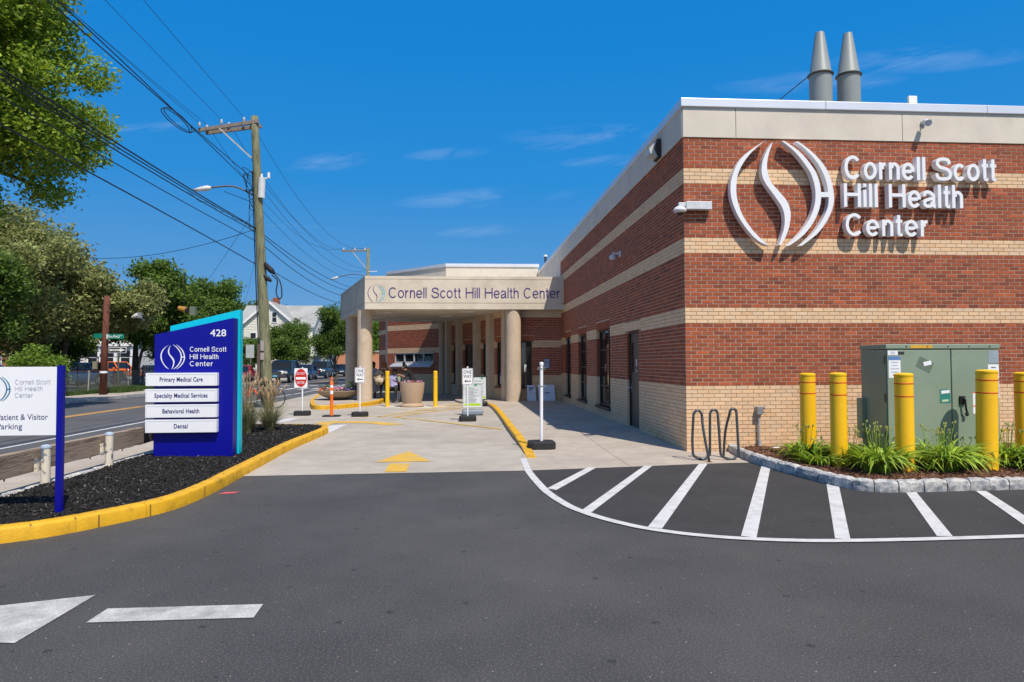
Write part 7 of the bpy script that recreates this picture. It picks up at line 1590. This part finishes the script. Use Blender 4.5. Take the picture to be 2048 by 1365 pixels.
# ================================================================ PEOPLE
skin1 = mat('brown skin', (.16, .075, .045), .6, .03, spec=.4); skin2 = mat('tan skin', (.30, .15, .095), .6, .03, spec=.4); hairk = mat('black hair', (.012, .010, .010), .6, .2, 30); hairr = mat('auburn hair', (.20, .075, .03), .7, .2, 30)
blkcl = mat('black cloth', (.014, .014, .017), .9, .2, 10); lav = mat('lavender cotton', (.34, .34, .56), .85, .05, 10); greydr = mat('blue grey dress', (.30, .32, .42), .85, .1, 8); drk = mat('dark trousers', (.018, .018, .022), .9); shoe = mat('shoe leather', (.10, .04, .03), .6)
def person(lab, loc, J, E, matf, mats, face, hair):
    """J: joint name -> (x, y, z, radius) around the standing point; E: bones; matf(v) -> material index"""
    t = thing('person', lab, 'person', loc)
    nm = list(J); me = bpy.data.meshes.new('body'); me.from_pydata([Vector(J[k][:3]) for k in nm], [(nm.index(a), nm.index(b)) for a, b in E], [])
    o = bpy.data.objects.new('body', me); COL.objects.link(o)
    md = o.modifiers.new('skin', 'SKIN'); md.use_smooth_shade = True
    for i, k in enumerate(nm):
        r = J[k][3]; me.skin_vertices[0].data[i].radius = (r, r) if not isinstance(r, tuple) else r
    me.skin_vertices[0].data[nm.index('pelvis')].use_root = True
    sb = o.modifiers.new('sub', 'SUBSURF'); sb.levels = 2; sb.render_levels = 2
    dg = bpy.context.evaluated_depsgraph_get(); ev = o.evaluated_get(dg); m2 = bpy.data.meshes.new_from_object(ev)
    o.modifiers.clear(); o.data = m2; m2.materials.clear()
    for m in mats: m2.materials.append(m)
    for p in m2.polygons: p.material_index = matf(p.center); p.use_smooth = True
    o.parent = t
    H_ = Vector(J['head'][:3]); f = Vector(face).normalized(); side = f.cross(Vector((0, 0, 1))).normalized()
    mb = MB(); mb.blob(tuple(H_ + f * .088 - Vector((0, 0, .01))), .016, .016, .022); mb.build('nose', mats[0], None).parent = t
    for s_ in (-1, 1):
        mb = MB(); mb.blob(tuple(H_ + f * .078 + side * s_ * .034 + Vector((0, 0, .02))), .011, .011, .009); mb.build('eye', hairk, None).parent = t
        mb = MB(); mb.blob(tuple(H_ + side * s_ * .088), .018, .018, .03); mb.build('ear', mats[0], None).parent = t
    mb = MB(); mb.blob(tuple(H_ + f * .083 - Vector((0, 0, .048))), .022, .014, .007); mb.build('mouth', mat('lips', (.20, .05, .04), .5), None).parent = t
    mb = MB()
    for (c, r) in hair[1]: mb.blob(tuple(H_ + Vector(c)), *r, n=14, k=9, jit=.04)
    ho = mb.build('hair', hair[0], None, smooth='all'); ho.parent = t
    return t
def fingers(J, E, wrist, hand, d, s, up_=(0, 0, 1)):
    """palm and five separate fingers at the end of an arm"""
    d = Vector(d).normalized(); upv = Vector(up_); sd = d.cross(upv).normalized(); h = Vector(J[hand][:3])
    for k, (o_, l) in enumerate(((-.030, .062), (-.010, .072), (.010, .068), (.028, .052))):
        a = f'{hand}f{k}a'; b = f'{hand}f{k}b'; p = h + sd * o_ * s + d * .035 * s; q = p + d * l * s - upv * .02 * s
        J[a] = (*p, .010 * s); J[b] = (*q, .007 * s); E += [(hand, a), (a, b)]
    a = f'{hand}ta'; p = h + sd * -.045 * s + d * .02 * s; J[a] = (*p, .011 * s); E.append((hand, a))
def body(hgt, hip, chest, headp, arms, legs, r=1.0, neck=None, hd=(0, -1, 0)):
    J = {'pelvis': (*hip, .125 * r)}; E = []
    h, c, hp = Vector(hip), Vector(chest), Vector(headp)
    J['belly'] = (*(h.lerp(c, .45)), .122 * r); J['chest'] = (*c, .135 * r); E += [('pelvis', 'belly'), ('belly', 'chest')]
    nk = c.lerp(hp, .55); J['neck'] = (*nk, .055); J['jaw'] = (*(hp - Vector((0, 0, .05)) + Vector(hd) * .018), .070); J['head'] = (*hp, .092); J['crown'] = (*(hp + Vector((0, 0, .07))), .068); E += [('chest', 'neck'), ('neck', 'jaw'), ('jaw', 'head'), ('head', 'crown')]
    for i, (s_, el, wr, hn) in enumerate(arms):
        J[f's{i}'] = (*s_, .060 * r); J[f'e{i}'] = (*el, .044 * r); J[f'w{i}'] = (*wr, .028); J[f'h{i}'] = (*hn, (.036, .020)[0]); E += [('chest', f's{i}'), (f's{i}', f'e{i}'), (f'e{i}', f'w{i}'), (f'w{i}', f'h{i}')]
        fingers(J, E, f'w{i}', f'h{i}', Vector(hn) - Vector(wr), 1.0)
    for i, (hi, kn, an, toe) in enumerate(legs):
        J[f'p{i}'] = (*hi, .100 * r); J[f'k{i}'] = (*kn, .062 * r); J[f'c{i}'] = (*(Vector(kn).lerp(Vector(an), .35)), .056 * r); J[f'a{i}'] = (*an, .038); J[f't{i}'] = (*toe, .036); E += [('pelvis', f'p{i}'), (f'p{i}', f'k{i}'), (f'k{i}', f'c{i}'), (f'c{i}', f'a{i}'), (f'a{i}', f't{i}')]
    return J, E
# woman in black leaning over the seated man, facing left
J, E = body(1.6, (.18, 0, .88), (-.02, 0, 1.22), (-.22, 0, 1.40), [((-.02, -.17, 1.26), (-.13, -.22, 1.02), (-.33, -.2, 1.10), (-.41, -.19, 1.12)), ((-.02, .17, 1.26), (-.15, .22, 1.03), (-.36, .15, 1.07), (-.44, .13, 1.08))], [((.18, -.09, .84), (.14, -.09, .46), (.18, -.09, .07), (.04, -.1, .04)), ((.20, .09, .84), (.20, .09, .46), (.26, .09, .07), (.12, .1, .04))], .95, hd=(-1, 0, -.4))
def mf(c):
    if c.x < -.10 and c.z > 1.27: return 0
    if c.x < -.16: return 0
    return 1
tw = person('woman in black with high hair bun leaning over the seated man', (-2.12, 27.55, .0), J, E, mf, [skin2, blkcl], (-1, 0, -.55), (hairk, [((.035, 0, .035), (.10, .095, .10)), ((.0, 0, .17), (.055, .055, .07)), ((.01, 0, .11), (.07, .07, .06))]))
mb = MB(); mb.blob((-2.12 - .40, 27.38, 1.02), .07, .03, .13, jit=.1); tag(mb.build('food_bag', mat('crinkled foil bag', (.35, .42, .22), .4)), 'pale green bag held by the woman in black', 'bag')
# man in a lavender shirt sitting in a wheelchair
J, E = body(1.7, (0, .05, .56), (-.01, .06, 1.0), (.06, .0, 1.23), [((-.22, .05, 1.03), (-.27, -.05, .76), (-.16, -.28, .70), (-.10, -.35, .70)), ((.20, .05, 1.03), (.26, -.08, .80), (.10, -.26, .86), (.04, -.30, .90))], [((-.10, 0, .55), (-.14, -.42, .56), (-.13, -.46, .17), (-.13, -.60, .13)), ((.11, 0, .55), (.14, -.42, .56), (.14, -.46, .17), (.14, -.60, .13))], 1.12, hd=(.3, -1, -.2))
def mf(c):
    if c.z > 1.10: return 0
    if c.z < .62 and c.y < .1: return 2 if c.z > .16 else 3
    if c.y < -.12: return 0
    if abs(c.x) > .20 and c.z < .86: return 0
    return 1
person('man in lavender shirt sitting in a wheelchair', (-2.78, 27.75, 0), J, E, mf, [skin1, lav, drk, shoe], (.3, -1, -.15), (hairk, [((0, .02, .045), (.092, .092, .075))]))
t = thing('wheelchair', 'dark manual wheelchair under the man in the lavender shirt', 'wheelchair', (-2.74, 27.85, 0))
x, y = -2.74, 27.85
for s_ in (-1, 1):
    mb = MB(); mb.tube([(x + s_ * .29, y + .05 + .30 * math.cos(a), .31 + .30 * math.sin(a)) for a in [k * math.pi / 12 for k in range(25)]], .016, 6); wo = mb.build('wheel', tyre, t)
    mb = MB()
    for k in range(12): a = k * math.pi / 6; mb.tube([(x + s_ * .29, y + .05, .31), (x + s_ * .29, y + .05 + .3 * math.cos(a), .31 + .3 * math.sin(a))], .003, 3)
    mb.build('spokes', galv, wo, kind='stuff')
    mb = MB(); mb.cyl((x + s_ * .22 - .012, y - .42, .08), (x + s_ * .22 + .012, y - .42, .08), .075, n=12); mb.build('caster', tyre, t)
    mb = MB(); mb.tube([(x + s_ * .25, y + .22, .98), (x + s_ * .25, y + .2, .48), (x + s_ * .25, y - .36, .47), (x + s_ * .22, y - .42, .10)], .013, 6); mb.tube([(x + s_ * .25, y + .2, .72), (x + s_ * .26, y - .2, .72), (x + s_ * .26, y - .2, .47)], .012, 6); mb.tube([(x + s_ * .18, y - .38, .45), (x + s_ * .18, y - .62, .09)], .012, 6); mb.obox((x + s_ * .14, y - .62, .085), (.075, 0, 0), (0, .09, .02), (0, 0, .008)); mb.build('frame', galv, t)
mb = MB(); mb.obox((x, y - .08, .465), (.24, 0, 0), (0, .24, 0), (0, 0, .018)); mb.build('seat', blkcl, t); mb = MB(); mb.obox((x, y + .21, .72), (.24, 0, 0), (0, .012, 0), (0, 0, .24)); mb.build('backrest', blkcl, t)
# woman with auburn hair and patterned backpack, seen from behind/side
J, E = body(1.62, (0, 0, .86), (0, .0, 1.25), (.03, 0, 1.50), [((-.17, 0, 1.31), (-.24, -.05, 1.02), (-.16, -.2, .84), (-.14, -.26, .78)), ((.17, 0, 1.31), (.23, -.06, 1.03), (.16, -.16, .82), (.12, -.20, .76))], [((-.09, 0, .82), (-.10, 0, .45), (-.10, .02, .07), (-.12, -.11, .04)), ((.09, 0, .82), (.12, .02, .45), (.15, .04, .07), (.17, -.08, .04))], 1.0, hd=(-.4, 1, 0))
def mf(c):
    if c.z > 1.36: return 0
    if abs(c.x) > .15 and c.z < 1.25: return 0
    return 1 if c.z > .8 else (2 if c.z > .09 else 3)
person('woman with auburn hair and patterned backpack standing by the column', (-3.20, 28.0, .0), J, E, mf, [skin2, mat('brown top', (.22, .10, .05), .85, .1), drk, shoe], (-.4, 1, 0), (hairr, [((0, -.01, .02), (.115, .115, .13)), ((-.01, -.04, -.10), (.10, .08, .11)), ((.07, -.02, -.07), (.05, .06, .09))]))
camo = mat('patterned fabric', (.50, .42, .30), .85, .25, 9, stain=(.10, .06, .04), sscale=7, samt=.95, smin=.50, smax=.56)
t = thing('backpack', 'large tan and brown patterned backpack on the auburn-haired woman', 'backpack', (-3.32, 27.85, 1.0))
mb = MB(); mb.blob((-3.36, 27.84, 1.0), .24, .14, .30, n=16, k=10, jit=.05); mb.build('bag', camo, t, smooth='all'); mb = MB(); mb.blob((-3.34, 27.72, .86), .17, .07, .15, n=12, k=8, jit=.05); mb.build('pocket', camo, t, smooth='all')
mb = MB(); mb.tube(catmull([(-3.30, 27.9, 1.28), (-3.22, 27.86, 1.38), (-3.10, 27.9, 1.32), (-3.06, 27.86, 1.05)], 4), .018, 6); mb.build('strap', mat('strap', (.55, .5, .4), .8), t, smooth='all')
# woman in blue-grey dress mostly behind the column
J, E = body(1.6, (0, 0, .9), (0, .0, 1.26), (0.02, 0, 1.52), [((-.17, 0, 1.31), (-.2, -.08, 1.04), (.0, -.22, 1.08), (.07, -.25, 1.10)), ((.17, 0, 1.31), (.21, -.08, 1.05), (.02, -.24, 1.05), (-.04, -.27, 1.07))], [((-.09, 0, .84), (-.09, 0, .46), (-.10, .02, .07), (-.12, -.11, .04)), ((.09, 0, .84), (.10, 0, .46), (.11, .02, .07), (.13, -.11, .04))], 1.0, hd=(-.6, -.5, 0))
def mf(c):
    if c.z > 1.37: return 0
    if c.y < -.12 and c.z > .9: return 0
    if c.z < .42: return 0 if c.z > .09 else 2
    return 1
person('woman in a blue-grey dress half hidden behind the left column', (-3.72, 28.6, .0), J, E, mf, [skin1, greydr, shoe], (-.6, -.5, 0), (hairk, [((0, .02, .03), (.11, .11, .11)), ((.02, .04, -.06), (.08, .07, .08))]))
mb = MB(); mb.lathe((-3.72, 28.6, .40), [(.27, 0), (.25, .15), (.20, .40), (.155, .62)], 18, sy=.75); mb.build('skirt', greydr, bpy.data.objects['person.003'], smooth='all')
# litter and small marks on the ground
rg = random.Random(21)
for k, (x, y) in enumerate([(2.1, 13.0), (1.75, 14.2), (-1.0, 15.5), (.3, 12.0), (3.3, 11.3), (2.9, 12.3)]):
    mb = MB(); mb.add([(x + rg.uniform(-.03, .03), y + rg.uniform(-.03, .03), walk_z(y) + .004 + rg.uniform(0, .006)) for _ in range(4)], [(0, 1, 2, 3)]); tag(mb.build('fallen_leaf', mat('dead leaf', (.12, .07, .03), .9)), ['dead leaf on the shaded sidewalk edge', 'dead leaf beside the yellow kerb', 'dead leaf on the driveway concrete', 'dead leaf near the yellow arrow', 'dead leaf by the bike rack', 'dead leaf below the brown door'][k], 'leaf')
tag(MB().add([(-2.98, 8.62, .006), (-2.80, 8.66, .006), (-2.76, 8.76, .006), (-2.93, 8.74, .006)], [(0, 1, 2, 3)]).build('paint_mark', mat('pink survey paint', (.65, .10, .12), .8)), 'faint red paint mark on the asphalt by the yellow kerb', 'paint mark')
